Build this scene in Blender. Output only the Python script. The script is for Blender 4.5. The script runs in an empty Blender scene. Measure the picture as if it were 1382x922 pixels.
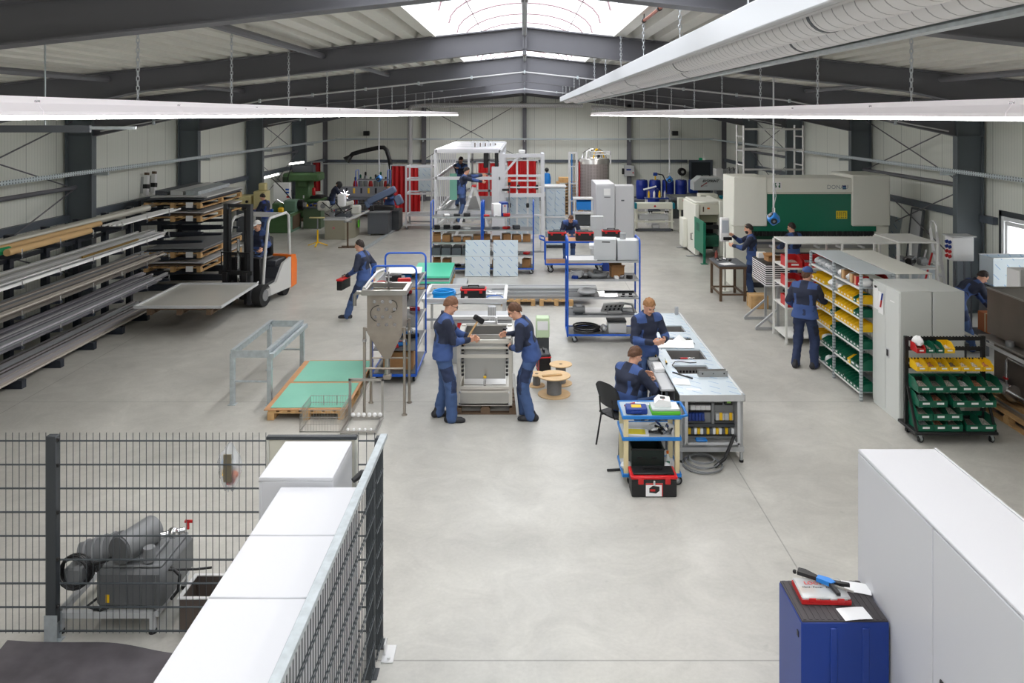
import bpy, math, random
import numpy as np
from mathutils import Vector, Matrix, Euler
R = math.radians
C = bpy.context.scene.collection
random.seed(7)
# the photograph as a pinhole: focal length 1090 px of a 1382 px frame, eye 4.5 m above the floor
F, EYE, VX, VY = 1090.0, 4.5, 708.0, 155.0
def fl(px, py, z=0.0):
    Y = F * (EYE - z) / (py - VY)
    return Vector(((px - VX) * Y / F, Y, z))
def at(px, py, Y):
    return Vector(((px - VX) * Y / F, Y, EYE - (py - VY) * Y / F))

# ---------------------------------------------------------------- materials
def lin(c):
    o = []
    for v in c[:3]:
        v = v / 255.0
        o.append(v / 12.92 if v <= 0.04045 else ((v + 0.055) / 1.055) ** 2.4)
    return (o[0], o[1], o[2], 1.0)
MATS = {}
def mat(name, col, rough=0.5, metal=0.0, noise=0.0, nscale=6.0, bump=0.0, bscale=60.0, emit=0.0, spec=0.5, coat=0.0, alpha=None):
    if name in MATS: return MATS[name]
    m = bpy.data.materials.new(name); m.use_nodes = True
    nt = m.node_tree; b = nt.nodes['Principled BSDF']
    b.inputs['Base Color'].default_value = lin(col)
    b.inputs['Roughness'].default_value = rough
    b.inputs['Metallic'].default_value = metal
    b.inputs['Specular IOR Level'].default_value = spec
    if coat: b.inputs['Coat Weight'].default_value = coat
    if emit:
        b.inputs['Emission Color'].default_value = lin(col); b.inputs['Emission Strength'].default_value = emit
    tc = None
    if noise or bump:
        tc = nt.nodes.new('ShaderNodeTexCoord')
    if noise:
        n = nt.nodes.new('ShaderNodeTexNoise'); n.inputs['Scale'].default_value = nscale; n.inputs['Detail'].default_value = 5
        nt.links.new(tc.outputs['Object'], n.inputs['Vector'])
        r = nt.nodes.new('ShaderNodeMapRange'); r.inputs['From Min'].default_value = 0.3; r.inputs['From Max'].default_value = 0.7
        r.inputs['To Min'].default_value = 1 - noise; r.inputs['To Max'].default_value = 1 + noise
        nt.links.new(n.outputs['Fac'], r.inputs['Value'])
        h = nt.nodes.new('ShaderNodeHueSaturation'); h.inputs['Color'].default_value = lin(col)
        nt.links.new(r.outputs['Result'], h.inputs['Value']); nt.links.new(h.outputs['Color'], b.inputs['Base Color'])
    if bump:
        n = nt.nodes.new('ShaderNodeTexNoise'); n.inputs['Scale'].default_value = bscale; n.inputs['Detail'].default_value = 3
        nt.links.new(tc.outputs['Object'], n.inputs['Vector'])
        bp = nt.nodes.new('ShaderNodeBump'); bp.inputs['Strength'].default_value = bump; bp.inputs['Distance'].default_value = 0.01
        nt.links.new(n.outputs['Fac'], bp.inputs['Height']); nt.links.new(bp.outputs['Normal'], b.inputs['Normal'])
    if alpha is not None:
        tr = nt.nodes.new('ShaderNodeBsdfTransparent'); mx = nt.nodes.new('ShaderNodeMixShader'); mx.inputs[0].default_value = alpha
        nt.links.new(tr.outputs[0], mx.inputs[1]); nt.links.new(b.outputs[0], mx.inputs[2])
        nt.links.new(mx.outputs[0], nt.nodes['Material Output'].inputs['Surface'])
    MATS[name] = m
    return m
def mnode(nt, op, a, b=None):
    n = nt.nodes.new('ShaderNodeMath'); n.operation = op
    for i, v in enumerate((a, b)):
        if v is None: continue
        if hasattr(v, 'links') or hasattr(v, 'is_linked'): nt.links.new(v, n.inputs[i])
        else: n.inputs[i].default_value = v
    return n.outputs[0]
def mask_mat(name, base, mark, fn, rough=0.4, metal=0.0, bump=0.0, noise=0.0):
    """A base colour with a printed / seamed pattern; fn(nt, x, y, z) gives the 0..1 mask in object space."""
    if name in MATS: return MATS[name]
    m = mat(name, base, rough, metal)
    nt = m.node_tree; b = nt.nodes['Principled BSDF']
    tc = nt.nodes.new('ShaderNodeTexCoord'); sp = nt.nodes.new('ShaderNodeSeparateXYZ')
    nt.links.new(tc.outputs['Object'], sp.inputs[0])
    f = fn(nt, sp.outputs[0], sp.outputs[1], sp.outputs[2])
    mx = nt.nodes.new('ShaderNodeMix'); mx.data_type = 'RGBA'
    nt.links.new(f, mx.inputs[0]); mx.inputs[6].default_value = lin(base); mx.inputs[7].default_value = lin(mark)
    out = mx.outputs[2]
    if noise:
        n = nt.nodes.new('ShaderNodeTexNoise'); n.inputs['Scale'].default_value = 3; n.inputs['Detail'].default_value = 4
        nt.links.new(tc.outputs['Object'], n.inputs['Vector'])
        r = nt.nodes.new('ShaderNodeMapRange'); r.inputs['To Min'].default_value = 1 - noise; r.inputs['To Max'].default_value = 1 + noise
        nt.links.new(n.outputs['Fac'], r.inputs['Value'])
        h = nt.nodes.new('ShaderNodeHueSaturation'); nt.links.new(out, h.inputs['Color']); nt.links.new(r.outputs['Result'], h.inputs['Value'])
        out = h.outputs['Color']
    nt.links.new(out, b.inputs['Base Color'])
    if bump:
        bp = nt.nodes.new('ShaderNodeBump'); bp.invert = True; bp.inputs['Strength'].default_value = bump; bp.inputs['Distance'].default_value = 0.01
        nt.links.new(f, bp.inputs['Height']); nt.links.new(bp.outputs['Normal'], b.inputs['Normal'])
    return m
def stripe(nt, v, period, width):       # 1 where fract(v/period) < width/period
    fr = mnode(nt, 'FRACT', mnode(nt, 'DIVIDE', v, period))
    return mnode(nt, 'LESS_THAN', fr, width / period)
def film(name, a, b, base=(196, 208, 216), mark=(84, 140, 190)):
    def fn(nt, x, y, z):
        ax = {'x': x, 'y': y, 'z': z}
        s = mnode(nt, 'ADD', mnode(nt, 'ADD', ax[a], 50), ax[b]); d = mnode(nt, 'ADD', mnode(nt, 'SUBTRACT', ax[a], ax[b]), 50)
        row = mnode(nt, 'FLOOR', mnode(nt, 'DIVIDE', s, 0.23))
        sh = mnode(nt, 'ADD', d, mnode(nt, 'MULTIPLY', row, 0.17))
        return mnode(nt, 'MULTIPLY', stripe(nt, s, 0.23, 0.016), stripe(nt, sh, 0.42, 0.22))
    return mask_mat(name, base, mark, fn, rough=0.35, metal=0.25)

W_ = mat('white_paint', (236, 236, 238), 0.35)
CAB = mat('cabinet_grey', (208, 211, 208), 0.4)
CABW = mat('cabinet_white', (203, 204, 208), 0.4)
STEEL = mat('stainless', (178, 176, 172), 0.3, 0.85, noise=0.08, nscale=3)
STEELD = mat('stainless_brown', (128, 118, 110), 0.34, 0.75, noise=0.1, nscale=2)
ALU = mat('aluminium', (222, 222, 222), 0.35, 0.35)
ALUD = mat('aluminium_dull', (176, 178, 180), 0.42, 0.45)
GALV = mat('galvanised', (186, 194, 198), 0.45, 0.45, noise=0.12, nscale=14)
DARK = mat('anthracite', (58, 62, 66), 0.5)
BEAMM = mat('frame_grey', (104, 104, 110), 0.5)
BLACK = mat('black', (22, 22, 24), 0.5)
RUB = mat('rubber', (30, 30, 32), 0.8)
BLUE = mat('cart_blue', (16, 86, 192), 0.35)
BLUED = mat('deep_blue', (10, 50, 132), 0.4)
BLUEB = mat('bright_blue', (28, 120, 200), 0.35)
RED = mat('red', (190, 30, 32), 0.4)
YEL = mat('bin_yellow', (236, 190, 22), 0.4)
GRN = mat('bin_green', (8, 92, 68), 0.4)
PGRN = mat('press_green', (0, 112, 84), 0.4)
MGRN = mat('machine_green', (78, 112, 70), 0.5, noise=0.08)
CREAM = mat('cream', (226, 226, 212), 0.4)
BEIGE = mat('beige', (214, 212, 198), 0.45)
WOOD = mat('pallet_wood', (196, 158, 108), 0.75, noise=0.18, nscale=9)
WOODD = mat('pallet_wood_dark', (104, 84, 66), 0.8, noise=0.2, nscale=9)
PLY = mat('plywood', (186, 138, 96), 0.6, noise=0.1)
CARD = mat('cardboard', (170, 126, 82), 0.8, noise=0.08)
MINT = mat('mint_film', (142, 206, 184), 0.12, noise=0.04, nscale=2)
MINTB = mat('mint_bright', (92, 216, 178), 0.3)
PAPER = mat('paper', (240, 240, 240), 0.8)
CHROME = mat('chrome', (214, 214, 216), 0.16, 0.95)
ORANGE = mat('orange', (226, 112, 28), 0.4)
BROWN = mat('brown_steel', (92, 72, 54), 0.6)
GREY = mat('mid_grey', (128, 130, 132), 0.5)
LGREY = mat('light_grey', (190, 192, 194), 0.5)
SLATE = mat('slate_grey', (86, 90, 96), 0.5)
GLASS = mat('clear_plastic', (232, 238, 238), 0.08, alpha=0.22)
FILMXZ = film('film_sheet_upright', 'x', 'z')
FILMXY = film('film_sheet_flat', 'x', 'y')
FILMYZ = film('film_sheet_side', 'y', 'z')

# ---------------------------------------------------------------- mesh building
class MB:
    def __init__(s, m=None):
        s.v = []; s.f = []; s.fi = []; s.mats = []; s.i = 0; s.M = None
        if m: s.mat(m)
    def mat(s, m):
        if m not in s.mats: s.mats.append(m)
        s.i = s.mats.index(m); return s
    def at(s, x=0, y=0, z=0, rx=0, ry=0, rz=0):
        s.M = Matrix.Translation((x, y, z)) @ Euler((rx, ry, rz)).to_matrix().to_4x4(); return s
    def home(s): s.M = None; return s
    def add(s, vs, fs):
        k = len(s.v)
        if s.M is not None: vs = [s.M @ Vector(p) for p in vs]
        s.v += [tuple(p) for p in vs]
        for f in fs:
            s.f.append([k + q for q in f]); s.fi.append(s.i)
        return s
    def box(s, x0, y0, z0, x1, y1, z1, b=0.0):
        if x1 < x0: x0, x1 = x1, x0
        if y1 < y0: y0, y1 = y1, y0
        if z1 < z0: z0, z1 = z1, z0
        b = min(b, (x1-x0)*.45, (y1-y0)*.45, (z1-z0)*.45)
        if b <= 0:
            v = [(x0,y0,z0),(x1,y0,z0),(x1,y1,z0),(x0,y1,z0),(x0,y0,z1),(x1,y0,z1),(x1,y1,z1),(x0,y1,z1)]
            return s.add(v, [(0,3,2,1),(4,5,6,7),(0,1,5,4),(1,2,6,5),(2,3,7,6),(3,0,4,7)])
        lo, hi = (x0,y0,z0), (x1,y1,z1); v = []; idx = {}
        for c in range(8):
            sg = [(c >> a) & 1 for a in range(3)]
            for a in range(3):
                p = []
                for q in range(3):
                    e = hi[q] if sg[q] else lo[q]
                    if q != a: e += -b if sg[q] else b
                    p.append(e)
                idx[(c, a)] = len(v); v.append(p)
        fs = []
        for a in range(3):
            o, q = (a+1) % 3, (a+2) % 3
            for sd in (0, 1):
                cs = []
                for (i, j) in ((0,0),(1,0),(1,1),(0,1)):
                    cs.append(idx[((sd << a) | (i << o) | (j << q), a)])
                fs.append(cs if sd else cs[::-1])
        for a in range(3):              # edge strips along axis a
            o, q = (a+1) % 3, (a+2) % 3
            for i in (0, 1):
                for j in (0, 1):
                    c0 = (i << o) | (j << q); c1 = c0 | (1 << a)
                    f = [idx[(c0,o)], idx[(c1,o)], idx[(c1,q)], idx[(c0,q)]]
                    fs.append(f if (i ^ j) else f[::-1])
        for c in range(8):
            f = [idx[(c,0)], idx[(c,1)], idx[(c,2)]]
            fs.append(f if bin(c).count('1') % 2 else f[::-1])
        return s.add(v, fs)
    def cb(s, c, sz, b=0.0):
        return s.box(c[0]-sz[0]/2, c[1]-sz[1]/2, c[2]-sz[2]/2, c[0]+sz[0]/2, c[1]+sz[1]/2, c[2]+sz[2]/2, b)
    def bar(s, p0, p1, w, h=None, up=(0, 0, 1)):
        h = h or w; p0 = Vector(p0); p1 = Vector(p1); d = (p1-p0).normalized(); u = Vector(up)
        if abs(d.dot(u)) > .98: u = Vector((0, 1, 0))
        r = d.cross(u).normalized() * (w/2); u = r.cross(d).normalized() * (h/2)
        v = [p0-r-u, p0+r-u, p0+r+u, p0-r+u, p1-r-u, p1+r-u, p1+r+u, p1-r+u]
        return s.add(v, [(0,3,2,1)[::-1],(4,5,6,7)[::-1],(0,1,5,4)[::-1],(1,2,6,5)[::-1],(2,3,7,6)[::-1],(3,0,4,7)[::-1]])
    def cyl(s, p0, p1, r, r2=None, n=14, cap=True):
        r2 = r if r2 is None else r2; p0 = Vector(p0); p1 = Vector(p1); d = (p1-p0).normalized()
        a = d.orthogonal().normalized(); c = d.cross(a); v = []
        for p, q in ((p0, r), (p1, r2)):
            for k in range(n):
                t = 2*math.pi*k/n; v.append(p + a*(q*math.cos(t)) + c*(q*math.sin(t)))
        f = [(k, (k+1) % n, n+(k+1) % n, n+k) for k in range(n)]
        if cap: f += [tuple(range(n))[::-1], tuple(range(n, 2*n))]
        return s.add(v, f)
    def tube(s, pts, r, n=8, closed=False):
        P = [Vector(p) for p in pts]; m = len(P); v = []; nr = None
        for k in range(m):
            a = P[(k-1) % m] if closed or k else P[k]; b = P[(k+1) % m] if closed or k < m-1 else P[k]
            d = (b-a).normalized()
            nr = d.orthogonal().normalized() if nr is None else (nr - d*nr.dot(d)).normalized()
            c = d.cross(nr)
            for q in range(n):
                t = 2*math.pi*q/n; v.append(P[k] + nr*(r*math.cos(t)) + c*(r*math.sin(t)))
        f = []
        for k in range(m if closed else m-1):
            a, b = k*n, ((k+1) % m)*n
            f += [(a+q, a+(q+1) % n, b+(q+1) % n, b+q) for q in range(n)]
        if not closed: f += [tuple(range(n))[::-1], tuple(range((m-1)*n, m*n))]
        return s.add(v, f)
    def lathe(s, prof, c=(0, 0, 0), n=20):
        v = []; m = len(prof)
        for (r, z) in prof:
            for k in range(n):
                t = 2*math.pi*k/n; v.append((c[0]+r*math.cos(t), c[1]+r*math.sin(t), c[2]+z))
        f = []
        for i in range(m-1):
            f += [(i*n+k, i*n+(k+1) % n, (i+1)*n+(k+1) % n, (i+1)*n+k) for k in range(n)]
        f += [tuple(range(n))[::-1], tuple(range((m-1)*n, m*n))]
        return s.add(v, f)
    def prism(s, poly, a, b, axis='y'):
        """poly of (p, q): axis y -> (x, z), axis x -> (y, z), axis z -> (x, y)"""
        def pt(p, q, t): return {'y': (p, t, q), 'x': (t, p, q), 'z': (p, q, t)}[axis]
        n = len(poly); v = [pt(p, q, a) for p, q in poly] + [pt(p, q, b) for p, q in poly]
        ar = sum(poly[k][0]*poly[(k+1) % n][1]-poly[(k+1) % n][0]*poly[k][1] for k in range(n))
        f = [tuple(range(n))[::-1], tuple(range(n, 2*n))] + [(k, (k+1) % n, n+(k+1) % n, n+k) for k in range(n)]
        flip = (ar < 0) ^ (axis == 'y') ^ (b < a)
        return s.add(v, [q[::-1] for q in f] if flip else f)
    def sph(s, c, r, n=12):
        r = (r, r, r) if not hasattr(r, '__len__') else r; v = []; m = max(4, n//2)
        for i in range(1, m):
            ph = math.pi*i/m
            for k in range(n):
                t = 2*math.pi*k/n; v.append((c[0]+r[0]*math.sin(ph)*math.cos(t), c[1]+r[1]*math.sin(ph)*math.sin(t), c[2]-r[2]*math.cos(ph)))
        b0 = len(v); v += [(c[0], c[1], c[2]-r[2]), (c[0], c[1], c[2]+r[2])]; f = []
        for i in range(m-2):
            f += [(i*n+k, i*n+(k+1) % n, (i+1)*n+(k+1) % n, (i+1)*n+k) for k in range(n)]
        f += [(b0, (k+1) % n, k) for k in range(n)] + [(b0+1, (m-2)*n+k, (m-2)*n+(k+1) % n) for k in range(n)]
        return s.add(v, f)
    def grid(s, fn, nu, nv):
        v = [fn(i/nu, j/nv) for j in range(nv+1) for i in range(nu+1)]
        return s.add(v, [(j*(nu+1)+i, j*(nu+1)+i+1, (j+1)*(nu+1)+i+1, (j+1)*(nu+1)+i) for j in range(nv) for i in range(nu)])
    def sheet(s, fn, nu, nv, th):
        """a closed sheet: fn(u, v) top surface, th thickness downward"""
        k = (nu+1)*(nv+1)
        top = [Vector(fn(i/nu, j/nv)) for j in range(nv+1) for i in range(nu+1)]
        v = top + [p - Vector((0, 0, th)) for p in top]; f = []
        for j in range(nv):
            for i in range(nu):
                a = j*(nu+1)+i; q = (a, a+1, a+nu+2, a+nu+1); f += [q, tuple(k+t for t in q[::-1])]
        rim = list(range(nu+1)) + [j*(nu+1)+nu for j in range(1, nv+1)] + [nv*(nu+1)+i for i in range(nu-1, -1, -1)] + [j*(nu+1) for j in range(nv-1, 0, -1)]
        for a, b in zip(rim, rim[1:]+rim[:1]): f.append((b, a, k+a, k+b))
        return s.add(v, f)
    def mesh(s, name, smooth=True):
        me = bpy.data.meshes.new(name); me.from_pydata(s.v, [], s.f)
        for m in s.mats: me.materials.append(m)
        if len(s.mats) > 1: me.polygons.foreach_set('material_index', s.fi)
        if smooth:
            me.polygons.foreach_set('use_smooth', [True]*len(s.f)); me.set_sharp_from_angle(angle=R(38))
        me.update(); return me
    def build(s, name, parent=None, loc=(0, 0, 0), rz=0.0, rot=None):
        o = bpy.data.objects.new(name, s.mesh(name)); C.objects.link(o)
        o.location = loc; o.rotation_euler = rot if rot else (0, 0, rz)
        if parent: o.parent = parent
        return o
def tag(o, label, cat, group=None, kind=None):
    o['label'] = label; o['category'] = cat
    if group: o['group'] = group
    if kind: o['kind'] = kind
    return o
def T(name, label, cat, loc=(0, 0, 0), rz=0.0, group=None, rot=None):
    o = bpy.data.objects.new(name, None); C.objects.link(o); o.empty_display_size = .1
    o.location = loc; o.rotation_euler = rot if rot else (0, 0, rz)
    return tag(o, label, cat, group)
def S(mb, name, parent=None):
    o = mb.build(name, parent)
    if not parent: o['kind'] = 'structure'
    return o
def dup(root, loc, rz=None, label=None, group=None, rot=None):
    r = root.copy(); C.objects.link(r); r.location = loc
    if rot: r.rotation_euler = rot
    elif rz is not None: r.rotation_euler = (0, 0, rz)
    if label: r['label'] = label
    if group: r['group'] = group
    for ch in list(root.children):
        c = ch.copy(); C.objects.link(c); c.parent = r
        for g in list(ch.children):
            d = g.copy(); C.objects.link(d); d.parent = c
    return r
ORD = ['first', 'second', 'third', 'fourth', 'fifth', 'sixth', 'seventh', 'eighth', 'ninth', 'tenth', 'eleventh', 'twelfth', 'thirteenth', 'fourteenth', 'fifteenth', 'sixteenth']
def text_part(name, txt, size, m, parent, loc, rot, shear=0.0, bold=0.0):
    cu = bpy.data.curves.new(name, 'FONT'); cu.body = txt; cu.size = size; cu.extrude = 0.0008; cu.shear = shear; cu.offset = bold
    cu.align_x = 'CENTER'; cu.align_y = 'CENTER'; cu.resolution_u = 2
    tmp = bpy.data.objects.new('tmp', cu); C.objects.link(tmp)
    bpy.context.view_layer.update()
    me = bpy.data.meshes.new_from_object(tmp.evaluated_get(bpy.context.evaluated_depsgraph_get()))
    bpy.data.objects.remove(tmp); bpy.data.curves.remove(cu)
    me.materials.clear(); me.materials.append(m)
    o = bpy.data.objects.new(name, me); C.objects.link(o); o.parent = parent; o.location = loc; o.rotation_euler = rot
    return o

# ---------------------------------------------------------------- the hall
WORLD, EXPO = 2.6, 0.66
HW, Y0, Y1 = 10.5, -7.0, 42.3            # half width, near end, far wall
FR = [6.5 + 5.97*k for k in range(6)]     # portal frames
SL = 0.1088                               # roof slope
def roof(x): return 5.86 - SL*abs(x)      # underside of the roof sheets
def concrete():
    m = mat('concrete', (190, 187, 178), 0.5); nt = m.node_tree; b = nt.nodes['Principled BSDF']; L = nt.links.new
    tc = nt.nodes.new('ShaderNodeTexCoord')
    def noise(sc_, det, rough=0.6, dist=0.0):
        n = nt.nodes.new('ShaderNodeTexNoise'); n.inputs['Scale'].default_value = sc_; n.inputs['Detail'].default_value = det
        n.inputs['Roughness'].default_value = rough; n.inputs['Distortion'].default_value = dist
        L(tc.outputs['Object'], n.inputs['Vector']); return n.outputs['Fac']
    def ramp(v, a, b_, lo, hi):
        r = nt.nodes.new('ShaderNodeMapRange'); r.inputs['From Min'].default_value = a; r.inputs['From Max'].default_value = b_
        r.inputs['To Min'].default_value = lo; r.inputs['To Max'].default_value = hi; L(v, r.inputs['Value']); return r.outputs['Result']
    big = ramp(noise(0.28, 5, .6, .6), .3, .7, 0.80, 1.12)
    med = ramp(noise(1.7, 8, .7, 1.2), .3, .7, 0.88, 1.10)
    fine = ramp(noise(26, 4), .3, .7, 0.96, 1.04)
    spots = ramp(noise(5.5, 2), .70, .76, 1.0, 0.88)
    sp = nt.nodes.new('ShaderNodeSeparateXYZ'); L(tc.outputs['Object'], sp.inputs[0])
    jx = stripe(nt, mnode(nt, 'ADD', sp.outputs[0], 50.3), 5.3, 0.014); jy = stripe(nt, mnode(nt, 'ADD', sp.outputs[1], 53.35), 6.0, 0.016)
    j = mnode(nt, 'SUBTRACT', 1.0, mnode(nt, 'MULTIPLY', mnode(nt, 'MAXIMUM', jx, jy), 0.38))
    v = big
    for q in (med, fine, spots, j): v = mnode(nt, 'MULTIPLY', v, q)
    h = nt.nodes.new('ShaderNodeHueSaturation'); h.inputs['Color'].default_value = lin((186, 184, 177)); L(v, h.inputs['Value']); L(h.outputs['Color'], b.inputs['Base Color'])
    L(ramp(noise(0.9, 4), .3, .7, .3, .52), b.inputs['Roughness'])
    return m
S(MB(concrete()).box(-HW-.1, Y0, -.2, HW+.1, Y1+.1, 0), 'floor')
PANEL = lambda ax: mask_mat('wall_panel_'+ax, (234, 237, 228), (178, 181, 174), lambda nt, x, y, z: mnode(nt, 'MAXIMUM', stripe(nt, mnode(nt, 'ADD', {'x': x, 'y': y}[ax], 60), 1.1, 0.022), mnode(nt, 'MULTIPLY', stripe(nt, mnode(nt, 'ADD', {'x': x, 'y': y}[ax], 60), 0.1, 0.02), 0.22)), rough=0.5, bump=0.3)
hw = roof(HW)
S(MB(PANEL('y')).box(-HW-.12, Y0, 0, -HW, Y1, hw+.1), 'wall_left')
wy0, wy1, wz0, wz1 = 13.2, 17.75, 0.35, 2.28        # the big window in the right wall
w = MB(PANEL('y')); w.box(HW, Y0, 0, HW+.12, wy0, hw+.1); w.box(HW, wy1, 0, HW+.12, Y1, hw+.1); w.box(HW, wy0, 0, HW+.12, wy1, wz0); w.box(HW, wy0, wz1, HW+.12, wy1, hw+.1)
S(w, 'wall_right')
S(MB(PANEL('x')).prism([(-HW-.12, 0), (HW+.12, 0), (HW+.12, hw+.1), (0, 5.98), (-HW-.12, hw+.1)], Y1, Y1+.12), 'wall_back')
S(MB(PANEL('x')).prism([(-HW-.12, 0), (HW+.12, 0), (HW+.12, hw+.1), (0, 5.98), (-HW-.12, hw+.1)], Y0-.12, Y0), 'wall_front')
# window in the right wall
WF = mat('window_frame_white', (228, 230, 232), 0.35)
f = MB(WF)
for (a, b) in ((wy0, wy0+.09), (wy1-.09, wy1), (15.4, 15.52)): f.box(HW-.03, a, wz0, HW+.1, b, wz1, .01)
for (a, b) in ((wz0, wz0+.09), (wz1-.09, wz1)): f.box(HW-.025, wy0, a, HW+.095, wy1, b, .01)
wn = S(f, 'window_1')
f = MB(WF)
for (a, b) in ((17.5, 17.58), (15.6, 15.68)): f.box(HW-.05, a, wz0+.1, HW+.02, b, wz1-.1, .01)
for (a, b) in ((wz0+.1, wz0+.18), (wz1-.18, wz1-.1)): f.box(HW-.045, 15.6, a, HW+.02, 17.58, b, .01)
f.build('window_sash', wn)
MB(mat('window_glass', (235, 242, 245), 0.03, alpha=0.08)).box(HW+.03, wy0+.06, wz0+.06, HW+.036, wy1-.06, wz1-.06).build('window_pane', wn)
MB(DARK).box(HW-.02, wy1, wz0-.1, HW-.001, wy1+.1, wz1+.1).box(HW-.02, wy0-.1, wz1, HW-.001, wy1+.1, wz1+.12).build('window_trim', wn)
# outside the window: gravel yard and a bare hedge
S(MB(mat('yard', (214, 210, 200), 0.9, noise=0.1)).box(HW+.12, 0, -.25, HW+16, 34, -.15), 'ground_outside')
rr = random.Random(3)
for k in range(6):
    bx, by = HW+4.4+rr.random()*2.6, 11.0+k*2.9; mb = MB(mat('bare_twigs', (176, 156, 142), 0.9)); 
    for q in range(90):
        a = rr.random()*6.28; l = .5+rr.random()*1.4; z0 = -.15+rr.random()*1.4
        p0 = Vector((bx, by, z0)); p1 = p0+Vector((math.cos(a)*l*.6, math.sin(a)*l*.6, l*(.4+rr.random()*.7)))
        mb.cyl(p0, p1, .014, .004, 4, False)
    mb.cyl((bx, by, -.15), (bx, by, 2.3), .05, .02, 6)
    tag(mb.build('bare_bush'), 'leafless brown bush in the yard beyond the right window', 'bush', 'leafless bushes outside the window')
# roof sheets: trapezoidal ribs running along the hall
SK = 1.36; SKY0, SKY1 = -5.0, 39.0
RS = mat('roof_sheet', (222, 220, 212), 0.5, noise=0.03)
def sheet_piece(xa, xb, ya, yb, sgn):
    P = .32; n = int(round((xb-xa)/P)); prof = []
    for k in range(n):
        x = xa + k*(xb-xa)/n; p = (xb-xa)/n
        prof += [(x, 0), (x+p*.55, 0), (x+p*.68, .13), (x+p*.87, .13)]
    prof.append((xb, 0)); v = []
    for y in (ya, yb):
        v += [(sgn*x, y, roof(x)+dz) for x, dz in prof]
    m = len(prof); fs = [(k, k+1, m+k+1, m+k) for k in range(m-1)]
    v += [(sgn*x, y, roof(x)+dz+.05) for y in (ya, yb) for x, dz in prof]
    fs += [(2*m+m+k, 2*m+m+k+1, 2*m+k+1, 2*m+k) for k in range(m-1)]
    return v, fs
for sg, nm in ((-1, 'ceiling_left'), (1, 'ceiling_right')):
    mb = MB(RS)
    for (xa, xb, ya, yb) in ((SK, HW+.15, Y0, Y1+.1), (0, SK, Y0, SKY0), (0, SK, SKY1, Y1+.1)):
        mb.add(*sheet_piece(xa, xb, ya, yb, sg))
    S(mb, nm)
# ridge skylight: curb, arched ribs, translucent panes
mb = MB(RS)
for sg in (-1, 1): mb.box(sg*SK, SKY0, roof(SK)-.02, sg*(SK+.05), SKY1, roof(SK)+.42)
for y in (SKY0, SKY1): mb.box(-SK, y-.03, roof(SK)-.02, SK, y+.03, roof(SK)+.42)
sk = S(mb, 'window_2')
def arch(t, r=0.0): a = math.pi*(1-t); return (math.cos(a)*(SK+r), roof(SK)+.4+math.sin(a)*(.62+r))
PANE = bpy.data.materials.new('skylight_pane'); PANE.use_nodes = True; nt = PANE.node_tree; nt.nodes.clear()
ou = nt.nodes.new('ShaderNodeOutputMaterial'); a_ = nt.nodes.new('ShaderNodeBsdfTransparent'); b_ = nt.nodes.new('ShaderNodeBsdfTranslucent'); mx = nt.nodes.new('ShaderNodeMixShader')
b_.inputs[0].default_value = (.95, .95, .97, 1); mx.inputs[0].default_value = .35
nt.links.new(a_.outputs[0], mx.inputs[1]); nt.links.new(b_.outputs[0], mx.inputs[2]); nt.links.new(mx.outputs[0], ou.inputs[0])
mb = MB(PANE)
mb.grid(lambda u, v: (arch(u)[0], SKY0+v*(SKY1-SKY0), arch(u)[1]), 16, 1); mb.build('window_pane', sk)
mb = MB(mat('skylight_rib', (150, 128, 132), 0.5))
y = SKY0+.5
while y < SKY1:
    mb.tube([(arch(k/14, -.03)[0], y, arch(k/14, -.03)[1]) for k in range(15)], .02, 5); y += 1.7
for t in (.22, .5, .78): mb.tube([(arch(t, -.04)[0], SKY0, arch(t, -.04)[1]), (arch(t, -.04)[0], SKY1, arch(t, -.04)[1])], .012, 5)
mb.build('window_frame', sk)
# portal frames
def hsec_col(mb, x0, x1, y, z1):
    mb.box(x0, y-.008, 0, x1, y+.008, z1); mb.box(min(x0, x1), y-.1, 0, min(x0, x1)+.02, y+.1, z1); mb.box(max(x0, x1)-.02, y-.1, 0, max(x0, x1), y+.1, z1)
for k, y in enumerate(FR):
    for sg in (-1, 1):
        mb = MB(mat('column_grey', (98, 106, 112), .5)); hsec_col(mb, sg*9.83, sg*10.44, y, 4.5)
        mb.box(sg*9.85, y-.1, 4.0, sg*10.42, y+.1, 4.02); mb.box(sg*9.75, y-.13, 0, sg*10.49, y+.13, .02)
        S(mb, 'column')
    mb = MB(BEAMM)
    for sg in (-1, 1):
        zt = lambda x: roof(x)-.005
        zb = lambda x: min(5.5-SL*x, 5.5-SL*x if x < 5.9 else 5.5-SL*5.9-(x-5.9)*.217)
        X = [0, 5.9, 9.83]
        for a, b in zip(X, X[1:]):
            mb.prism([(sg*a, zb(a)), (sg*b, zb(b)), (sg*b, zt(b)), (sg*a, zt(a))], y-.007, y+.007)
            mb.prism([(sg*a, zb(a)), (sg*b, zb(b)), (sg*b, zb(b)+.016), (sg*a, zb(a)+.016)], y-.11, y+.11)
        mb.prism([(0, zt(0)-.02), (sg*10.45, zt(10.45)-.02), (sg*10.45, zt(10.45)), (0, zt(0))], y-.11, y+.11)
        mb.prism([(sg*9.83, zb(9.83)-.05), (sg*10.44, zb(9.83)-.05), (sg*10.44, zt(10.44)), (sg*9.83, zt(9.83))], y-.007, y+.007)
    for sg in (-1, 1): mb.box(sg*.004, y-.11, 5.42, sg*.03, y+.11, 5.86)
    S(mb, 'roof_beam')
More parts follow.
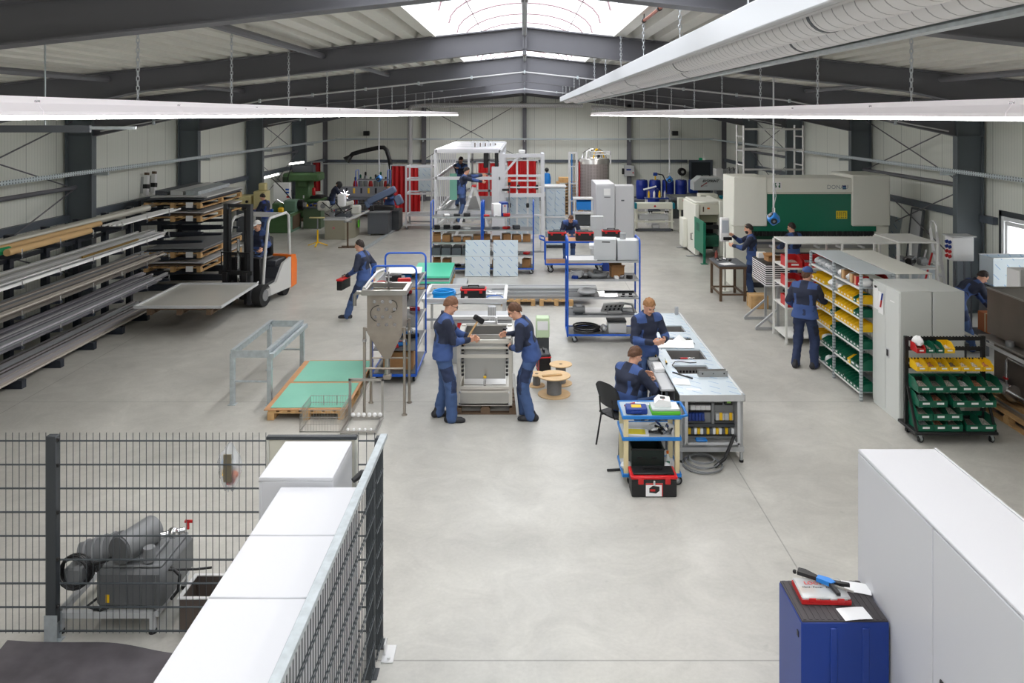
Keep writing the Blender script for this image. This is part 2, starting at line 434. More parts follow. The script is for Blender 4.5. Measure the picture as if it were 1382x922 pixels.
# ridge purlin, eaves struts, bracing rods
S(MB(ALUD).cyl((0, Y0, 5.74), (0, Y1, 5.74), .035, n=10), 'trim_ridge_tube')
ROD = BEAMM
def rods(lst, r=.016):
    mb = MB(ROD)
    for p, q in lst: mb.cyl(p, q, r, n=6)
    return S(mb, 'trim_bracing')
for sg in (-1, 1):
    for k in (1, 4):
        ya, yb = FR[k], FR[k+1] if sg < 0 else FR[k+1]
        if sg > 0: ya, yb = FR[k+1 if k == 1 else k], FR[(k+2 if k == 1 else k+1)] if k+2 < 7 or k != 1 else Y1
        x = sg*10.2
        rods([((x, ya+.2, 2.85), (x, yb-.2, 4.35)), ((x, ya+.2, 4.35), (x, yb-.2, 2.85)), ((x, ya+.2, 2.8), (x, yb-.2, .9)), ((x, ya+.2, .9), (x, yb-.2, 2.8))])
        S(MB(BEAMM).cyl((x, ya+.1, 2.85), (x, yb-.1, 2.85), .05, n=10), 'trim_strut')
    # pressed purlin struts under the roof between frames
    for k in range(5):
        for xx in (3.1, 6.4, 8.6):
            S(MB(BEAMM).cyl((sg*xx, FR[k]+.05, roof(xx)-.12), (sg*xx, FR[k+1]-.05, roof(xx)-.12), .045, n=8), 'trim_roof_strut')
GIRT = mat('girt', (88, 96, 106), 0.5)
for sg, nm in ((-1, 'left'), (1, 'right')):
    for z in (2.15,):
        for ya, yb in (((Y0, Y1),) if sg < 0 else ((17.9, Y1),)):
            S(MB(GIRT).box(sg*(HW-.005), ya, z-.09, sg*(HW-.13), yb, z+.07), 'trim_girt')
    S(MB(BEAMM).box(sg*(HW-.001), Y0 if sg < 0 else 18.2, 0, sg*(HW-.02), Y1, .22), 'baseboard_'+nm)
S(MB(GIRT).box(-HW, Y1-.13, 2.0, 8.5, Y1-.005, 2.15), 'trim_girt')
S(MB(BEAMM).box(-HW, Y1-.02, 0, HW, Y1-.001, .22), 'baseboard_back')
for x in (-10.42, -5.25, 0, 5.45, 10.42):
    mb = MB(BEAMM); hsec = roof(x)-.05
    mb.box(x-.1, Y1-.3, 0, x+.1, Y1-.28, hsec); mb.box(x-.008, Y1-.28, 0, x+.008, Y1-.02, hsec); mb.box(x-.1, Y1-.02, 0, x+.1, Y1-.003, hsec)
    S(mb, 'column')
mb = MB(BEAMM)
for sg in (-1, 1): mb.prism([(0, 5.5), (sg*10.4, 5.5-SL*10.4), (sg*10.4, 5.8-SL*10.4), (0, 5.8)], Y1-.3, Y1-.01)
S(mb, 'roof_beam')
rods([((-5.2, Y1-.35, 4.9), (-.1, Y1-.35, 2.2)), ((-.1, Y1-.35, 5.2), (-5.2, Y1-.35, 2.2))], .02)
# far door with its exit sign
mb = MB(mat('door_dark', (40, 46, 52), 0.45)); mb.box(8.72, Y1-.05, 0, 9.72, Y1-.004, 2.02)
dr = S(mb, 'door_1')
MB(GIRT).box(8.6, Y1-.08, 0, 8.72, Y1-.003, 2.14).box(9.72, Y1-.08, 0, 9.84, Y1-.003, 2.14).box(8.6, Y1-.085, 2.02, 9.84, Y1-.003, 2.14).build('door_frame', dr)
MB(CHROME).cyl((8.82, Y1-.1, 1.05), (8.96, Y1-.1, 1.05), .012, n=8).box(8.8, Y1-.06, .98, 8.85, Y1-.045, 1.14).build('door_handle', dr)
t = T('exit_sign', 'small green and white exit sign above the dark far door', 'sign', (9.25, Y1-.18, 2.2))
MB(mat('exit_green', (20, 150, 100), .4, emit=.1)).box(-.16, -.02, -.06, .02, .02, .06).build('sign_panel', t)
MB(mat('exit_white', (240, 245, 240), .4, emit=.1)).box(.03, -.02, -.06, .16, .02, .06).build('sign_lamp', t)
# cable trays
TRAY = mask_mat('tray_galv', (190, 200, 204), (96, 104, 108), lambda nt, x, y, z: mnode(nt, 'MULTIPLY', mnode(nt, 'MAXIMUM', stripe(nt, mnode(nt, 'ADD', y, 60), .09, .035), 0), mnode(nt, 'GREATER_THAN', mnode(nt, 'FRACT', mnode(nt, 'MULTIPLY', z, 17)), .45)), rough=.45, metal=.4)
for sg, side in ((-1, 'left'), (1, 'right')):
    mb = MB(TRAY); xa, xb = sg*9.78, sg*9.56
    mb.box(xa, Y0, 3.2, xb, Y1-.6, 3.206); mb.box(xa, Y0, 3.2, xa-sg*.004, Y1-.6, 3.26); mb.box(xb, Y0, 3.2, xb-sg*.004, Y1-.6, 3.29)
    t = T('cable_tray', 'perforated galvanised cable tray running along the %s wall columns' % side, 'cable tray')
    mb.build('tray', t)
    for y in FR:
        MB(GALV).box(sg*9.83, y-.03, 3.12, sg*9.5, y+.03, 3.198).build('bracket', t)
    mb = MB(BLACK)
    rr = random.Random(5)
    for q in range(3): mb.tube([(sg*(9.6+.05*q), Y0+i*2.2, 3.22+.008*rr.random()) for i in range(20)], .01, 5)
    mb.build('cable', t)
t = T('cable_tray', 'galvanised cable tray crossing the far end wall', 'cable tray')
MB(TRAY).box(-9.8, Y1-.56, 3.2, 9.8, Y1-.36, 3.206).box(-9.8, Y1-.56, 3.2, 9.8, Y1-.556, 3.29).build('tray', t)
for x in (-5.25, 0, 5.45): MB(GALV).box(x-.03, Y1-.56, 3.1, x+.03, Y1-.3, 3.198).build('bracket', t)
# spiral pipes at the far wall
def spiral(name, pts, r, label):
    m = mask_mat('spiral_duct', (196, 196, 198), (142, 142, 146), lambda nt, x, y, z: stripe(nt, mnode(nt, 'ADD', mnode(nt, 'ADD', x, y), mnode(nt, 'ADD', z, 90)), .12, .012), rough=.4, metal=.35)
    return tag(MB(m).tube(pts, r, 14), label, 'pipe') if False else tag(MB(m).tube(pts, r, 14).build(name), label, 'pipe')
spiral('exhaust_pipe', [(-5.9, Y1-.7, 0.0), (-5.9, Y1-.7, 4.8), (-5.8, Y1-.7, 4.95), (-5.6, Y1-.7, 4.99), (3.0, Y1-.7, 4.99)], .13, 'grey spiral exhaust pipe rising and running across the far wall')
spiral('exhaust_pipe', [(3.3, Y1-2.4, 4.86), (7.0, Y1-2.4, 4.66), (8.6, Y1-2.4, 4.5)], .11, 'grey spiral pipe sloping down right of the ridge ducts')
# conduits along the frames, copper pipe
for k, nm in ((2, 'third'), (4, 'fifth'),):
    y = FR[k]-.16; mb = MB(mat('conduit', (200, 200, 202), .4))
    z = lambda x: 5.47-SL*abs(x)
    mb.tube([(-9.6, y, z(9.6)-.3), (-5.9, y, z(5.9)), (0, y, z(0)), (5.9, y, z(5.9)), (9.6, y, z(9.6)-.3)], .016, 6)
    t = T('conduit', 'white conduit pipe clipped under the %s roof frame' % ORD[k], 'pipe'); mb.build('pipe', t)
    for x in np.arange(-8.4, 8.5, 1.2): MB(GALV).box(x-.02, y-.03, z(x)-.035-(.1*max(0, abs(x)-5.9)), x+.02, y+.05, z(x)+.04).build('clip', t)
t = T('copper_pipe', 'short copper pipe under the roof right of the skylight', 'pipe')
MB(mat('copper', (170, 90, 62), .35, .6)).cyl((1.42, 9.7, 5.62), (1.42, 7.1, 5.62), .018, n=8).build('pipe', t)
for y in (9.6, 8.5, 7.2): MB(BLACK).cyl((1.42, y-.03, 5.62), (1.42, y+.03, 5.62), .028, n=8).cyl((1.42, y, 5.62), (1.42, y, 5.74), .006, n=6).build('clip', t)
# wall fixings on far wall
t = tag(MB(BLACK).box(-8.35, Y1-.55, 3.42, -8.05, Y1-.3, 3.66, .02).box(-8.3, Y1-.3, 3.5, -8.1, Y1, 3.58).build('wall_speaker'), 'small black speaker box on the far wall, left of the exhaust pipe', 'speaker')
t = tag(MB(BLACK).box(7.65, Y1-.55, 3.42, 7.95, Y1-.3, 3.66, .02).box(7.7, Y1-.3, 3.5, 7.9, Y1, 3.58).build('wall_speaker'), 'small black speaker box on the far wall, above the blue barrels', 'speaker')

# ---------------------------------------------------------------- lamps
EM = mat('tube_light', (255, 250, 246), .4, emit=0.0)
def emitter(name, col, st):
    m = bpy.data.materials.new(name); m.use_nodes = True; b = m.node_tree.nodes['Principled BSDF']
    b.inputs['Base Color'].default_value = (.8, .8, .8, 1); b.inputs['Emission Color'].default_value = lin(col); b.inputs['Emission Strength'].default_value = st
    return m
TUBE = emitter('tube_glow', (255, 252, 250), 17.0)
LAMPW = mat('lamp_white', (240, 238, 240), .4); HOUSE = mat('lamp_housing_glow', (244, 238, 242), .4, emit=.16)  # housing sides get a weak emission so they read as lit white
LAMPG = mat('lamp_grey', (205, 203, 205), .4)
CHAIN = mat('chain', (196, 200, 204), .35, .6)
def chain(x, y, z0, z1, parent, r=.0045):
    mb = MB(CHAIN); z = z0; k = 0
    mb.cyl((x, y-.03, z0-.02), (x, y, z0+.05), .004, n=5).cyl((x, y+.03, z0-.02), (x, y, z0+.05), .004, n=5)
    z = z0+.05
    while z < z1-.03:
        w = .012; a = (w, 0) if k % 2 else (0, w)
        mb.tube([(x+a[0], y+a[1], z), (x+a[0], y+a[1], z+.032), (x, y, z+.046), (x-a[0], y-a[1], z+.032), (x-a[0], y-a[1], z), (x, y, z-.012)], r, 4, True)
        z += .042; k += 1
    mb.build('chain', parent)
def strip(x, z, ya, yb, label):
    t = T('strip_light', label, 'strip light')
    seg = 2.27; y = ya; k = 0
    prof_in = [(-.055, .13), (.055, .13), (.055, .085), (.10, .03), (.10, 0), (.085, 0), (.06, .02), (-.06, .02), (-.085, 0), (-.10, 0), (-.10, .03), (-.055, .085)]
    while y < yb-.1:
        y2 = min(y+seg, yb)
        h = MB(HOUSE).prism([(x+a, z+b) for a, b in prof_in], y+.003, y2-.003).build('light_housing', t)
        MB(TUBE).prism([(x-.08, z+.012), (x+.08, z+.012), (x+.05, z-.028), (x-.05, z-.028)], y+.02, y2-.02).build('lamp_diffuser', h)
        for q in (-.057, .057): MB(CHROME).box(x+q-.002, y2-.03, z+.09, x+q+.002, y2+.03, z+.105).build('joint_clip', h)
        y = y2
    y = 7.1
    while y < yb:
        ok = min(abs(y-f_) for f_ in FR); chain(x, y+(.25 if ok < .2 else 0), z+.13, roof(x)-.02, t); y += 2.27
    return t
strip(-3.4, 4.495, -5.81, 40.5, 'long white strip light on chains over the left half of the hall')
strip(3.4, 4.485, -5.81, 40.5, 'long white strip light on chains over the right half of the hall')
# the carrier beside the ducts: deep white trunking with two spiral ducts hung by it
t = T('light_trunking', 'deep white trunking hung on chains beside the two spiral ducts', 'strip light')
MB(mat('trunking_white', (208, 210, 213), .4)).box(1.40, 1.0, 5.02, 1.46, 32, 5.20, .008).build('trunking_body', t)
MB(LAMPG).box(1.46, 1.0, 5.16, 1.60, 32, 5.19).box(1.46, 1.0, 5.02, 1.50, 32, 5.05).build('lip', t)
y = 2.9
while y < 31:
    chain(1.43, y, 5.2, roof(1.43)-.02 if abs(1.43) > SK else 5.7, t); y += 2.27
DUCT = mask_mat('spiral_wrap', (236, 234, 234), (168, 166, 168), lambda nt, x, y, z: stripe(nt, mnode(nt, 'ADD', y, mnode(nt, 'MULTIPLY', mnode(nt, 'ADD', x, z), .3)), .14, .012), rough=.45, metal=.2)
for xx, which in ((1.66, 'nearer the white trunking'), (2.0, 'farther from the white trunking')):
    t = T('air_duct', 'long light grey spiral air duct, the one %s' % which, 'duct')
    MB(DUCT).cyl((xx, 1.0, 5.076), (xx, 31.6, 5.076), .128, n=24).build('duct_pipe', t)
    mb = MB(SLATE)
    for y in np.arange(4.4 + (xx-1.66)*4, 31, 4.0): MB(SLATE).cyl((xx, y-.02, 5.076), (xx, y+.02, 5.076), .1305, n=24).build('coupling', t)
t = T('support_rail', 'slim galvanised rail under the outer edge of the spiral ducts', 'rail')
MB(GALV).box(2.06, 1.0, 4.925, 2.14, 31.8, 4.945).box(2.12, 1.0, 4.945, 2.135, 31.8, 4.985).build('rail', t)
for y in np.arange(3, 31.5, 4): MB(GALV).cyl((2.145, y, 4.93), (2.145, y, roof(2.145)), .005, n=6).build('hanger', t)
# lower busbar rail under the left strip (black rail with white end)
t = T('busbar_rail', 'dark horizontal busbar rail below the left strip light', 'rail')
p0, p1 = at(-120, 172, 8.0), at(180, 169, 8.0)
MB(SLATE).box(-6.2, 8.0-.02, p0.z-.05, -4.3, 8.02, p0.z+.02).build('rail_body', t)
MB(GALV).box(-4.3, 7.985, p0.z-.02, -3.85, 8.015, p0.z+.01).build('rail_end', t)
for x in (-5.9, -4.75): MB(GALV).box(x-.006, 7.994, p0.z+.02, x+.006, 8.006, roof(x)-.03).build('hanger', t)

# ---------------------------------------------------------------- people: smooth bodies from blended limbs
NAVY = mat('navy_cloth', (40, 46, 66), 0.85, bump=.25, bscale=140)
ROYAL = mat('royal_cloth', (62, 86, 140), 0.85, bump=.25, bscale=140)
TROU = mat('trouser_blue', (68, 92, 136), 0.85, bump=.25, bscale=140)
TROUD = mat('trouser_navy', (44, 56, 88), 0.85, bump=.25, bscale=140)
SKIN = mat('skin', (222, 168, 140), 0.55)
LIP = mat('lip', (176, 104, 94), 0.5)
EYE_ = mat('eye_dark', (40, 34, 32), 0.3)
SHOE = mat('shoe_black', (36, 36, 40), 0.6)
PIPE = mat('reflective_piping', (206, 210, 214), 0.4)
HAIRB = mat('hair_brown', (92, 62, 42), 0.7, noise=.25, nscale=60)
HAIRD = mat('hair_dark', (44, 34, 30), 0.7, noise=.25, nscale=60)
HAIRL = mat('hair_blond', (156, 112, 72), 0.7, noise=.25, nscale=60)

class Field:
    def __init__(s, lo, hi, h):
        s.lo = np.array(lo, np.float32); s.h = h
        s.n = [int(math.ceil((hi[a]-lo[a])/h))+1 for a in range(3)]
        s.f = np.full(s.n, 9.0, np.float32)
    def box(s, lo, hi):
        sl = []
        for a in range(3):
            i = max(0, int((lo[a]-s.lo[a])/s.h)); j = min(s.n[a], int((hi[a]-s.lo[a])/s.h)+2)
            if j <= i: return None
            sl.append(slice(i, j))
        g = [np.arange(q.start, q.stop, dtype=np.float32)*s.h+s.lo[a] for a, q in enumerate(sl)]
        return tuple(sl), np.meshgrid(*g, indexing='ij', sparse=True)
    def smin(s, sl, d, k):
        f = s.f[sl]; hh = np.clip(.5+.5*(f-d)/k, 0, 1)
        s.f[sl] = np.where(f > 5, d, f*(1-hh)+d*hh-k*hh*(1-hh))
    def cone(s, a, b, ra, rb, k=.02, flat=None):
        a = np.array(a, np.float32); b = np.array(b, np.float32); m = max(ra, rb)+.09
        q = s.box(np.minimum(a, b)-m, np.maximum(a, b)+m)
        if q is None: return
        sl, (x, y, z) = q; ab = b-a; L = float(ab@ab)+1e-9
        px, py, pz = x-a[0], y-a[1], z-a[2]
        t = np.clip((px*ab[0]+py*ab[1]+pz*ab[2])/L, 0, 1)
        dx, dy, dz = px-t*ab[0], py-t*ab[1], pz-t*ab[2]
        if flat is not None:      # (axis, factor): squash along an axis
            n, fc = flat; c = dx*n[0]+dy*n[1]+dz*n[2]; e = fc-1
            dx, dy, dz = dx+n[0]*c*e, dy+n[1]*c*e, dz+n[2]*c*e
        s.smin(sl, np.sqrt(dx*dx+dy*dy+dz*dz)-(ra+(rb-ra)*t), k)
    def ell(s, c, r, B, k=.02, sub=False):
        c = np.array(c, np.float32); m = max(r)+.09; q = s.box(c-m, c+m)
        if q is None: return
        sl, (x, y, z) = q; px, py, pz = x-c[0], y-c[1], z-c[2]
        u = [(px*B[i][0]+py*B[i][1]+pz*B[i][2]) for i in range(3)]
        k0 = np.sqrt(sum((u[i]/r[i])**2 for i in range(3))); k1 = np.sqrt(sum((u[i]/r[i]**2)**2 for i in range(3)))+1e-6
        d = k0*(k0-1)/k1
        if sub:
            f = s.f[sl]; hh = np.clip(.5-.5*(f+d)/k, 0, 1); s.f[sl] = f*(1-hh)+(-d)*hh+k*hh*(1-hh)
        else: s.smin(sl, d, k)
    def cut(s, p, n):             # keep the side the normal points to
        x, y, z = s.box(s.lo, s.lo+np.array(s.n)*s.h)[1]
        s.f = np.maximum(s.f, -((x-p[0])*n[0]+(y-p[1])*n[1]+(z-p[2])*n[2]))
    def wrinkle(s, amp, fr=34.0, seed=0):
        x, y, z = s.box(s.lo, s.lo+np.array(s.n)*s.h)[1]; r = np.random.RandomState(seed); w = 0
        for q in range(4):
            d = r.normal(size=3); d[2] *= 1.6; d /= np.linalg.norm(d); w = w+np.sin(fr*(.6+.35*q)*(x*d[0]+y*d[1]+z*d[2])+r.rand()*6)
        s.f = s.f+amp*w.astype(np.float32)/2
    def surf(s):
        f = s.f; ins = f < 0; nx, ny, nz = s.n
        cnt = np.zeros((nx-1, ny-1, nz-1), np.int8); acc = None
        for i in (0, 1):
            for j in (0, 1):
                for k in (0, 1): cnt += ins[i:nx-1+i, j:ny-1+j, k:nz-1+k]
        act = np.argwhere((cnt > 0) & (cnt < 8))
        if len(act) == 0: return np.zeros((0, 3)), np.zeros((0, 4), int)
        idx = np.full(cnt.shape, -1, np.int64); idx[tuple(act.T)] = np.arange(len(act))
        P = np.zeros((len(act), 3)); W = np.zeros(len(act))
        cs = [(i, j, k) for i in (0, 1) for j in (0, 1) for k in (0, 1)]
        val = {c: f[act[:, 0]+c[0], act[:, 1]+c[1], act[:, 2]+c[2]] for c in cs}
        for c in cs:
            for a in range(3):
                if c[a]: continue
                e = list(c); e[a] = 1; e = tuple(e); A, B = val[c], val[e]; m = (A < 0) != (B < 0)
                t = np.where(m, A/np.where(m, A-B, 1), 0); q = np.array(c, float)[None, :].repeat(len(act), 0); q[:, a] += t
                P += q*m[:, None]; W += m
        P = (P/W[:, None]+act)*s.h+s.lo; Q = []
        for a in range(3):
            o, u = (a+1) % 3, (a+2) % 3
            A = [slice(None)]*3; B = [slice(None)]*3; A[a] = slice(0, -1); B[a] = slice(1, None)
            A[o] = B[o] = slice(1, -1); A[u] = B[u] = slice(1, -1)
            i0, i1 = ins[tuple(A)], ins[tuple(B)]
            for flip, m in ((False, i0 & ~i1), (True, ~i0 & i1)):
                e = np.argwhere(m)
                if not len(e): continue
                e[:, o] += 1; e[:, u] += 1; c = []
                for (do, du) in ((-1, -1), (0, -1), (0, 0), (-1, 0)):
                    g = e.copy(); g[:, o] += do; g[:, u] += du; c.append(idx[tuple(g.T)])
                q = np.stack(c if not flip else c[::-1], 1); Q.append(q[(q >= 0).all(1)])
        return P, np.concatenate(Q)
    def build(s, name, parent, mats, pick=None):
        P, Q = s.surf(); me = bpy.data.meshes.new(name); me.from_pydata(P.tolist(), [], Q.tolist())
        for m in mats: me.materials.append(m)
        if pick is not None and len(Q): me.polygons.foreach_set('material_index', pick(P[Q].mean(1)).astype(np.int32))
        me.polygons.foreach_set('use_smooth', [True]*len(me.polygons)); me.update()
        o = bpy.data.objects.new(name, me); C.objects.link(o); o.parent = parent; return o

def V(*a): return Vector(a)
def ik(A, Bt, l1, l2, hint):
    d = Bt-A; L = min(d.length, (l1+l2)*.999); u = d.normalized(); Bt = A+u*L
    c = (l1*l1+L*L-l2*l2)/(2*L); hgt = math.sqrt(max(0, l1*l1-c*c))
    p = hint-u*hint.dot(u); p = p.normalized() if p.length > 1e-4 else u.orthogonal().normalized()
    return A+u*c+p*hgt, Bt

def person(label, loc, rz, h=1.78, pel=(0, 0, .965), lean=0.0, side=0.0, twist=0.0, head=(0, 0), LH=None, RH=None, LE=(-.6, -.7, -.5), RE=(.6, -.7, -.5),
           LF=(-.11, 0, .09), RF=(.11, 0, .09), LK=(-.15, 1, .1), RK=(.15, 1, .1), toeL=.15, toeR=-.15, curl=.55, hair=HAIRB, res=.0085, cap=None, beard=None, glasses=False,
           top=(NAVY, ROYAL), leg=(TROU, TROUD), palmL=None, palmR=None, helmet=None, fat=1.0, seat=False, group=None):
    """local frame: faces +y, its right hand towards +x; hand targets are wrist points in that frame"""
    t = T('person', label, 'person', loc, rz, group); k = h/1.78; P = V(*pel)
    Mt = Euler((-lean, side, twist), 'XYZ').to_matrix(); r, f, u = Mt @ V(1, 0, 0), Mt @ V(0, 1, 0), Mt @ V(0, 0, 1)
    Mp = Euler((-lean*.45, side*.4, twist*.4), 'XYZ').to_matrix(); pr, pf, pu = Mp @ V(1, 0, 0), Mp @ V(0, 1, 0), Mp @ V(0, 0, 1)
    waist = P+(pu*.6+u*.4)*.15*k; chest = waist+u*.19*k; nb = waist+u*.36*k; S_ = {}
    nd = (u+V(0, 0, .6)).normalized(); hc = nb+nd*.155*k+f*.025*k
    Hm = Euler((-head[0], 0, head[1]), 'XYZ').to_matrix()
    yaw = math.atan2(-f.x, f.y) if abs(f.z) < .98 else 0
    Hb = Matrix.Rotation(twist, 3, 'Z') @ Hm; hr, hf, hu = Hb @ V(1, 0, 0), Hb @ V(0, 1, 0), Hb @ V(0, 0, 1)
    hc = hc+hf*.02*k+hu*.015*k
    arms = []; l1, l2 = .30*k, .27*k
    for sg, HT, E, pn in ((-1, LH, LE, palmL), (1, RH, RE, palmR)):
        sh = nb-u*.05*k+r*(sg*.185*k); HT = V(*HT) if HT is not None else sh+V(sg*.06, .04, -.55*k)
        el, wr = ik(sh, HT, l1, l2, V(*E)); d = (wr-el).normalized()
        n = V(*pn) if pn is not None else (V(-sg, 0, 0)); n = (n-d*n.dot(d)); n = n.normalized() if n.length > 1e-3 else d.orthogonal().normalized()
        arms.append((sg, sh, el, wr, d, n))
    legs = []
    for sg, ft, K, toe in ((-1, LF, LK, toeL), (1, RF, RK, toeR)):
        hp = P+pr*(sg*.095*k)-pu*.03*k; kn, an = ik(hp, V(*ft), .44*k, .43*k, V(*K)); td = V(-math.sin(toe), math.cos(toe), 0)
        legs.append((sg, hp, kn, an, td))
    pts = [P, waist, nb, hc]+[q for a in arms for q in a[1:4]]+[q for l in legs for q in l[1:4]]
    lo = [min(p[a] for p in pts)-.27 for a in range(3)]; hi = [max(p[a] for p in pts)+.27 for a in range(3)]
    lo[2] = max(lo[2], min(l[3].z for l in legs)-.12)
    def torso(F_, e, hem=False):
        kk = .06
        F_.cone(P-pr*.07*k, P+pr*.07*k, (.108*fat+e)*k, (.108*fat+e)*k, kk)
        F_.cone(waist-r*.055*k, waist+r*.055*k, (.104*fat+e)*k, (.104*fat+e)*k, kk)
        F_.cone(chest-r*.075*k-f*.01, chest+r*.075*k-f*.01, (.112*fat+e)*k, (.112*fat+e)*k, kk)
        F_.cone(nb-u*.07*k-r*.12*k, nb-u*.07*k+r*.12*k, (.078+e)*k, (.078+e)*k, kk)
        F_.cone(nb-u*.01*k-r*.07*k, nb-u*.01*k+r*.07*k, (.05+e)*k, (.05+e)*k, .05)
    # body
    B = Field(lo, hi, res); torso(B, -.012)
    for sg, hp, kn, an, td in legs:
        B.cone(hp, kn, .084*k, .056*k, .03); B.cone(kn, an, .055*k, .038*k, .02); B.cone(an-V(0, 0, .03), an+td*.1-V(0, 0, .055), .03, .022, .02)
    for sg, sh, el, wr, d, n in arms:
        B.cone(sh-r*sg*.01-u*.02, el, .044*k, .038*k, .03); B.cone(el, wr, .041*k, .028*k, .015)
        c = d.cross(n)*sg*1.0                                   # across the palm, towards the thumb
        if c.length < .5: c = d.orthogonal().normalized()
        for q in range(4):
            B.cone(wr+c*(.018-.012*q), wr+d*.085*k+c*(.032-.0215*q), .0145*k, .0125*k, .012)
            b0 = wr+d*(.088-.006*abs(q-1))*k+c*(.032-.0215*q); ln = (.044, .050, .046, .036)[q]*k; dd = d; p = b0; rr_ = .0105*k
            for sg2 in range(3):
                dd = (Matrix.Rotation(curl*(.7, 1.0, .8)[sg2], 3, d.cross(n)) @ dd)
                if dd.dot(n) < -.2: dd = d
                e2 = p+dd*ln*(1, .68, .55)[sg2]; B.cone(p, e2, rr_, rr_*.93, .006); p = e2; rr_ *= .93
        b0 = wr+d*.025*k+c*.024; m1 = b0+(d*.6+c*.65+n*.45).normalized()*.042*k; m2 = m1+(d*.85+c*.1+n*.5).normalized()*.034*k
        B.cone(b0, m1, .0145, .0115, .012); B.cone(m1, m2, .0115, .0095, .006)
    B.cone(nb-u*.02, hc-hu*.05*k, .058*k, .054*k, .03)
    HB = (hr, hf, hu)
    B.ell(hc+hu*.025*k, (.074*k, .093*k, .098*k), HB, .02); B.ell(hc-hu*.055*k+hf*.022*k, (.056*k, .066*k, .066*k), HB, .035)
    if res < .011:
        B.cone(hc+hf*.088*k+hu*.012*k, hc+hf*.108*k-hu*.028*k, .009, .014, .012)
        B.cone(hc+hf*.082*k+hu*.026*k-hr*.035, hc+hf*.082*k+hu*.026*k+hr*.035, .011, .011, .02)
        for sg in (-1, 1):
            B.ell(hc+hf*.094*k+hu*.004*k+hr*sg*.031, (.017, .014, .011), HB, .01, True)
            B.ell(hc+hf*.092*k-hu*.03*k+hr*sg*.036, (.02, .012, .018), HB, .025)
        B.ell(hc+hf*.078*k-hu*.105*k, (.02, .016, .014), HB, .02)
    for sg in (-1, 1): B.ell(hc+hr*sg*.076*k-hf*.006-hu*.008, (.009, .02, .032), HB, .008)
    B.build('body', t, [SKIN])
    # hair, eyes, lips
    G = Field([hc[a]-.2 for a in range(3)], [hc[a]+.2 for a in range(3)], max(.006, res*.8))
    G.ell(hc+hu*.032*k-hf*.006, (.0795*k, .098*k, .1015*k), HB, .02); G.ell(hc-hf*.035-hu*.01, (.076*k, .072*k, .092*k), HB, .03)
    G.cut(hc+hu*.02*k+hf*.02, hu*.86-hf*.52 if cap is None else hu*.7-hf*.7); G.wrinkle(.004, 90, 3)
    if hair is not None: G.build('hair', t, [hair])
    mb = MB(EYE_)
    for sg in (-1, 1):
        mb.mat(EYE_).sph(hc+hf*.087*k+hu*.004*k+hr*sg*.031, .0095, 8); mb.cyl(hc+hf*.094*k+hu*.027*k+hr*sg*.015, hc+hf*.086*k+hu*.028*k+hr*sg*.05, .005, .004, 6)
    mb.build('eyes', t)
    MB(LIP).cyl(hc+hf*.089*k-hu*.063*k-hr*.02, hc+hf*.089*k-hu*.063*k+hr*.02, .006, n=6).build('mouth', t)
    if glasses:
        g = MB(BLACK)
        for sg in (-1, 1):
            c0 = hc+hf*.104*k+hu*.004*k+hr*sg*.032
            g.tube([c0+hr*(.024*math.cos(q))+hu*(.017*math.sin(q)) for q in np.linspace(0, 5.6, 9)], .0028, 5, True); g.cyl(c0+hr*sg*.024, hc+hr*sg*.08+hu*.01, .0028, n=5)
        g.cyl(hc+hf*.106*k+hu*.008-hr*.009, hc+hf*.106*k+hu*.008+hr*.009, .0028, n=5); g.build('glasses', t)
    if beard is not None:
        G = Field([hc[a]-.2 for a in range(3)], [hc[a]+.2 for a in range(3)], max(.006, res*.8))
        G.ell(hc-hu*.058*k+hf*.024*k, (.064*k, .073*k, .074*k), HB, .02); G.cut(hc-hu*.036*k+hf*.02, -hu*.8-hf*.1); G.build('beard', t, [beard])
    if cap is not None:
        G = Field([hc[a]-.25 for a in range(3)], [hc[a]+.25 for a in range(3)], .007)
        G.ell(hc+hu*.036*k-hf*.004, (.089*k, .108*k, .108*k), HB, .02); G.cut(hc+hu*.045*k, hu*.97-hf*.2)
        G.ell(hc+hf*.13*k+hu*.058*k, (.07, .075, .011), HB, .012); G.build('cap', t, [cap])
    if helmet is not None:
        G = Field([hc[a]-.3 for a in range(3)], [hc[a]+.3 for a in range(3)], .009)
        G.ell(hc+hf*.03-hu*.005, (.11, .14, .155), HB, .02); G.ell(hc+hf*.13-hu*.03, (.085, .05, .12), HB, .03); G.cut(hc-hf*.045, hf*.9+hu*.25); G.build('welding_mask', t, [helmet])
    # jacket
    J = Field(lo, hi, res); torso(J, .02, True)
    J.cone(P-pr*.085*k-pu*.09*k, P+pr*.085*k-pu*.09*k, .122*fat*k, .122*fat*k, .05)
    J.wrinkle(.0045, 30, 1)
    if not seat: J.cut(P-pu*.075*k, pu)
    else: J.cut(P-pu*.02*k, pu)
    for sg, sh, el, wr, d, n in arms:
        J.cone(sh, el, .078*k, .060*k, .035); J.cone(el, wr-d*.005, .058*k, .043*k, .012)
        m_ = (sh+el)/2; J.cone(el-(el-sh).normalized()*.05+f*.01, el+d*.05, .062*k, .060*k, .01)
    J.cone(nb-u*.01-f*.012, nb+nd*.055*k-f*.012, .076*k, .072*k, .02); J.cut(nb+nd*.052*k, (-nd-f*.35).normalized())if False else None
    G = J.f; x, y, z = J.box(J.lo, J.lo+np.array(J.n)*J.h)[1]
    cn = (nd+f*.28).normalized(); cp = nb+nd*.052*k
    neck = (x-cp[0])*cn[0]+(y-cp[1])*cn[1]+(z-cp[2])*cn[2]
    nr = np.sqrt((x-cp[0])**2+(y-cp[1])**2+(z-cp[2])**2)
    J.f = np.where(nr < .13, np.maximum(J.f, neck), J.f)
    J.wrinkle(.0028, 48, 4)
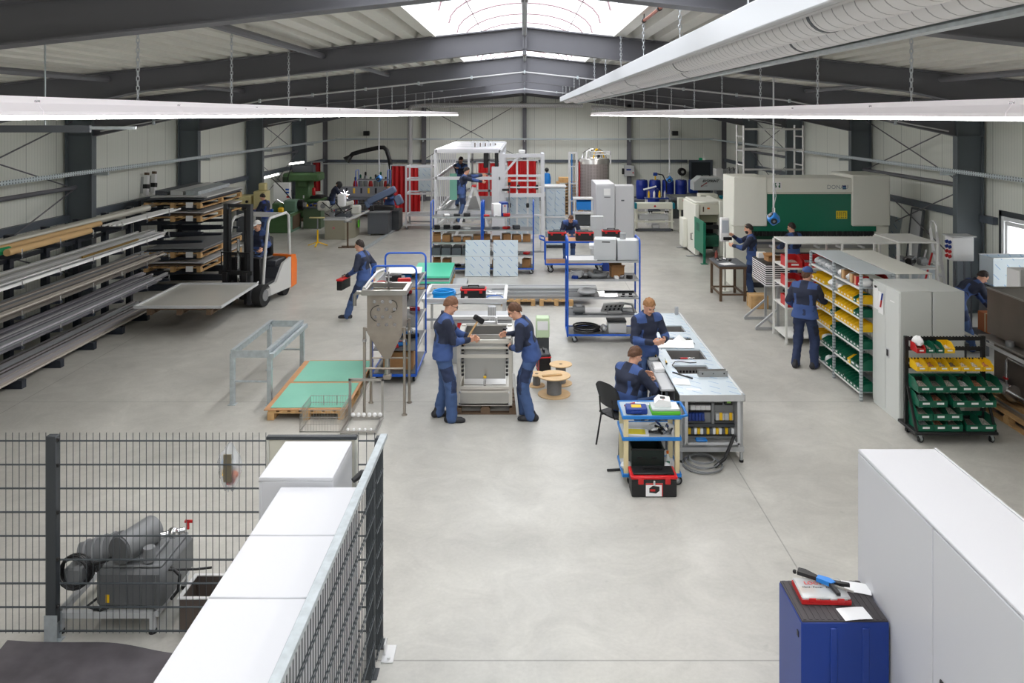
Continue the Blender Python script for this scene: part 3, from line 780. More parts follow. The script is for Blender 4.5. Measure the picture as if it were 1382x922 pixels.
    def pickJ(c):
        q = c-np.array(P); cu = q@np.array(u); cr = np.abs(q@np.array(r)); cf = q@np.array(f); out = np.zeros(len(c), int)
        out[(cu > .44*k) & (cr < .22*k) & (cr > .07)] = 1
        out[(cu < .16*k) & (cu > -.2)] = 1
        out[(cu < .34*k) & (cr > .115*k) & (cr < .16*k)] = 1
        for sg, sh, el, wr, d, n in arms:
            q = c-np.array(el); tt = q@np.array(d); rad = np.linalg.norm(q-np.outer(tt, np.array(d)), axis=1)
            m = (tt > -.01) & (tt < .3) & (rad < .09); out[m] = 0
            out[m & (tt < .17)] = 1; out[m & (tt >= .17)] = 0
            sd = (el-sh).normalized(); q = c-np.array(sh); tt = q@np.array(sd); rad = np.linalg.norm(q-np.outer(tt, np.array(sd)), axis=1)
            out[(tt > .05) & (tt < .24*k) & (rad < .10)] = 0
        return out
    J.build('jacket', t, list(top), pickJ)
    # trousers
    U = Field(lo, hi, res)
    U.cone(P-pr*.075*k, P+pr*.075*k, .116*fat*k, .116*fat*k, .05); U.cone(waist-pr*.05*k-pu*.03, waist+pr*.05*k-pu*.03, .108*fat*k, .108*fat*k, .05)
    for sg, hp, kn, an, td in legs:
        U.cone(hp, kn, .105*k, .083*k, .035); U.cone(kn, an-V(0, 0, .03)+td*.01, .082*k, .074*k, .03)
    U.wrinkle(.0065, 26, 7); U.wrinkle(.003, 55, 9)
    def pickU(c):
        out = np.zeros(len(c), int)
        for sg, hp, kn, an, td in legs:
            sd = (kn-hp).normalized(); q = c-np.array(hp); tt = q@np.array(sd); w_ = q-np.outer(tt, np.array(sd)); lat = w_@np.array(pr)*sg
            out[(tt > .16*k) & (tt < .36*k) & (lat > .045) & (lat < .15)] = 1
            q = c-np.array(kn); out[(np.linalg.norm(q, axis=1) < .125) & ((q@np.array(td)) > .02)] = 1
        return out
    U.build('trousers', t, list(leg), pickU)
    for sg, hp, kn, an, td in legs:
        zf = an.z-.09; sd = V(0, 0, 1).cross(td); G = Field([an[a]-.26 for a in range(3)], [an[a]+.26 for a in range(3)], .009)
        b0 = V(an.x, an.y, zf)
        G.cone(b0-td*.06+V(0, 0, .045), b0+td*.13+V(0, 0, .035), .047, .046, .02); G.cone(b0+td*.15+V(0, 0, .03), b0+td*.175+V(0, 0, .03), .042, .036, .02)
        G.cone(b0-td*.04+V(0, 0, .05), V(an.x, an.y, an.z+.03)-td*.01, .046, .048, .03); G.cut(b0+V(0, 0, .002), V(0, 0, 1)); G.build('shoe', t, [SHOE])
    return t
def hold(rz, loc, wpt):
    """a world point into a person's local frame"""
    d = Vector(wpt)-Vector(loc); c, s = math.cos(-rz), math.sin(-rz)
    return (d.x*c-d.y*s, d.x*s+d.y*c, d.z)

# ---------------------------------------------------------------- shorthands for parts
def bx(name, par, m, x0, y0, z0, x1, y1, z1, b=.004): return MB(m).box(x0, y0, z0, x1, y1, z1, b).build(name, par)
def cy(name, par, m, p0, p1, r, n=14, r2=None): return MB(m).cyl(p0, p1, r, r2, n).build(name, par)
def tb(name, par, m, pts, r, n=8, closed=False): return MB(m).tube(pts, r, n, closed).build(name, par)
def br(name, par, m, p0, p1, w, h=None): return MB(m).bar(p0, p1, w, h).build(name, par)
def arc(c, r, a0, a1, n, ax='xz'):
    o = []
    for k in range(n+1):
        a = a0+(a1-a0)*k/n; d = {'x': 0, 'y': 0, 'z': 0}; d[ax[0]] = r*math.cos(a); d[ax[1]] = r*math.sin(a)
        o.append((c[0]+d['x'], c[1]+d['y'], c[2]+d['z']))
    return o
def caster(par, x, y, r=.08, ang=0.0, plate=True, m=GREY):
    h = MB(GALV); z = r*2+.035
    h.at(x, y, 0, 0, 0, ang).box(-.04, -.04, z-.008, .04, .04, z, .002)
    h.prism([(-.03, z-.008), (.03, z-.008), (.055, r), (.03, r-.01)], -.03, -.026).prism([(-.03, z-.008), (.03, z-.008), (.055, r), (.03, r-.01)], .026, .03); h.home()
    c = h.build('caster', par); Mr = Matrix.Rotation(ang, 3, 'Z'); ctr = Vector((x, y, r))+Mr @ Vector((.042, 0, 0)); d = Mr @ Vector((0, 1, 0))
    w = MB(RUB).cyl(ctr-d*.018, ctr+d*.018, r, n=16).mat(m).cyl(ctr-d*.021, ctr+d*.021, r*.62, n=14)
    w.build('wheel', c); return c
def coil(name, par, m, c, r, n=3, tr=.01, dz=.016, ax='xy', seed=1):
    q = random.Random(seed); mb = MB(m); pts = []
    for k in range(n*16):
        a = 2*math.pi*k/16; rr_ = r*(1+.05*math.sin(k*.7)); e = dz*k/16
        pts.append((c[0]+rr_*math.cos(a), c[1]+rr_*math.sin(a), c[2]+e) if ax == 'xy' else (c[0]+rr_*math.cos(a), c[1]+e, c[2]+rr_*math.sin(a)))
    return mb.tube(pts, tr, 6).build(name, par)

# ---------------------------------------------------------------- fenced corner in front
WIRE = mat('fence_wire', (70, 76, 80), .5)
def mesh_fence(axis, a0, a1, c, par, z0=.07, z1=1.755):
    mb = MB(WIRE); n = int(round((a1-a0)/.0565))
    P = (lambda a, d, z: (a, c+d, z)) if axis == 'x' else (lambda a, d, z: (c+d, a, z))
    for k in range(n+1):
        a = a0+(a1-a0)*k/n; mb.cyl(P(a, 0, z0), P(a, 0, z1+.03), .003, n=5)
    z = z0+.02
    while z < z1+.01:
        for d in (-.006, .006): mb.bar(P(a0, d, z), P(a1, d, z), .006, .008)
        z += .203
    return mb.build('mesh_panel', par)
t = T('mesh_fence', 'dark grey wire mesh fence behind the vacuum pump corner, facing the hall', 'fence', (0, 0, 0))
mesh_fence('x', -5.4, -4.09, 6.9, t); mesh_fence('x', -3.97, -2.21, 6.9, t)
for (x, y) in ((-4.03, 6.9),):
    p = bx('fence_post', t, DARK, x-.045, y-.03, .16, x+.045, y+.03, 1.765, .006)
    MB(GALV).box(x-.055, y-.036, 0, x+.055, y-.03, .24).box(x-.055, y+.03, 0, x+.055, y+.036, .24).box(x-.075, y-.06, 0, x+.075, y+.06, .008).build('post_bracket', p)
    for z in (.3, .7, 1.1, 1.5, 1.72): bx('clamp', p, BLACK, x+.045, y-.036, z, x+.07, y-.012, z+.03)
t = T('mesh_fence', 'dark wire mesh fence beside the row of white cabinets, along the aisle', 'fence', (0, 0, 0))
mesh_fence('y', 3.0, 6.45, -1.20, t); mesh_fence('y', 6.54, 6.82, -1.20, t); mesh_fence('x', -1.42, -1.28, 6.9, t)
for (x, y) in ((-1.235, 6.49), (-1.235, 6.86)):
    p = bx('fence_post', t, DARK, x-.03, y-.035, .01, x+.03, y+.035, 1.765 if y > 6.6 else 1.70, .006)
    bx('post_foot', p, DARK, x-.06, y-.07, 0, x+.06, y+.07, .01)
MB(GALV).box(-1.225, 3.0, 1.755, -1.165, 6.86, 1.792, .003).box(-1.225, 3.0, 1.70, -1.219, 6.86, 1.755).build('top_rail', t)
h = MB(BLACK).box(-1.33, 6.44, 1.60, -1.28, 6.52, 1.64, .012).cyl((-1.3, 6.46, 1.63), (-1.36, 6.40, 1.60), .03, .02, 10).build('latch', t)
t = T('screen_panel', 'cream screen panel with dark top rail in the mesh fence behind the cabinets', 'panel', (0, 0, 0))
bx('panel', t, mat('screen_cream', (206, 204, 190), .5), -2.18, 6.89, .06, -1.45, 6.91, 1.73, .003)
MB(DARK).box(-2.2, 6.875, 1.73, -1.43, 6.925, 1.76, .004).build('top_rail', t)
for x in (-2.2, -1.45): bx('side_rail', t, mat('cream_rail', (196, 196, 188), .4), x, 6.88, 0, x+.02, 6.92, 1.73)
t = tag(MB(ALU).box(-1.18, 6.62, 0, -1.08, 6.84, .012, .003).box(-1.17, 6.7, .012, -1.155, 6.8, .1, .003).cyl((-1.12, 6.66, .01), (-1.12, 6.66, .03), .014, n=8).build('floor_bracket'), 'small bright metal foot bracket bolted to the floor at the fence corner', 'bracket')
# bag of leftovers hanging on the fence
t = T('hanging_bag', 'clear plastic bag of red and yellow scraps hanging on the mesh fence', 'bag', (-2.555, 6.95, 1.28))
def blob(mb, c, r, seed, amp=.18, n=14):
    q = random.Random(seed); k = len(mb.v); mb.sph(c, r, n)
    for i in range(k, len(mb.v)):
        p = mb.v[i]; mb.v[i] = tuple(c[a]+(p[a]-c[a])*(1+amp*(q.random()-.5)*2) for a in range(3))
    return mb
blob(MB(mat('bag_film', (236, 240, 244), .15, alpha=.3)), (0, .05, .16), (.1, .05, .2), 4).build('bag', t)
for (c, m_, q) in (((-.03, .04, .12), YEL, .035), ((.035, .05, .1), ORANGE, .035), ((0, .05, .05), RED, .04), ((.03, .05, .18), PAPER, .04), ((-.04, .05, .2), mat('pale_blue', (160, 190, 225), .5), .035)):
    blob(MB(m_), c, q, 9).build('scrap', t)
bx('board_strip', t, mat('strip_olive', (120, 112, 92), .6), -.035, -.012, .06, .035, 0, .3, .003)
# vacuum pump on its frame
PUMP = mat('pump_grey', (96, 98, 100), .45)
t = T('vacuum_pump', 'dark grey vacuum pump on a pale steel frame behind the mesh fence', 'pump', (-3.63, 7.35, 0))
fr = MB(LGREY)
for y in (-.33, .33): fr.bar((-.42, y, .16), (.42, y, .16), .05)
for x in (-.42, -.1, .42): fr.bar((x, -.33, .16), (x, .33, .16), .05)
fr.build('base_frame', t)
for x in (-.4, .4):
    for y in (-.33, .33):
        l = MB(LGREY).box(x-.022, y-.022, .03, x+.022, y+.022, .16).build('leg', t); MB(RUB).cyl((x, y, 0), (x, y, .03), .035, n=12).build('foot', l)
MB(PUMP).box(-.1, -.34, .21, .5, .3, .54, .035).build('tank', t)
for k in range(5): bx('rib', t, PUMP, -.06+.12*k, -.348, .25, -.05+.12*k, -.338, .5)
bx('lid', t, mat('pump_light', (120, 122, 124), .4), -.06, -.3, .54, .46, .28, .565, .01)
m_ = MB(mat('pump_light', (120, 122, 124), .4)).cyl((.10, -.3, .70), (.23, .04, .71), .125, n=24).mat(PUMP).cyl((.093, -.318, .70), (.10, -.3, .70), .115, n=24).build('motor', t)
MB(mat('pump_light', (120, 122, 124))).box(.1, -.25, .565, .36, .1, .6, .01).build('motor_foot', t)
MB(PUMP).cyl((-.02, .02, .56), (-.36, -.08, .50), .14, n=24).build('blower', t)
for k in range(4): MB(GREY).cyl((-.08-.07*k, -.0-.02*k, .548-.012*k), (-.095-.07*k, -.003-.02*k, .545-.012*k), .152, n=24).build('cooling_fin', t)
MB(GREY).box(-.42, -.27, .36, -.26, -.1, .52, .02).build('terminal_box', t)
coil('cable_coil', t, BLACK, (-.30, -.33, .5), .135, 4, .012, .03, 'xz'); tb('hose', t, BLACK, [(-.2, -.3, .55), (.0, -.32, .62), (.1, -.1, .66)], .013)
MB(CHROME).cyl((.36, -.1, .72), (.54, .0, .72), .028, n=12).sph((.45, -.05, .72), .05, 10).build('valve', t)
MB(RED).cyl((.56, .02, .72), (.56, .02, .8), .012, n=8).box(.53, .01, .78, .6, .03, .8).build('valve_handle', t)
MB(GREY).cyl((.33, -.25, .58), (.33, -.25, .7), .05, n=14).build('filter', t)
tb('hose', t, BLACK, [(.5, -.2, .5), (.6, -.25, .45), (.57, -.22, .3), (.52, -.25, .24)], .014); tb('hose', t, BLACK, [(.5, -.25, .5), (.68, -.1, .42), (.78, .0, .38)], .011)
bx('warning_label', t, YEL, .0, -.352, .27, .03, -.349, .34, 0); tb('hose', t, BLACK, [(-.05, -.2, .3), (-.2, -.3, .2), (-.05, -.34, .2), (.05, -.3, .22)], .012)
t = T('steel_tub', 'open brown steel tub on the floor between the pump and the cabinets', 'tub', (-2.64, 7.22, 0))
mb = MB(mat('tub_brown', (104, 94, 88), .5, .4))
for a in ((-.37, -.18, 0, .37, -.165, .28), (-.37, .165, 0, .37, .18, .28), (-.37, -.165, 0, -.355, .165, .28), (.355, -.165, 0, .37, .165, .28), (-.36, -.17, 0, .36, .17, .02)): mb.box(*a)
mb.build('tub', t)
MB(ALU).box(-.385, -.195, .28, .385, -.16, .29).box(-.385, .16, .28, .385, .195, .29).box(-.385, -.16, .28, -.35, .16, .29).box(.35, -.16, .28, .385, .16, .29).build('rim', t)
def matf(u, v):
    x = -4.45+u*1.5+.12*(1-v); y = 4.9+v*1.92; z = .02+.012*math.sin(u*9+v*3)+.015*max(0, .12-u)*8+.10*max(0, v-.93)*math.sin(u*5+1)**2*6*(.4)
    return (x+.09*v+.03*math.sin(v*4), y+.06*math.sin(u*3.4+.4)-.06*u, z)
tag(MB(mat('mat_black', (84, 80, 84), .5, noise=.25, nscale=5)).sheet(matf, 24, 24, .012).build('rubber_mat'), 'wavy black rubber mat on the floor in front of the mesh fence', 'mat')
# white cabinets inside the fence
def cabinet(x0, x1, y0, y1, z, label, group=None):
    t = T('metal_cabinet', label, 'cabinet', ((x0+x1)/2, (y0+y1)/2, 0), 0, group); a, b = (x1-x0)/2, (y1-y0)/2
    bx('body', t, CABW, -a+.02, -b+.004, 0, a, b-.004, z-.03, .004); bx('top', t, CABW, -a, -b+.003, z-.03, a, b-.003, z, .005)
    d = bx('door', t, CABW, -a, -b+.008, .04, -a+.019, b-.008, z-.04, .003); MB(BLACK).box(-a-.012, b-.1, z*.5, -a, b-.07, z*.5+.14, .004).build('handle', d)
    return t
for k, (ya, yb, w) in enumerate(((5.40, 6.10, 'the farther of three in a row behind'), (4.70, 5.395, 'the middle of three in a row beside'), (3.9, 4.695, 'the nearest of three in a row beside'))):
    cabinet(-1.84, -1.255, ya, yb, 1.69, 'flat topped white metal cabinet, %s the mesh fence' % w)
cabinet(-2.02, -1.455, 6.13, 6.82, 1.745, 'white metal cabinet standing apart in the fence corner before the screen panel')
# ---------------------------------------------------------------- right foreground
t = T('double_cabinet', 'long white double door cabinet in the lower right corner', 'cabinet', (2.54, 3.9, 0))
bx('body', t, CABW, .02, 0, 0, .60, 2.26, 1.93, .004); bx('top', t, CABW, .004, 0, 1.925, .605, 2.265, 1.95, .006)
MB(CABW).box(.585, 0, 1.95, .605, 2.265, 1.958, .002).build('top_rib', t)
for a, b in ((.004, 1.125), (1.135, 2.255)):
    d = bx('door', t, CABW, 0, a, .05, .018, b, 1.922, .004)
    if a < 1: MB(BLACK).box(-.012, b-.16, .98, 0, b-.1, 1.06, .004).build('handle', d)
t = T('tool_cabinet', 'deep blue workshop cabinet with ribbed black top beside the white double cabinet', 'cabinet', (1.915, 5.58, 0))
bx('body', t, BLUED, 0, .01, .05, .61, .5, .985, .006)
for x in (.2, .42): bx('pressed_rib', t, BLUED, x, 0, .1, x+.05, .012, .95, .006)
bx('plinth', t, BLACK, .03, .04, 0, .58, .47, .05); 
mb = MB(mat('rubber_top', (62, 58, 60), .7)).box(.006, .012, .985, .604, .494, .996, .002)
for k in range(14): mb.box(.02+.042*k, .02, .996, .04+.042*k, .488, 1.0)
mb.build('rubber_top', t)
for z in (.85, .45): MB(BLACK).box(-.004, .06, z, 0, .09, z+.04).build('edge_slot', t)
# assortment case
t = T('assortment_case', 'red assortment case with clear lid on the blue cabinet', 'case', (2.16, 5.885, 1.0), R(-2))
mb = MB(RED); mb.box(-.175, -.125, 0, .175, .125, .012, .004)
for a in ((-.175, -.125, .01, .175, -.12, .035), (-.175, .12, .01, .175, .125, .035), (-.175, -.12, .01, -.17, .12, .035), (.17, -.12, .01, .175, .12, .035)): mb.box(*a)
mb.build('base', t)
q = random.Random(2)
for i in range(5):
    for j in range(3): bx('insert', t, random.Random(i*3+j).choice([ALUD, CARD, LGREY, PAPER, GREY]), -.16+.065*i, -.11+.075*j, .014, -.105+.065*i, -.045+.075*j, .03+.014*q.random(), .006)
bx('lid', t, mat('case_lid', (228, 232, 232), .12, alpha=.45), -.172, -.122, .036, .172, .122, .058, .008)
text_part('logo_lettering', 'LOCTITE', .05, RED, t, (-.01, .045, .0595), (0, 0, 0), 0, .001); text_part('lid_lettering', 'Hand · Power · Sortiment', .026, BLACK, t, (0, -.005, .0595), (0, 0, 0))
for x in (-.1, .1): bx('latch', t, RED, x-.025, -.13, .02, x+.025, -.122, .05)
t = T('bar_clamp', 'blue and black one hand bar clamp lying on the red case', 'clamp', (2.2, 5.91, 1.085), R(-38))
MB(STEEL).box(-.22, -.006, -.012, .2, .006, .0, .001).build('bar', t)
MB(BLUEB).prism([(-.06, -.02), (.05, -.025), (.07, .015), (.02, .04), (-.06, .03)], -.014, .016, 'z').build('grip_body', t)
MB(BLACK).prism([(-.2, -.02), (-.06, -.012), (-.06, .022), (-.16, .05), (-.21, .04)], -.012, .014, 'z').build('fixed_jaw', t)
MB(BLACK).prism([(.06, .0), (.16, .05), (.15, .07), (.04, .035)], -.010, .012, 'z').build('trigger', t)
MB(BLACK).prism([(.03, -.02), (.12, -.11), (.14, -.1), (.06, -.01)], -.010, .012, 'z').build('handle', t)
MB(BLACK).sph((-.225, -.0, -.006), .016, 8).build('bar_end', t)
for (x, y, a, w) in ((2.31, 5.66, .1, 'under the edge of the red case'), (2.45, 5.97, -.3, 'between the red case and the white cabinet')):
    tag(MB(PAPER).sheet(lambda u, v: (-.1+.2*u, -.07+.14*v, .003+.004*math.sin(u*3)), 4, 4, .001).build('paper_sheet', None, (x, y, 1.0), a), 'white paper sheet on the blue cabinet, %s' % w, 'paper')

# ---------------------------------------------------------------- left of the aisle: hopper, sheets, frames
HS = mat('hopper_steel', (168, 160, 150), .34, .7, noise=.06)
t = T('hopper', 'stainless feed hopper with cone outlet on four tube legs', 'hopper', (-2.1, 12.36, 0))
mb = MB(HS)
mb.prism([(-.265, 1.22), (.265, 1.22), (.265, 1.8), (-.265, 1.8)], -.24, -.225).box(-.265, .225, 1.22, .265, .24, 1.8).box(-.265, -.225, 1.22, -.25, .225, 1.8).box(.25, -.225, 1.22, .265, .225, 1.8)
mb.build('hopper_body', t)
c = MB(HS); a, b = .265, .05
c.add([(-a, -.24, 1.23), (a, -.24, 1.23), (a, .24, 1.23), (-a, .24, 1.23), (-b, -b, .78), (b, -b, .78), (b, b, .78), (-b, b, .78)], [(0, 1, 5, 4)[::-1], (1, 2, 6, 5)[::-1], (2, 3, 7, 6)[::-1], (3, 0, 4, 7)[::-1], (4, 5, 6, 7)[::-1]]); c.build('cone', t)
r_ = MB(STEEL)
for q in ((-.34, -.31, 1.8, .34, -.25, 1.88), (-.34, .25, 1.8, .34, .31, 1.88), (-.34, -.25, 1.8, -.27, .25, 1.88), (.27, -.25, 1.8, .34, .25, 1.88)): r_.box(*q, .006)
r_.build('rim', t)
for x in (-.3, .3):
    for y in (-.26, .26):
        l = cy('leg', t, HS, (x, y, .02), (x, y, 1.32), .022); cy('foot', l, HS, (x, y, 0), (x, y, .02), .04)
        br('leg_bracket', t, HS, (x, y, 1.28), (x*.86, y*.9, 1.28), .03, .05); MB(CHROME).cyl((x, y, 1.1), (x, y, 1.14), .03, n=12).build('collar', l)
for y in (-.26, .26): cy('cross_tube', t, HS, (-.3, y, .7), (.3, y, .7), .014)
cy('outlet', t, STEEL, (0, 0, .78), (0, 0, .52), .04); MB(HS).box(-.06, -.05, .46, .06, .05, .53, .008).build('outlet_valve', t)
for j, rw in enumerate(((-.15, -.03, .09), (-.09, .03, .15), (-.14, -.03, .09), (-.09, .03, .15))):
    for x in rw: MB(CHROME).cyl((x, -.24, 1.70-.115*j), (x, -.264, 1.70-.115*j), .027, n=10).build('bolt', t)
tb('cable', t, BLACK, arc((.1, -.255, 1.63), .09, 1.6, -1.5, 10), .005); tb('cable', t, BLACK, arc((-.09, -.255, 1.52), .12, 1.5, 4.5, 10), .005)
MB(CHROME).cyl((0, .1, 1.6), (0, .1, 2.08), .014, n=10).cyl((-.05, .1, 1.92), (.05, .1, 1.92), .012, n=8).cyl((-.05, .1, 2.0), (.05, .1, 2.0), .01, n=8).build('level_probe', t)
tb('hose', t, mat('hose_clear', (206, 208, 208), .2), [(-.05, .1, 2.12), (-.16, .05, 2.08), (-.25, -.1, 1.98), (-.31, -.2, 1.89)], .022)
tb('side_pipe', t, STEEL, [(-.34, 0, 1.78), (-.46, 0, 1.78), (-.5, 0, 1.74), (-.5, 0, 1.58)], .03, 12)
# green filmed sheets on pallets
def pallet(x, y, z, rz, label, m=WOOD, L=1.2, W=.8, group=None, name='pallet'):
    t = T(name, label, 'pallet', (x, y, z), rz, group)
    for k, yy in enumerate((-W/2+.05, 0, W/2-.05)):
        bx('skid', t, m, -L/2, yy-.05, 0, L/2, yy+.05, .022, .002)
        for xx in (-L/2+.07, 0, L/2-.07): bx('block', t, m, xx-.07, yy-.05, .022, xx+.07, yy+.05, .1, .002)
    for xx in (-L/2+.05, 0, L/2-.05): bx('stringer', t, m, xx-.05, -W/2, .1, xx+.05, W/2, .122, .002)
    n = 5 if W < 1 else 7
    for k in range(n): yy = -W/2+.07+(W-.14)*k/(n-1); bx('deck_board', t, m, -L/2, yy-.06, .122, L/2, yy+.06, .144, .002)
    return t
pallet(-3.22, 12.46, 0, R(90), 'wooden pallet under the nearer green filmed sheet', L=1.14, W=1.14)
pallet(-3.26, 13.68, 0, R(90), 'wooden pallet under the farther green filmed sheet', L=1.14, W=1.14)
tag(MB(PLY).box(-.62, -1.18, 0, .6, 1.18, .016, .003).build('plywood_board', None, (-3.24, 13.07, .145), R(1)), 'orange plywood board on pallets under the two green filmed sheets', 'board')
for (y, w) in ((12.5, 'nearer'), (13.68, 'farther')):
    tag(MB(MINT).box(-.55, -.545, 0, .55, .545, .006, .001).mat(PLY).box(-.55, .545, 0, .55, .585, .004).build('metal_sheet', None, (-3.22, y, .1625), R(1)), 'shiny metal sheet under pale green film, the %s of two on the floor pallets' % w, 'sheet')
# galvanised table frame
t = T('table_frame', 'empty galvanised steel table frame without a top, beside the green sheets', 'frame', (-4.23, 13.4, 0), R(-1))
for x in (-.29, .29):
    br('side_beam', t, GALV, (x, -.92, .80), (x, .92, .80), .012, .12); br('side_flange', t, GALV, (x-.02 if x > 0 else x+.02, -.92, .862), (x-.02 if x > 0 else x+.02, .92, .862), .06, .008)
    for y in (-.86, .86):
        l = bx('leg', t, GALV, x-.035, y-.035, .01, x+.035, y+.035, .80, .004); bx('foot_plate', l, GALV, x-.06, y-.06, 0, x+.06, y+.06, .01)
br('side_beam', t, GALV, (.345, -.92, .77), (.345, .92, .77), .05, .07)
for y in (-.91, .91): br('end_beam', t, GALV, (-.29, y, .80), (.29, y, .80), .012, .11)
br('cross_tube', t, GALV, (-.29, -.86, .36), (.29, -.86, .36), .025); br('cross_tube', t, GALV, (-.29, .86, .36), (.29, .86, .36), .025)
# wire basket and roller frame
t = T('wire_basket', 'open rectangular wire basket on the floor in front of the green sheets', 'basket', (-2.9, 11.75, 0))
WB = mat('basket_wire', (172, 172, 168), .35, .6)
for nm, f in (('side', lambda mb, s: [mb.cyl((s*.29, -.3+.04*k, .01), (s*.29, -.3+.04*k, .31), .0022, n=4) for k in range(16)]), ('end', lambda mb, s: [mb.cyl((-.29+.04*k, s*.3, .01), (-.29+.04*k, s*.3, .31), .0022, n=4) for k in range(15)])):
    for s in (-1, 1):
        mb = MB(WB); f(mb, s)
        for z in (.01, .11, .21, .31):
            if nm == 'side': mb.bar((s*.29, -.3, z), (s*.29, .3, z), .006)
            else: mb.bar((-.29, s*.3, z), (.29, s*.3, z), .006)
        mb.build('basket_'+nm, t)
bx('basket_floor', t, mat('basket_floor', (198, 196, 190), .4, .4), -.285, -.295, .006, .285, .295, .01, 0)
for x in (-.1, .1): br('divider', t, WB, (x, .3, .01), (x, .3, .31), .008)
t = T('roller_conveyor', 'low stainless frame with white rollers and an upright hoop, in front of the hopper', 'frame', (-2.33, 11.66, 0))
for x in (-.25, .23):
    br('side_rail', t, STEEL, (x, -.3, .03), (x, .3, .03), .03, .04); br('upright', t, STEEL, (x, .28, .04), (x, .28, .6), .035)
br('hoop_bar', t, STEEL, (-.268, .28, .585), (.248, .28, .585), .035)
for y in (-.28, .28): br('end_rail', t, STEEL, (-.25, y, .03), (.23, y, .03), .03, .03)
for k in range(6): MB(PAPER).sph((-.2+.08*k, .25, .075), .032, 12).build('roller', t)
for k in range(5): MB(PAPER).sph((-.16+.08*k, -.27, .06), .022, 10).build('roller', t)
# ---------------------------------------------------------------- blue hoop carts
def hoop_cart(label, loc, rz=0, L=1.42, W=.66, shelves=(.16, .53, .885, 1.244, 1.606), top=2.04, group=None, m=mat('shelf_dark', (88, 90, 92), .5)):
    """posts at both ends in x; shelves are steel trays"""
    t = T('shelf_cart', label, 'cart', loc, rz, group)
    for x in (-L/2, L/2):
        r_ = .09; pts = [(x, -W/2, .14), (x, -W/2, top-r_)]+arc((x, -W/2+r_, top-r_), r_, math.pi, math.pi/2, 5, 'yz')+arc((x, W/2-r_, top-r_), r_, math.pi/2, 0, 5, 'yz')+[(x, W/2, .14)]
        tb('hoop_post', t, BLUE, pts, .0175, 10)
    for k, z in enumerate(shelves):
        s = MB(m).box(-L/2+.01, -W/2+.01, z-.012, L/2-.01, W/2-.01, z, .002).build('shelf', t)
        for y in (-W/2, W/2): br('shelf_lip', s, ALUD if k else BLUE, (-L/2+.018, y, z-.004), (L/2-.018, y, z-.004), .02, .035)
    br('base_rail', t, BLUE, (-L/2, -W/2, .14), (-L/2, W/2, .14), .03, .04); br('base_rail', t, BLUE, (L/2, -W/2, .14), (L/2, W/2, .14), .03, .04)
    for x in (-L/2+.1, L/2-.1):
        for y in (-W/2+.06, W/2-.06): caster(t, x, y, .055)
    return t
BOXC = (CARD, CARD, PAPER, LGREY, ALUD, BLACK)
def carton(name, label, cat, loc, sz, m, rz=0, group=None, opened=False):
    t = T(name, label, cat, loc, rz, group); a, b, c = sz[0]/2, sz[1]/2, sz[2]
    if opened:
        mb = MB(m)
        for q in ((-a, -b, 0, a, -b+.006, c), (-a, b-.006, 0, a, b, c), (-a, -b+.006, 0, -a+.006, b-.006, c), (a-.006, -b+.006, 0, a, b-.006, c), (-a+.004, -b+.004, 0, a-.004, b-.004, .006)): mb.box(*q)
        mb.build('box_body', t)
        for s in (-1, 1): MB(m).add([(-a, s*b, c), (a, s*b, c), (a, s*(b+.07), c+.05), (-a, s*(b+.07), c+.05), (-a, s*b, c-.005), (a, s*b, c-.005), (a, s*(b+.07), c+.045), (-a, s*(b+.07), c+.045)], [(0, 1, 2, 3), (7, 6, 5, 4), (0, 4, 5, 1), (1, 5, 6, 2), (2, 6, 7, 3), (3, 7, 4, 0)]).build('flap', t)
    else:
        bx('box_body', t, m, -a, -b, 0, a, b, c, .004); bx('tape', t, mat('tape', (206, 176, 130), .4), -a-.001, -.025, .01, a+.001, .025, c+.0012, 0)
    return t
def toolbox(label, loc, rz=0, k=1.0, group=None):
    t = T('toolbox', label, 'toolbox', loc, rz, group)
    bx('body', t, BLACK, -.25*k, -.13*k, 0, .25*k, .13*k, .2*k, .012); bx('lid', t, mat('lid_red', (206, 30, 36), .4), -.26*k, -.14*k, .2*k, .26*k, .14*k, .235*k, .01); bx('lid_inlay', t, BLACK, -.23*k, -.1*k, .235*k, .23*k, .1*k, .255*k, .008)
    h = MB(BLACK).bar((-.1*k, 0, .285*k), (.1*k, 0, .285*k), .022*k, .018*k).bar((-.1*k, 0, .25*k), (-.1*k, 0, .29*k), .02*k).bar((.1*k, 0, .25*k), (.1*k, 0, .29*k), .02*k).build('handle', t)
    for x in (-.15, .15): bx('latch', t, RED, (x-.03)*k, -.146*k, .15*k, (x+.03)*k, -.128*k, .215*k, .004)
    return t

# ---------------------------------------------------------------- centre: the machine two men work on
pallet(-.59, 12.52, 0, 0, 'dark worn pallet under the stainless machine between two men', WOODD, 1.0, .8)
t = T('wash_tank_machine', 'stainless tank machine in an open frame on a dark pallet between two men', 'machine', (-.59, 12.12, .145))
FRM = mat('frame_steel', (206, 202, 194), .35, .4)
for x in (-.40, .38):
    br('front_post', t, FRM, (x, 0, 0), (x, 0, .98), .05); br('rear_post', t, FRM, (x, .74, 0), (x, .74, 1.0), .045)
    br('side_rail', t, FRM, (x, .02, .94), (x, .74, .98), .05); br('side_rail', t, FRM, (x, .02, .22), (x, .74, .22), .04)
for z, w in ((.955, .05), (.86, .025), (.735, .045), (.26, .04), (.205, .03)): br('cross_rail', t, FRM, (-.4, -.006, z), (.38, -.006, z), .04, w)
bx('front_panel', t, STEEL, -.38, -.02, .0, .36, -.005, .19, .004); br('base_rail', t, FRM, (-.4, 0, .01), (.38, 0, .01), .04, .03)
bx('tank_wall', t, mat('tank_grey', (176, 176, 174), .35, .6), -.32, .16, .34, .30, .175, .9); bx('lower_panel', t, STEEL, -.33, .1, .26, .31, .5, .275)
tk = MB(STEEL)
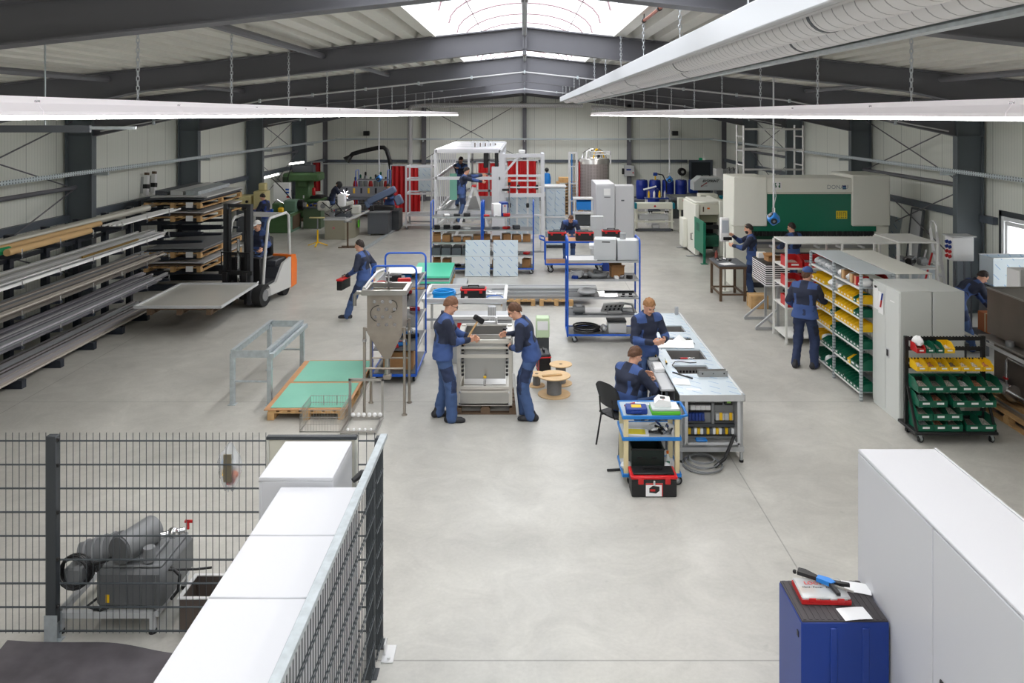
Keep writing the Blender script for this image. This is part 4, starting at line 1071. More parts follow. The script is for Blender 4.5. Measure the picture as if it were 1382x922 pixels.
for q in ((-.34, .2, .9, .32, .215, 1.0), (-.34, .7, .6, .32, .715, 1.03), (-.34, .215, .6, -.325, .7, 1.02), (.305, .215, .6, .32, .7, 1.02), (-.33, .21, .6, .31, .71, .615)): tk.box(*q)
tk.build('trough', t)
rm = MB(FRM)
for q in ((-.41, .02, .98, -.33, .78, 1.0), (.31, .02, .98, .39, .78, 1.0), (-.41, .69, 1.0, .39, .80, 1.02)): rm.box(*q, .004)
rm.build('trough_rim', t)
for x in (-.345, .325):
    for z in np.arange(.42, .95, .062): MB(BLACK).box(x-.018, .04, z, x+.018, .1, z+.03, .006).build('guide_roller', t)
MB(CHROME).cyl((-.01, .05, .27), (-.01, .05, .36), .02, n=10).cyl((-.01, .0, .38), (-.01, .1, .38), .018, n=10).build('drain_valve', t)
bx('valve_grip', t, YEL, -.03, .02, .395, .015, .06, .42, .004)
for x in (-.38, .36):
    for z in (.03, .2): MB(CHROME).cyl((x, -.024, z), (x, -.034, z), .014, n=10).build('bolt', t)
bx('bracket_plate', t, ALU, -.15, .72, 1.02, .16, .80, 1.06); 
for x in (-.13, .14): bx('bracket_arm', t, ALU, x-.015, .7, 1.06, x+.015, .8, 1.14, .004)
bx('bracket_bar', t, ALU, -.13, .72, 1.11, .14, .76, 1.15, .004)
bx('hinge_block', t, BLACK, .25, .45, 1.0, .32, .5, 1.03, .004)
for x in (-.5, .49): tag(MB(ALU).box(-.02, -.02, 0, .02, .02, .62, .003).build('aluminium_profile', None, (-.59+x, 12.08, .005), rot=(R(-4), R(6 if x > 0 else -6)*-1, 0)), 'short aluminium profile leaning on the machine pallet, %s' % ('beside the man on the right' if x > 0 else 'beside the man with the mallet'), 'profile')
# two men
L1 = (-1.17, 11.92, 0)
person('man in navy jacket with glasses holding a mallet, left of the stainless machine', L1, R(-82), h=1.84, pel=(0, -.04, 1.005), lean=.12, head=(.42, -.05), fat=1.12,
       RH=(.02, .34, 1.17), RE=(.55, -.6, -.5), LH=(-.14, .40, 1.16), LE=(-.6, -.5, -.5), LF=(-.13, -.1, .09), RF=(.12, .08, .09), curl=.85, hair=mat('hair_reddish', (120, 84, 62), .7, noise=.2, nscale=60), glasses=True, palmR=(-.9, .2, 0))
t = T('mallet', 'wooden handled mallet with a black head held by the man with glasses', 'mallet', (-.86, 11.93, 1.17), 0, rot=(0, R(36), R(30)))
cy('handle', t, WOOD, (0, 0, -.08), (0, 0, .33), .014, 10); MB(BLACK).box(-.09, -.035, .31, .09, .035, .39, .015).build('head', t)
person('man in navy jacket leaning over the stainless machine from the right', (.07, 12.0, 0), R(78), h=1.78, pel=(0, -.03, .955), lean=.36, twist=.1, head=(.5, .1), LH=(-.06, .26, 1.04), LE=(-.7, -.5, .1), RH=(.22, .38, 1.16), RE=(.6, -.3, -.5),
       LF=(-.12, -.06, .09), RF=(.13, .12, .09), curl=.6, hair=HAIRB, glasses=True)
# cable drums
SP = mat('spool_ply', (214, 182, 138), .65, noise=.08)
def drum(x, y, r, h, label, core=GREY):
    t = T('cable_drum', label, 'drum', (x, y, 0)); MB(SP).lathe([(.03, 0), (r, 0), (r, .014), (.03, .014)], n=32).build('flange', t); MB(SP).lathe([(.03, h-.014), (r, h-.014), (r, h), (.03, h)], n=32).build('flange', t)
    w = MB(core); n = int((h-.04)/.014)
    w.lathe([(.05, .014)]+[(r*(.46 if k % 2 else .445), .016+(h-.03)*k/(2*n)) for k in range(2*n+1)]+[(.05, h-.014)], n=24); w.build('wound_cable', t)
    MB(BROWN).cyl((0, 0, h-.02), (0, 0, h+.001), .03, n=12).build('hub', t)
drum(.475, 13.0, .262, .31, 'large plywood cable drum with grey cable, nearest of three')
drum(.605, 13.52, .19, .33, 'medium plywood cable drum behind the largest drum')
drum(.20, 13.42, .14, .2, 'small plywood cable drum behind the legs of the leaning man')
tag(MB(WOOD).box(-.16, -.03, 0, .16, .03, .02, .002).build('wood_batten', None, (.44, 12.96, .311), R(14)), 'pale wooden batten lying across the large cable drum', 'batten')
# red black case and green case on the floor behind
t = T('machine_case', 'black and red power tool case standing on the floor behind the leaning man', 'case', (.33, 14.1, 0), R(8))
bx('shell', t, BLACK, -.10, -.2, 0, .10, .2, .37, .02)
for z in (.05, .3): bx('band', t, RED, -.105, -.205, z, .105, .205, z+.035, .01)
for y in (-.12, .12): bx('edge_guard', t, RED, -.107, y-.02, .05, .107, y+.02, .33, .008)
MB(BLACK).bar((0, -.07, .41), (0, .07, .41), .02).bar((0, -.07, .36), (0, -.07, .42), .02).bar((0, .07, .36), (0, .07, .42), .02).build('handle', t)
t = T('battery_charger', 'pale green and white device standing on end behind the red case', 'device', (.34, 15.3, 0))
bx('stand', t, DARK, -.12, -.1, 0, .12, .1, .3, .01); bx('housing', t, mat('pale_green', (196, 216, 180), .5), -.13, -.12, .3, .13, .12, .68, .02); bx('panel', t, PAPER, -.1, -.126, .45, .1, -.118, .62, .004)
# ---------------------------------------------------------------- bench with profiles behind the machine
t = T('profile_table', 'long low aluminium table with open tray top behind the machine', 'table', (-1.2, 16.4, 0))
for y in (-.66, .66): br('long_rail', t, ALU, (-.78, y, .88), (.82, y, .88), .06, .08)
for x in (-.78, .05, .82): br('cross_rail', t, ALU, (x, -.66, .88), (x, .66, .88), .06, .06)
bx('tray', t, ALUD, -.76, -.63, .80, .8, .63, .815)
for x in (-.75, .79):
    for y in (-.62, .62): br('leg', t, ALU, (x, y, 0), (x, y, .85), .05)
br('brace_rail', t, ALUD, (-.75, -.62, .5), (.79, -.62, .5), .04)
coil('blue_hose', T('hose_coil', 'bright blue hose coiled on the aluminium table', 'hose', (-1.62, 16.25, .82)), mat('hose_blue', (20, 150, 226), .35), (0, 0, .02), .22, 6, .016, .022)
toolbox('black red toolbox on the aluminium table behind the machine', (-1.02, 16.1, .816), R(2))
tag(MB(ALU).box(-.28, -.04, 0, .28, .04, .03, .003).build('aluminium_plate', None, (-.85, 16.55, .82), R(-18)), 'narrow aluminium plate on the table behind the toolbox', 'plate')
q = random.Random(8)
for k in range(9):
    tag(MB(q.choice([ALU, PAPER, BLACK, STEEL])).box(-.07-.05*q.random(), -.03, 0, .07, .03, .02+.03*q.random(), .006).build('small_part', None, (-1.9+.18*k+(.0 if k < 5 else .1), 16.55+.3*q.random(), .816), q.random()*3), 'small loose metal part lying in the aluminium table tray', 'part', 'loose parts in the table tray')
coil('cable_ring', T('cable_ring', 'thin blue cable ring at the right end of the aluminium table', 'cable', (-.6, 16.2, .82)), mat('cable_blue', (40, 110, 200), .4), (0, 0, .01), .17, 2, .006, .01)
t = T('drive_machine', 'grey machine base unit with two red tags behind the stainless machine', 'machine', (-.85, 14.6, 0))
bx('base_body', t, mat('unit_grey', (168, 170, 172), .4), -.62, 0, 0, .62, .55, .80, .01); bx('top_rail', t, ALU, -.68, -.03, .80, .68, .08, .86, .006); bx('top_plate', t, ALUD, -.62, .08, .8, .62, .55, .82)
for x in (-.33, .23): bx('red_tag', t, RED, x-.035, -.012, .62, x+.035, 0, .74, .002); 
for x in (-.28, .28): cy('stud', t, SLATE, (x, -.02, .45), (x, -.02, .6), .02)
bx('side_post', t, SLATE, -.66, -.02, 0, -.62, .04, .8)
t = T('lift_column', 'upright grooved aluminium column on the grey base behind the machine', 'column', (-.58, 14.35, 0))
bx('column', t, ALUD, -.07, -.06, 0, .07, .06, 1.1, .006)
for x in (-.045, -.015, .015, .045): bx('groove_rib', t, ALU, x-.006, -.068, 0, x+.006, -.06, 1.1, .001)
bx('foot', t, SLATE, -.15, -.12, 0, .15, .12, .02)
# ---------------------------------------------------------------- blue cart with hoops behind the hopper
ca = hoop_cart('blue hoop cart loaded with cables and parts behind the hopper', (-2.18, 14.15, 0), R(90), 1.28, .74, (.17, .56, .95, 1.3, 1.62), 1.97)
carton('cardboard_box', 'long cardboard box on the bottom shelf of the cart behind the hopper', 'box', (-2.15, 13.95, .172), (.5, .5, .3), CARD)
q = random.Random(21)
for z in (.56, .95, 1.3, 1.62):
    for k in range(7):
        m_ = q.choice([PAPER, ALU, RED, BLACK, PAPER, LGREY, BLUEB, STEEL]); x = -2.18+q.uniform(-.25, .25); y = 13.62+k*.165
        if k % 3 == 0: coil('cable_bundle', T('cable_bundle', 'loose coil of cable on the cart behind the hopper', 'cable', (x, y, z+.002), 0, 'cable coils on the hopper cart'), m_, (0, 0, .012), .09, 3, .009, .02)
        else: tag(MB(m_).box(-.1-.06*q.random(), -.04, 0, .1, .04, .04+.08*q.random(), .012).build('small_part', None, (x, y, z+.001), q.uniform(-.6, .6)), 'loose part or small carton on the cart behind the hopper', 'part', 'loose parts on the hopper cart')
tag(MB(ALU).box(-.3, -.28, 0, .3, .28, .012, .002).build('metal_sheet', None, (-2.14, 14.45, 1.71), R(5)), 'flat grey metal sheet on top of the cart behind the hopper', 'sheet')
tag(MB(PAPER).box(-.2, -.14, 0, .2, .14, .016, .002).build('metal_sheet', None, (-2.12, 14.25, 1.723), R(-6)), 'small white plate on top of the cart behind the hopper', 'sheet')
# mint sheet stacks behind
pallet(-2.42, 21.35, 0, R(90), 'pallet under the mint green sheets behind the carts', L=1.9, W=1.0)
for k in range(6): tag(MB(MINTB if k in (5,) else (ALUD, SLATE, MINTB, ALUD, SLATE)[k % 5]).box(-.5, -.95, 0, .5, .95, .045, .002).build('metal_sheet', None, (-2.42+.01*(k % 2), 21.35, .146+.0455*k), R(.6*(k % 3))), 'sheet in the stack with mint green film on top, behind the blue carts', 'sheet', 'sheets in the mint stack')
pallet(-1.95, 21.1, 0, R(90), 'narrow pallet under the plain grey sheets right of the mint stack', L=1.5, W=.6) if False else None
for k in range(3): tag(MB((SLATE, ALUD, LGREY)[k]).box(-.18, -.8, 0, .18, .8, .03, .002).build('metal_sheet', None, (-1.70, 21.0, .001+.0305*k), R(.8*k)), 'narrow grey sheet stacked on the floor right of the mint sheets', 'sheet', 'narrow grey sheets on the floor')
# profiles on a pallet
for x in (-.15, .75): pallet(x, 19.45, 0, R(90), 'pale pallet under the long aluminium profiles, the one %s' % ('nearer the leaning man' if x < 0 else 'behind the blue shelf cart'), L=.9, W=.8)
k = 0
for r_, z in enumerate((.146, .228, .31)):
    for c in range(5 - r_):
        tag(MB(ALUD).box(-1.25, -.035, 0, 1.25, .035, .078, .004).mat(SLATE).box(-1.249, -.037, .034, 1.249, .037, .044).build('aluminium_profile', None, (.35+.06*((c*3+r_) % 3), 19.14+.14*c+.05*r_, z)), 'long aluminium profile in the stack on the pale pallets', 'profile', 'aluminium profiles on the pallets')
# ---------------------------------------------------------------- blue shelf cart in the middle, and the same kind farther back
sc1 = hoop_cart('blue shelf cart with five shelves of parts beside the stainless workbench', (1.56, 16.25, 0))
def inst(nm, lab, cat, mb, loc, rz=0, rot=None, group=None): return tag(mb.build(nm, None, loc, rz, rot), lab, cat, group)
def sheet_box(lab, loc, rz, sz, duct=None):
    t = T('sheet_housing', lab, 'housing', loc, rz); a, b, c = sz
    bx('housing', t, mat('housing_grey', (200, 203, 205), .4, .2), -a/2, -b/2, 0, a/2, b/2, c, .01)
    if duct == 'top': cy('duct_stub', t, ALUD, (-.08, 0, c), (-.08, 0, c+.12), .06, 18)
    if duct == 'side': cy('duct_stub', t, ALU, (-a/2, 0, c*.62), (-a/2-.1, 0, c*.62), .06, 18); bx('handle_slot', t, BLACK, -.06, -b/2-.004, c*.85, .1, -b/2, c*.9, .002)
sheet_box('grey sheet metal housing with side duct stub, on the top shelf of the blue cart', (1.62, 16.2, 1.608), R(-8), (.44, .36, .42), 'side'); sheet_box('grey sheet metal housing with a round stub on top, on the blue cart', (2.05, 16.2, 1.608), 0, (.42, .36, .40), 'top')
inst('metal_sheet', 'bright bare metal sheet on the top shelf of the blue cart', 'sheet', MB(ALU).box(-.3, -.24, 0, .3, .24, .012, .002), (1.14, 16.25, 1.608))
tb('flex_hose', T('flex_hose', 'grey corrugated hose lying on the second shelf of the blue cart', 'hose', (1.5, 16.15, 1.246)), GREY, [(-.22, -.02, .1), (-.14, -.08, .05), (0, -.1, .05), (.12, -.02, .055), (.16, .1, .06), (.06, .14, .06), (-.1, .05, .12)], .045, 12)
carton('cardboard_box', 'open cardboard box on the second shelf of the blue cart', 'box', (1.86, 16.3, 1.246), (.26, .22, .2), CARD, .1, None, True)
coil('cable_bundle', T('cable_bundle', 'grey cable bundle at the left end of the second shelf', 'cable', (1.05, 16.15, 1.247)), LGREY, (0, 0, .014), .12, 5, .013, .025)
q = random.Random(5)
for k in range(7): inst('small_part', 'small loose fitting on the second shelf of the blue cart', 'part', MB(q.choice([CHROME, BLACK, BLUED, PAPER])).box(-.06, -.04, 0, .06, .04, .03+.05*q.random(), .01), (1.3+.13*k if k > 3 else 1.0+.1*k, 16.02+.1*(k % 2), 1.246), q.random()*3, None, 'loose fittings on the second shelf')
inst('plastic_bag', 'white plastic bag lying on the third shelf of the blue cart', 'bag', blob(MB(mat('bag_white', (232, 234, 236), .4)), (0, 0, .075), (.2, .14, .07), 3, .12), (1.25, 16.2, .887))
inst('metal_sheet', 'glossy metal sheet on the third shelf of the blue cart', 'sheet', MB(CHROME).box(-.2, -.25, 0, .2, .25, .012, .002), (1.68, 16.25, .887))
inst('rail_profile', 'dark long rail at the back of the third shelf of the blue cart', 'rail', MB(DARK).box(-.3, -.02, 0, .3, .02, .04, .003), (1.92, 16.42, .887))
inst('bracket_plate', 'grey plate with cut-outs on the third shelf of the blue cart', 'bracket', MB(ALUD).box(-.17, -.1, 0, .17, .1, .03, .004).mat(BLACK).box(-.12, -.101, .005, -.05, -.08, .026).box(.03, -.101, .005, .11, -.08, .026).cyl((-.06, 0, .03), (-.06, 0, .05), .03, n=12).cyl((.08, .0, .03), (.08, .0, .06), .035, n=12), (2.03, 16.1, .887))
t = T('motor_unit', 'small grey motor unit on the fourth shelf of the blue cart', 'motor', (1.08, 16.1, .534)); cy('motor', t, GREY, (-.12, 0, .09), (.12, 0, .09), .075, 18); bx('terminal_box', t, LGREY, -.05, -.05, .15, .06, .05, .2, .008); bx('foot', t, DARK, -.08, -.06, 0, .08, .06, .03)
inst('metal_sheet', 'thin tray sheet on the fourth shelf of the blue cart', 'sheet', MB(ALU).box(-.28, -.2, 0, .28, .2, .03, .004), (1.36, 16.3, .534))
t = T('switch_board', 'light switch panel with dark slots leaning on the fourth shelf', 'panel', (1.74, 16.2, .56), 0, None, (R(48), 0, R(10))); bx('plate', t, ALU, -.22, 0, 0, .22, .03, .3, .006)
for i in range(4):
    for j in range(2): bx('switch', t, BLACK, -.16+.09*i, -.006, .05+.12*j, -.12+.09*i, 0, .12+.12*j, .002)
t = T('angle_frame', 'small square metal frame propped on the fourth shelf of the blue cart', 'frame', (2.08, 16.15, .555), R(-35), None, (R(35), 0, R(-30)))
for a, b in (((-.14, 0, 0), (.14, 0, 0)), ((-.14, 0, .24), (.14, 0, .24)), ((-.13, 0, 0), (-.13, 0, .24)), ((.13, 0, 0), (.13, 0, .24))): br('frame_bar', t, ALUD, a, b, .03)
coil('black_hose', T('hose_coil', 'black hose coiled on the bottom shelf of the blue cart', 'hose', (1.24, 16.15, .165)), BLACK, (0, 0, .02), .26, 3, .018, .04)
inst('plastic_bag', 'flat clear bag inside the black hose coil on the cart', 'bag', blob(MB(LGREY), (0, 0, .03), (.15, .1, .028), 5, .1), (1.24, 16.15, .163))
t = T('sheet_tray', 'bent sheet metal tray with dark lip on the bottom shelf', 'tray', (1.84, 16.2, .162)); bx('tray_body', t, ALU, -.18, -.18, 0, .18, .18, .2, .01); bx('dark_lip', t, DARK, -.19, -.12, .2, .19, .19, .23, .004)
inst('plastic_bag', 'small white bag between hose and tray on the bottom shelf', 'bag', blob(MB(PAPER), (0, 0, .07), (.06, .08, .07), 6, .15), (1.58, 16.2, .162))
# two carts and leaning film panels behind
cL = dup(sc1, (-1.93, 23.1, 0), 0, 'blue shelf cart farther back, left of a pair with leaning panels'); cR = dup(sc1, (-.46, 23.1, 0), 0, 'blue shelf cart farther back, right of a pair with leaning panels')
for x, w in ((-1.31, 'left'), (-.53, 'right')):
    t = T('filmed_sheet', 'sheet metal panel in printed blue film leaning on the %s one of the paired carts' % w, 'panel', (x, 22.42, .012), 0, None, (R(-11), 0, 0)); bx('panel', t, FILMXZ, -.345, 0, 0, .345, .02, 1.0, .003); bx('fold', t, ALUD, -.345, .02, .98, .345, .05, 1.0, .002); bx('film_seam', t, ALUD, -.345, -.001, .54, .345, .0, .55, 0)
q = random.Random(17)
for (cx, w) in ((-1.93, 'left'), (-.52, 'right')):
    for z, what in ((.162, 'bottom'), (.532, 'fourth'), (.887, 'third'), (1.246, 'second'), (1.608, 'top')):
        for k in range(5):
            x = cx-.58+.29*k; sz = (.22, .3, .12+.12*q.random())
            if what == 'third' or (what == 'bottom' and k in (0, 1, 4)): carton('cardboard_box', 'brown carton on the %s shelf of the %s paired cart' % (what, w), 'box', (x, 23.1, z), sz, CARD, q.uniform(-.2, .2), 'cartons on the %s shelf, %s paired cart' % (what, w), k == 0)
            elif what in ('fourth',) and w == 'left': (inst('metal_tray', 'dark steel trays filling the fourth shelf of the left paired cart', 'tray', MB(SLATE).box(-.13, -.28, 0, .13, .28, .2, .006), (x, 23.1, z), 0, None, 'trays on the fourth shelf'))
            elif q.random() < .75: inst('small_part', 'loose part on the %s shelf of the %s paired cart' % (what, w), 'part', MB(q.choice([BLACK, PAPER, ALU, RED, SLATE, BLACK])).box(-.1, -.08, 0, .09, .08, .05+.06*q.random(), .012), (x, 22.95+.2*q.random(), z), q.random()*2, None, 'parts on the %s shelf, %s paired cart' % (what, w))
# control pendant standing on the right paired cart
t = T('control_unit', 'white and blue control unit with a handle on top of the right paired cart', 'control unit', (-.72, 23.1, 1.608), R(14))
bx('housing', t, PAPER, -.2, -.16, 0, .02, .16, .36, .01); bx('front', t, BLUED, .02, -.17, 0, .22, .17, .4, .01); bx('display', t, LGREY, .05, -.178, .1, .19, -.17, .34); bx('stop_button', t, RED, .1, -.185, .28, .14, -.178, .32)
# toolbox cart
t = T('platform_cart', 'blue framed cart with orange decks carrying toolboxes, in front of the bending man', 'cart', (1.4, 23.35, 0))
for z, d in ((.9, True), (.27, True)):
    bx('deck', t, PLY, -.8, -.38, z-.02, .8, .38, z, .004)
    for y in (-.39, .39): br('deck_rail', t, BLUE, (-.82, y, z-.02), (.82, y, z-.02), .03, .05)
for x in (-.81, .81):
    for y in (-.38, .38): br('post', t, BLUE, (x, y, .25), (x, y, .9), .04)
tb('push_handle', t, BLUE, [(-.82, -.36, .92), (-.92, -.36, .95), (-.96, -.3, .96), (-.96, .3, .96), (-.92, .36, .95), (-.82, .36, .92)], .025)
for x in (-.7, .7):
    for y in (-.3, .3): caster(t, x, y, .085)
for x, y, w in ((.98-.05, 23.2, 'left'), (1.72, 23.2, 'middle')): toolbox('black red lidded toolbox on the toolbox cart, the %s one' % w, (x, y, .901), 0, 1.02)
t = T('blue_crate', 'blue storage crate under the third toolbox behind the toolbox cart', 'crate', (2.5, 23.4, 0)); bx('crate_body', t, BLUED, -.26, -.2, 0, .26, .2, .86, .015); bx('crate_rim', t, BLUE, -.28, -.22, .86, .28, .22, .92, .008)
toolbox('black red lidded toolbox standing on the tall blue crate', (2.5, 23.4, .921), 0, 1.02)
# ---------------------------------------------------------------- stainless workbench with control panel
wb = T('workbench', 'long stainless workbench with square openings and film, in the right centre', 'workbench', (2.42, 10.43, 0))
X0, X1, LB = -.42, .42, 4.28
ops = [(-.24, 3.02, .27, 3.42), (-.26, 2.3, .27, 2.68), (-.25, 1.5, .28, 2.0), (-.27, .84, .2, 1.22)]
tp = MB(FILMXY); ys = [0]+[v for o in sorted(ops, key=lambda o: o[1]) for v in (o[1], o[3])]+[LB]
for a, b in zip(ys[0::2], ys[1::2]): tp.box(X0, a, .868, X1, b, .886)
for o in ops: tp.box(X0, o[1], .868, o[0], o[3], .886).box(o[2], o[1], .868, X1, o[3], .886)
tp.build('table_top', wb)
bx('front_edge', wb, mat('bench_edge', (200, 202, 204), .35, .4), X0, -.012, .80, X1, 0, .886, .003); br('upstand', wb, ALU, (X1-.03, 0, .895), (X1-.03, LB, .895), .02, .02); bx('side_edge', wb, ALUD, X1, 0, .8, X1+.012, LB, .886, .003)
for o in ops:
    wl = MB(mat('sink_grey', (140, 138, 136), .4, .4)); d = .5 if o[1] > 1.3 else .62
    wl.box(o[0], o[3]-.012, d, o[2], o[3], .868).box(o[0], o[1], d, o[2], o[1]+.012, .868).box(o[0], o[1], d, o[0]+.012, o[3], .868).box(o[2]-.012, o[1], d, o[2], o[3], .868).box(o[0], o[1], d-.01, o[2], o[3], d)
    wl.build('basin', wb)
for j in range(2):
    for k in range(9): bx('slot', wb, BLACK, -.235+.047*k, 1.206, .78-.06*j, -.205+.047*k, 1.209, .815-.06*j, 0)
for x in (X0+.03, X1-.03):
    for y in (.04, 2.1, LB-.05): l = cy('leg', wb, ALUD, (x, y, .03), (x, y, .86), .022); cy('foot', l, RUB, (x, y, 0), (x, y, .03), .028)
for z in (.17,): br('lower_rail', wb, ALUD, (X0, .04, z), (X1, .04, z), .05, .06); br('lower_rail', wb, ALUD, (X0+.03, .04, z), (X0+.03, LB, z), .04); br('lower_rail', wb, ALUD, (X1-.03, .04, z), (X1-.03, LB, z), .04)
bx('lower_shelf', wb, ALUD, X0+.05, .08, .19, X1-.05, LB-.1, .2)
bx('side_panel', wb, mat('panel_dark', (112, 112, 114), .5), X0+.02, .5, .22, X0+.04, 3.9, .84)
cbx = MB(LGREY)
for q_ in ((-.33, .0, .235, .36, .02, .26), (-.33, .0, .80, .36, .02, .82), (-.35, .0, .235, -.31, .02, .82), (.33, .0, .235, .37, .02, .82)): cbx.box(*q_)
cbx.build('panel_frame', wb); bx('back_plate', wb, mat('panel_plate', (136, 138, 140), .5), -.33, .2, .24, .36, .22, .82)
for x in (-.34, .34): bx('panel_side', wb, ALUD, x-.01, .02, .24, x+.01, .2, .82)
rw = [(.755, 15, LGREY, .05, -.27, .17), (.66, 4, PAPER, .06, -.25, .02), (.54, 5, BLUED, .1, -.27, -.06), (.54, 4, LGREY, .09, .08, .32), (.35, 15, BLACK, .075, -.28, .33)]
for z, n, m_, hgt, xa, xb in rw:
    br('mount_rail', wb, BLACK, (xa-.01, .19, z-.055), (xb+.01, .19, z-.055), .02, .03)
    for k in range(n):
        w_ = (xb-xa)/n; mm = m_ if m_ is not BLACK else (YEL if k % 3 == 0 else SLATE if k % 2 else PAPER)
        bx('terminal_block', wb, mm, xa+w_*k+.002, .15, z-hgt/2, xa+w_*(k+1)-.002, .2, z+hgt/2, .003)
bx('breaker', wb, BLACK, .2, .13, .70, .3, .2, .81, .004); bx('breaker_label', wb, mat('label_green', (150, 200, 90), .5), .225, .126, .73, .275, .13, .77, 0); bx('cable_duct', wb, GREY, .03, .16, .44, .07, .2, .72); bx('cable_duct', wb, DARK, -.3, .14, .415, .34, .2, .45)
bx('relay', wb, YEL, .13, .14, .5, .17, .15, .6, .002); bx('relay', wb, YEL, .26, .14, .5, .3, .15, .6, .002); MB(BLUEB).box(-.2, .02, .262, -.05, .12, .29, .01).build('blue_tool', wb)
tb('supply_cable', wb, BLACK, [(.3, .05, .34), (.22, -.06, .25), (.14, -.1, .1), (.0, -.15, .02)], .022)
for k in range(3): coil('floor_cable', T('cable_coil', 'grey cable coil on the floor under the workbench front, %s' % ('the widest', 'the middle', 'the smallest')[k], 'cable', (2.28, 10.36+.015*k, .008+.03*k)), GREY, (0, 0, 0), .26-.05*k, 2, .008, .012)
# things on the bench
inst('cable_channel', 'grey slotted cable channel piece lying across the bench end', 'channel', MB(mat('channel_grey', (150, 150, 148), .4, .3)).box(-.2, -.05, 0, .2, .05, .012).box(-.2, -.05, .012, .2, -.044, .08).box(-.2, .044, .012, .2, .05, .08).mat(BLACK).cyl((-.15, -.0505, .045), (-.15, -.049, .045), .012, n=8).cyl((.15, -.0505, .045), (.15, -.049, .045), .012, n=8).cyl((0, -.0505, .045), (0, -.049, .045), .008, n=8), (2.60, 11.18, .8865), R(2))
inst('plan_sheet', 'large white plan with rolled edge lying over a bench opening', 'paper', MB(PAPER).sheet(lambda u, v: (-.28+.56*u, -.17+.34*v+.05*u, .012+.09*max(0, 1-abs(u-.62)/.18)*(v)+.03*v), 16, 6, .002), (2.36, 12.62, .8865), R(-8))
inst('paper_sheet', 'white paper sheet at the left front corner of the bench', 'paper', MB(PAPER).sheet(lambda u, v: (-.11+.22*u, -.13+.26*v, .004+.004*math.sin(4*u)), 4, 4, .001), (2.12, 10.92, .8865), R(-4))
inst('paper_sheet', 'small paper strip on the bench front edge', 'paper', MB(PAPER).box(-.09, -.03, 0, .09, .03, .002), (2.22, 10.62, .8865), R(-6))
t = T('parts_rack', 'narrow side tray of small parts along the left edge of the bench', 'tray', (1.93, 10.8, 0)); bx('tray', t, LGREY, -.1, 0, .80, .08, 1.9, .83, .004); bx('tray_lip', t, ALUD, -.11, 0, .80, -.1, 1.9, .86)
for y in (.06, 1.84): br('bracket', t, SLATE, (-.02, y, 0), (-.02, y, .8), .03)
bx('hanging_loom', t, BLACK, -.08, .5, .3, .04, 1.0, .8, .02); q = random.Random(9)
for k in range(14): bx('connector', t, q.choice([PAPER, BLACK, CHROME]), -.1+.1*q.random(), .3+.09*k*.8, .3+.3*q.random(), -.02+.06*q.random(), .36+.09*k*.8, .38+.3*q.random(), .006)
for k, (y, w) in enumerate(((1.42, 'farther'), (.86, 'nearer'))):
    t = T('relay_box', 'white small parts box on the side tray, the %s of two' % w, 'box', (1.925, 10.8+y, .831)); bx('box_body', t, ALU, -.075, -.16, 0, .075, .16, .05, .006); bx('foam_inlay', t, PAPER, -.06, -.14, .05, .06, .14, .056, .002)
for (x, y, m_, a, lab) in ((1.95, 12.36, RED, .2, 'red handled pliers on the side tray by the standing man'), (1.97, 12.1, YEL, 1.3, 'black yellow screwdriver on the farther parts box'), (2.06, 11.75, YEL, 1.5, 'black yellow screwdriver at the bench edge'), (2.36, 11.93, RED, .1, 'red black pliers on the bench top')):
    t = T('hand_tool', lab, 'tool', (x, y, .89 if x > 2 else .888), a); MB(m_).cyl((-.06, 0, .014), (.05, 0, .014), .013, .01, 8).build('grip', t); cy('shaft', t, CHROME, (.05, 0, .014), (.16, .0, .014), .005, 6); cy('grip_end', t, BLACK, (-.085, 0, .014), (-.055, 0, .014), .012, 8)
t = T('hand_tool', 'black file lying on the front left of the bench', 'tool', (2.17, 11.2, .887), -.9); bx('blade', t, BLACK, -.15, -.012, 0, .1, .012, .012, .002); cy('grip', t, DARK, (.1, 0, .01), (.2, 0, .01), .013, 8)
tb('cable_loop', T('cable_loop', 'thin black cable curling on the bench beside the slotted opening', 'cable', (2.2, 11.7, .895)), BLACK, [(-.05, -.25, 0), (-.08, -.1, .01), (-.02, .02, .02), (.08, .06, .01), (.2, .04, 0), (.3, .06, 0)], .006)
inst('lamp_stub', 'small grey post clamp on the far corner of the bench', 'clamp', MB(ALUD).box(-.03, -.03, 0, .03, .03, .14, .006), (2.75, 14.62, .887))
# men at the bench
person('fair haired man in navy jacket standing at the bench looking at his hands', (1.82, 12.15, 0), R(205), h=1.80, pel=(0, 0, .975), lean=.08, head=(.55, -.05), RH=(.10, .33, 1.17), LH=(-.10, .34, 1.18), RE=(.6, -.35, -.6), LE=(-.6, -.35, -.6), hair=HAIRL, curl=.7, palmL=(.8, .1, .3), palmR=(-.8, .1, .3))
inst('sensor_part', 'small grey part held in the hands of the standing man', 'part', MB(LGREY).box(-.05, -.03, 0, .05, .03, .05, .012).mat(RED).box(.05, -.015, .01, .07, .015, .03), (1.97, 11.82, 1.16), .5)
person('dark haired man in navy jacket seated on a chair seen from behind', (1.36, 11.05, 0), R(-52), h=1.76, pel=(0, 0, .54), lean=.30, head=(.45, -.1), seat=True, RH=(.16, .46, .78), LH=(-.12, .50, .82), LF=(-.16, .48, .09), RF=(.16, .42, .09), LK=(-.2, 1, .6), RK=(.2, 1, .6), RE=(.7, -.3, -.4), LE=(-.7, -.3, -.4), hair=HAIRB, curl=.6)
t = T('chair', 'black shell chair on thin legs under the seated man', 'chair', (1.33, 11.02, 0), R(-52))
MB(BLACK).sheet(lambda u, v: (-.22+.44*u, -.22+.42*v, .455-.02*math.sin(math.pi*u)), 8, 8, .02).build('seat', t)
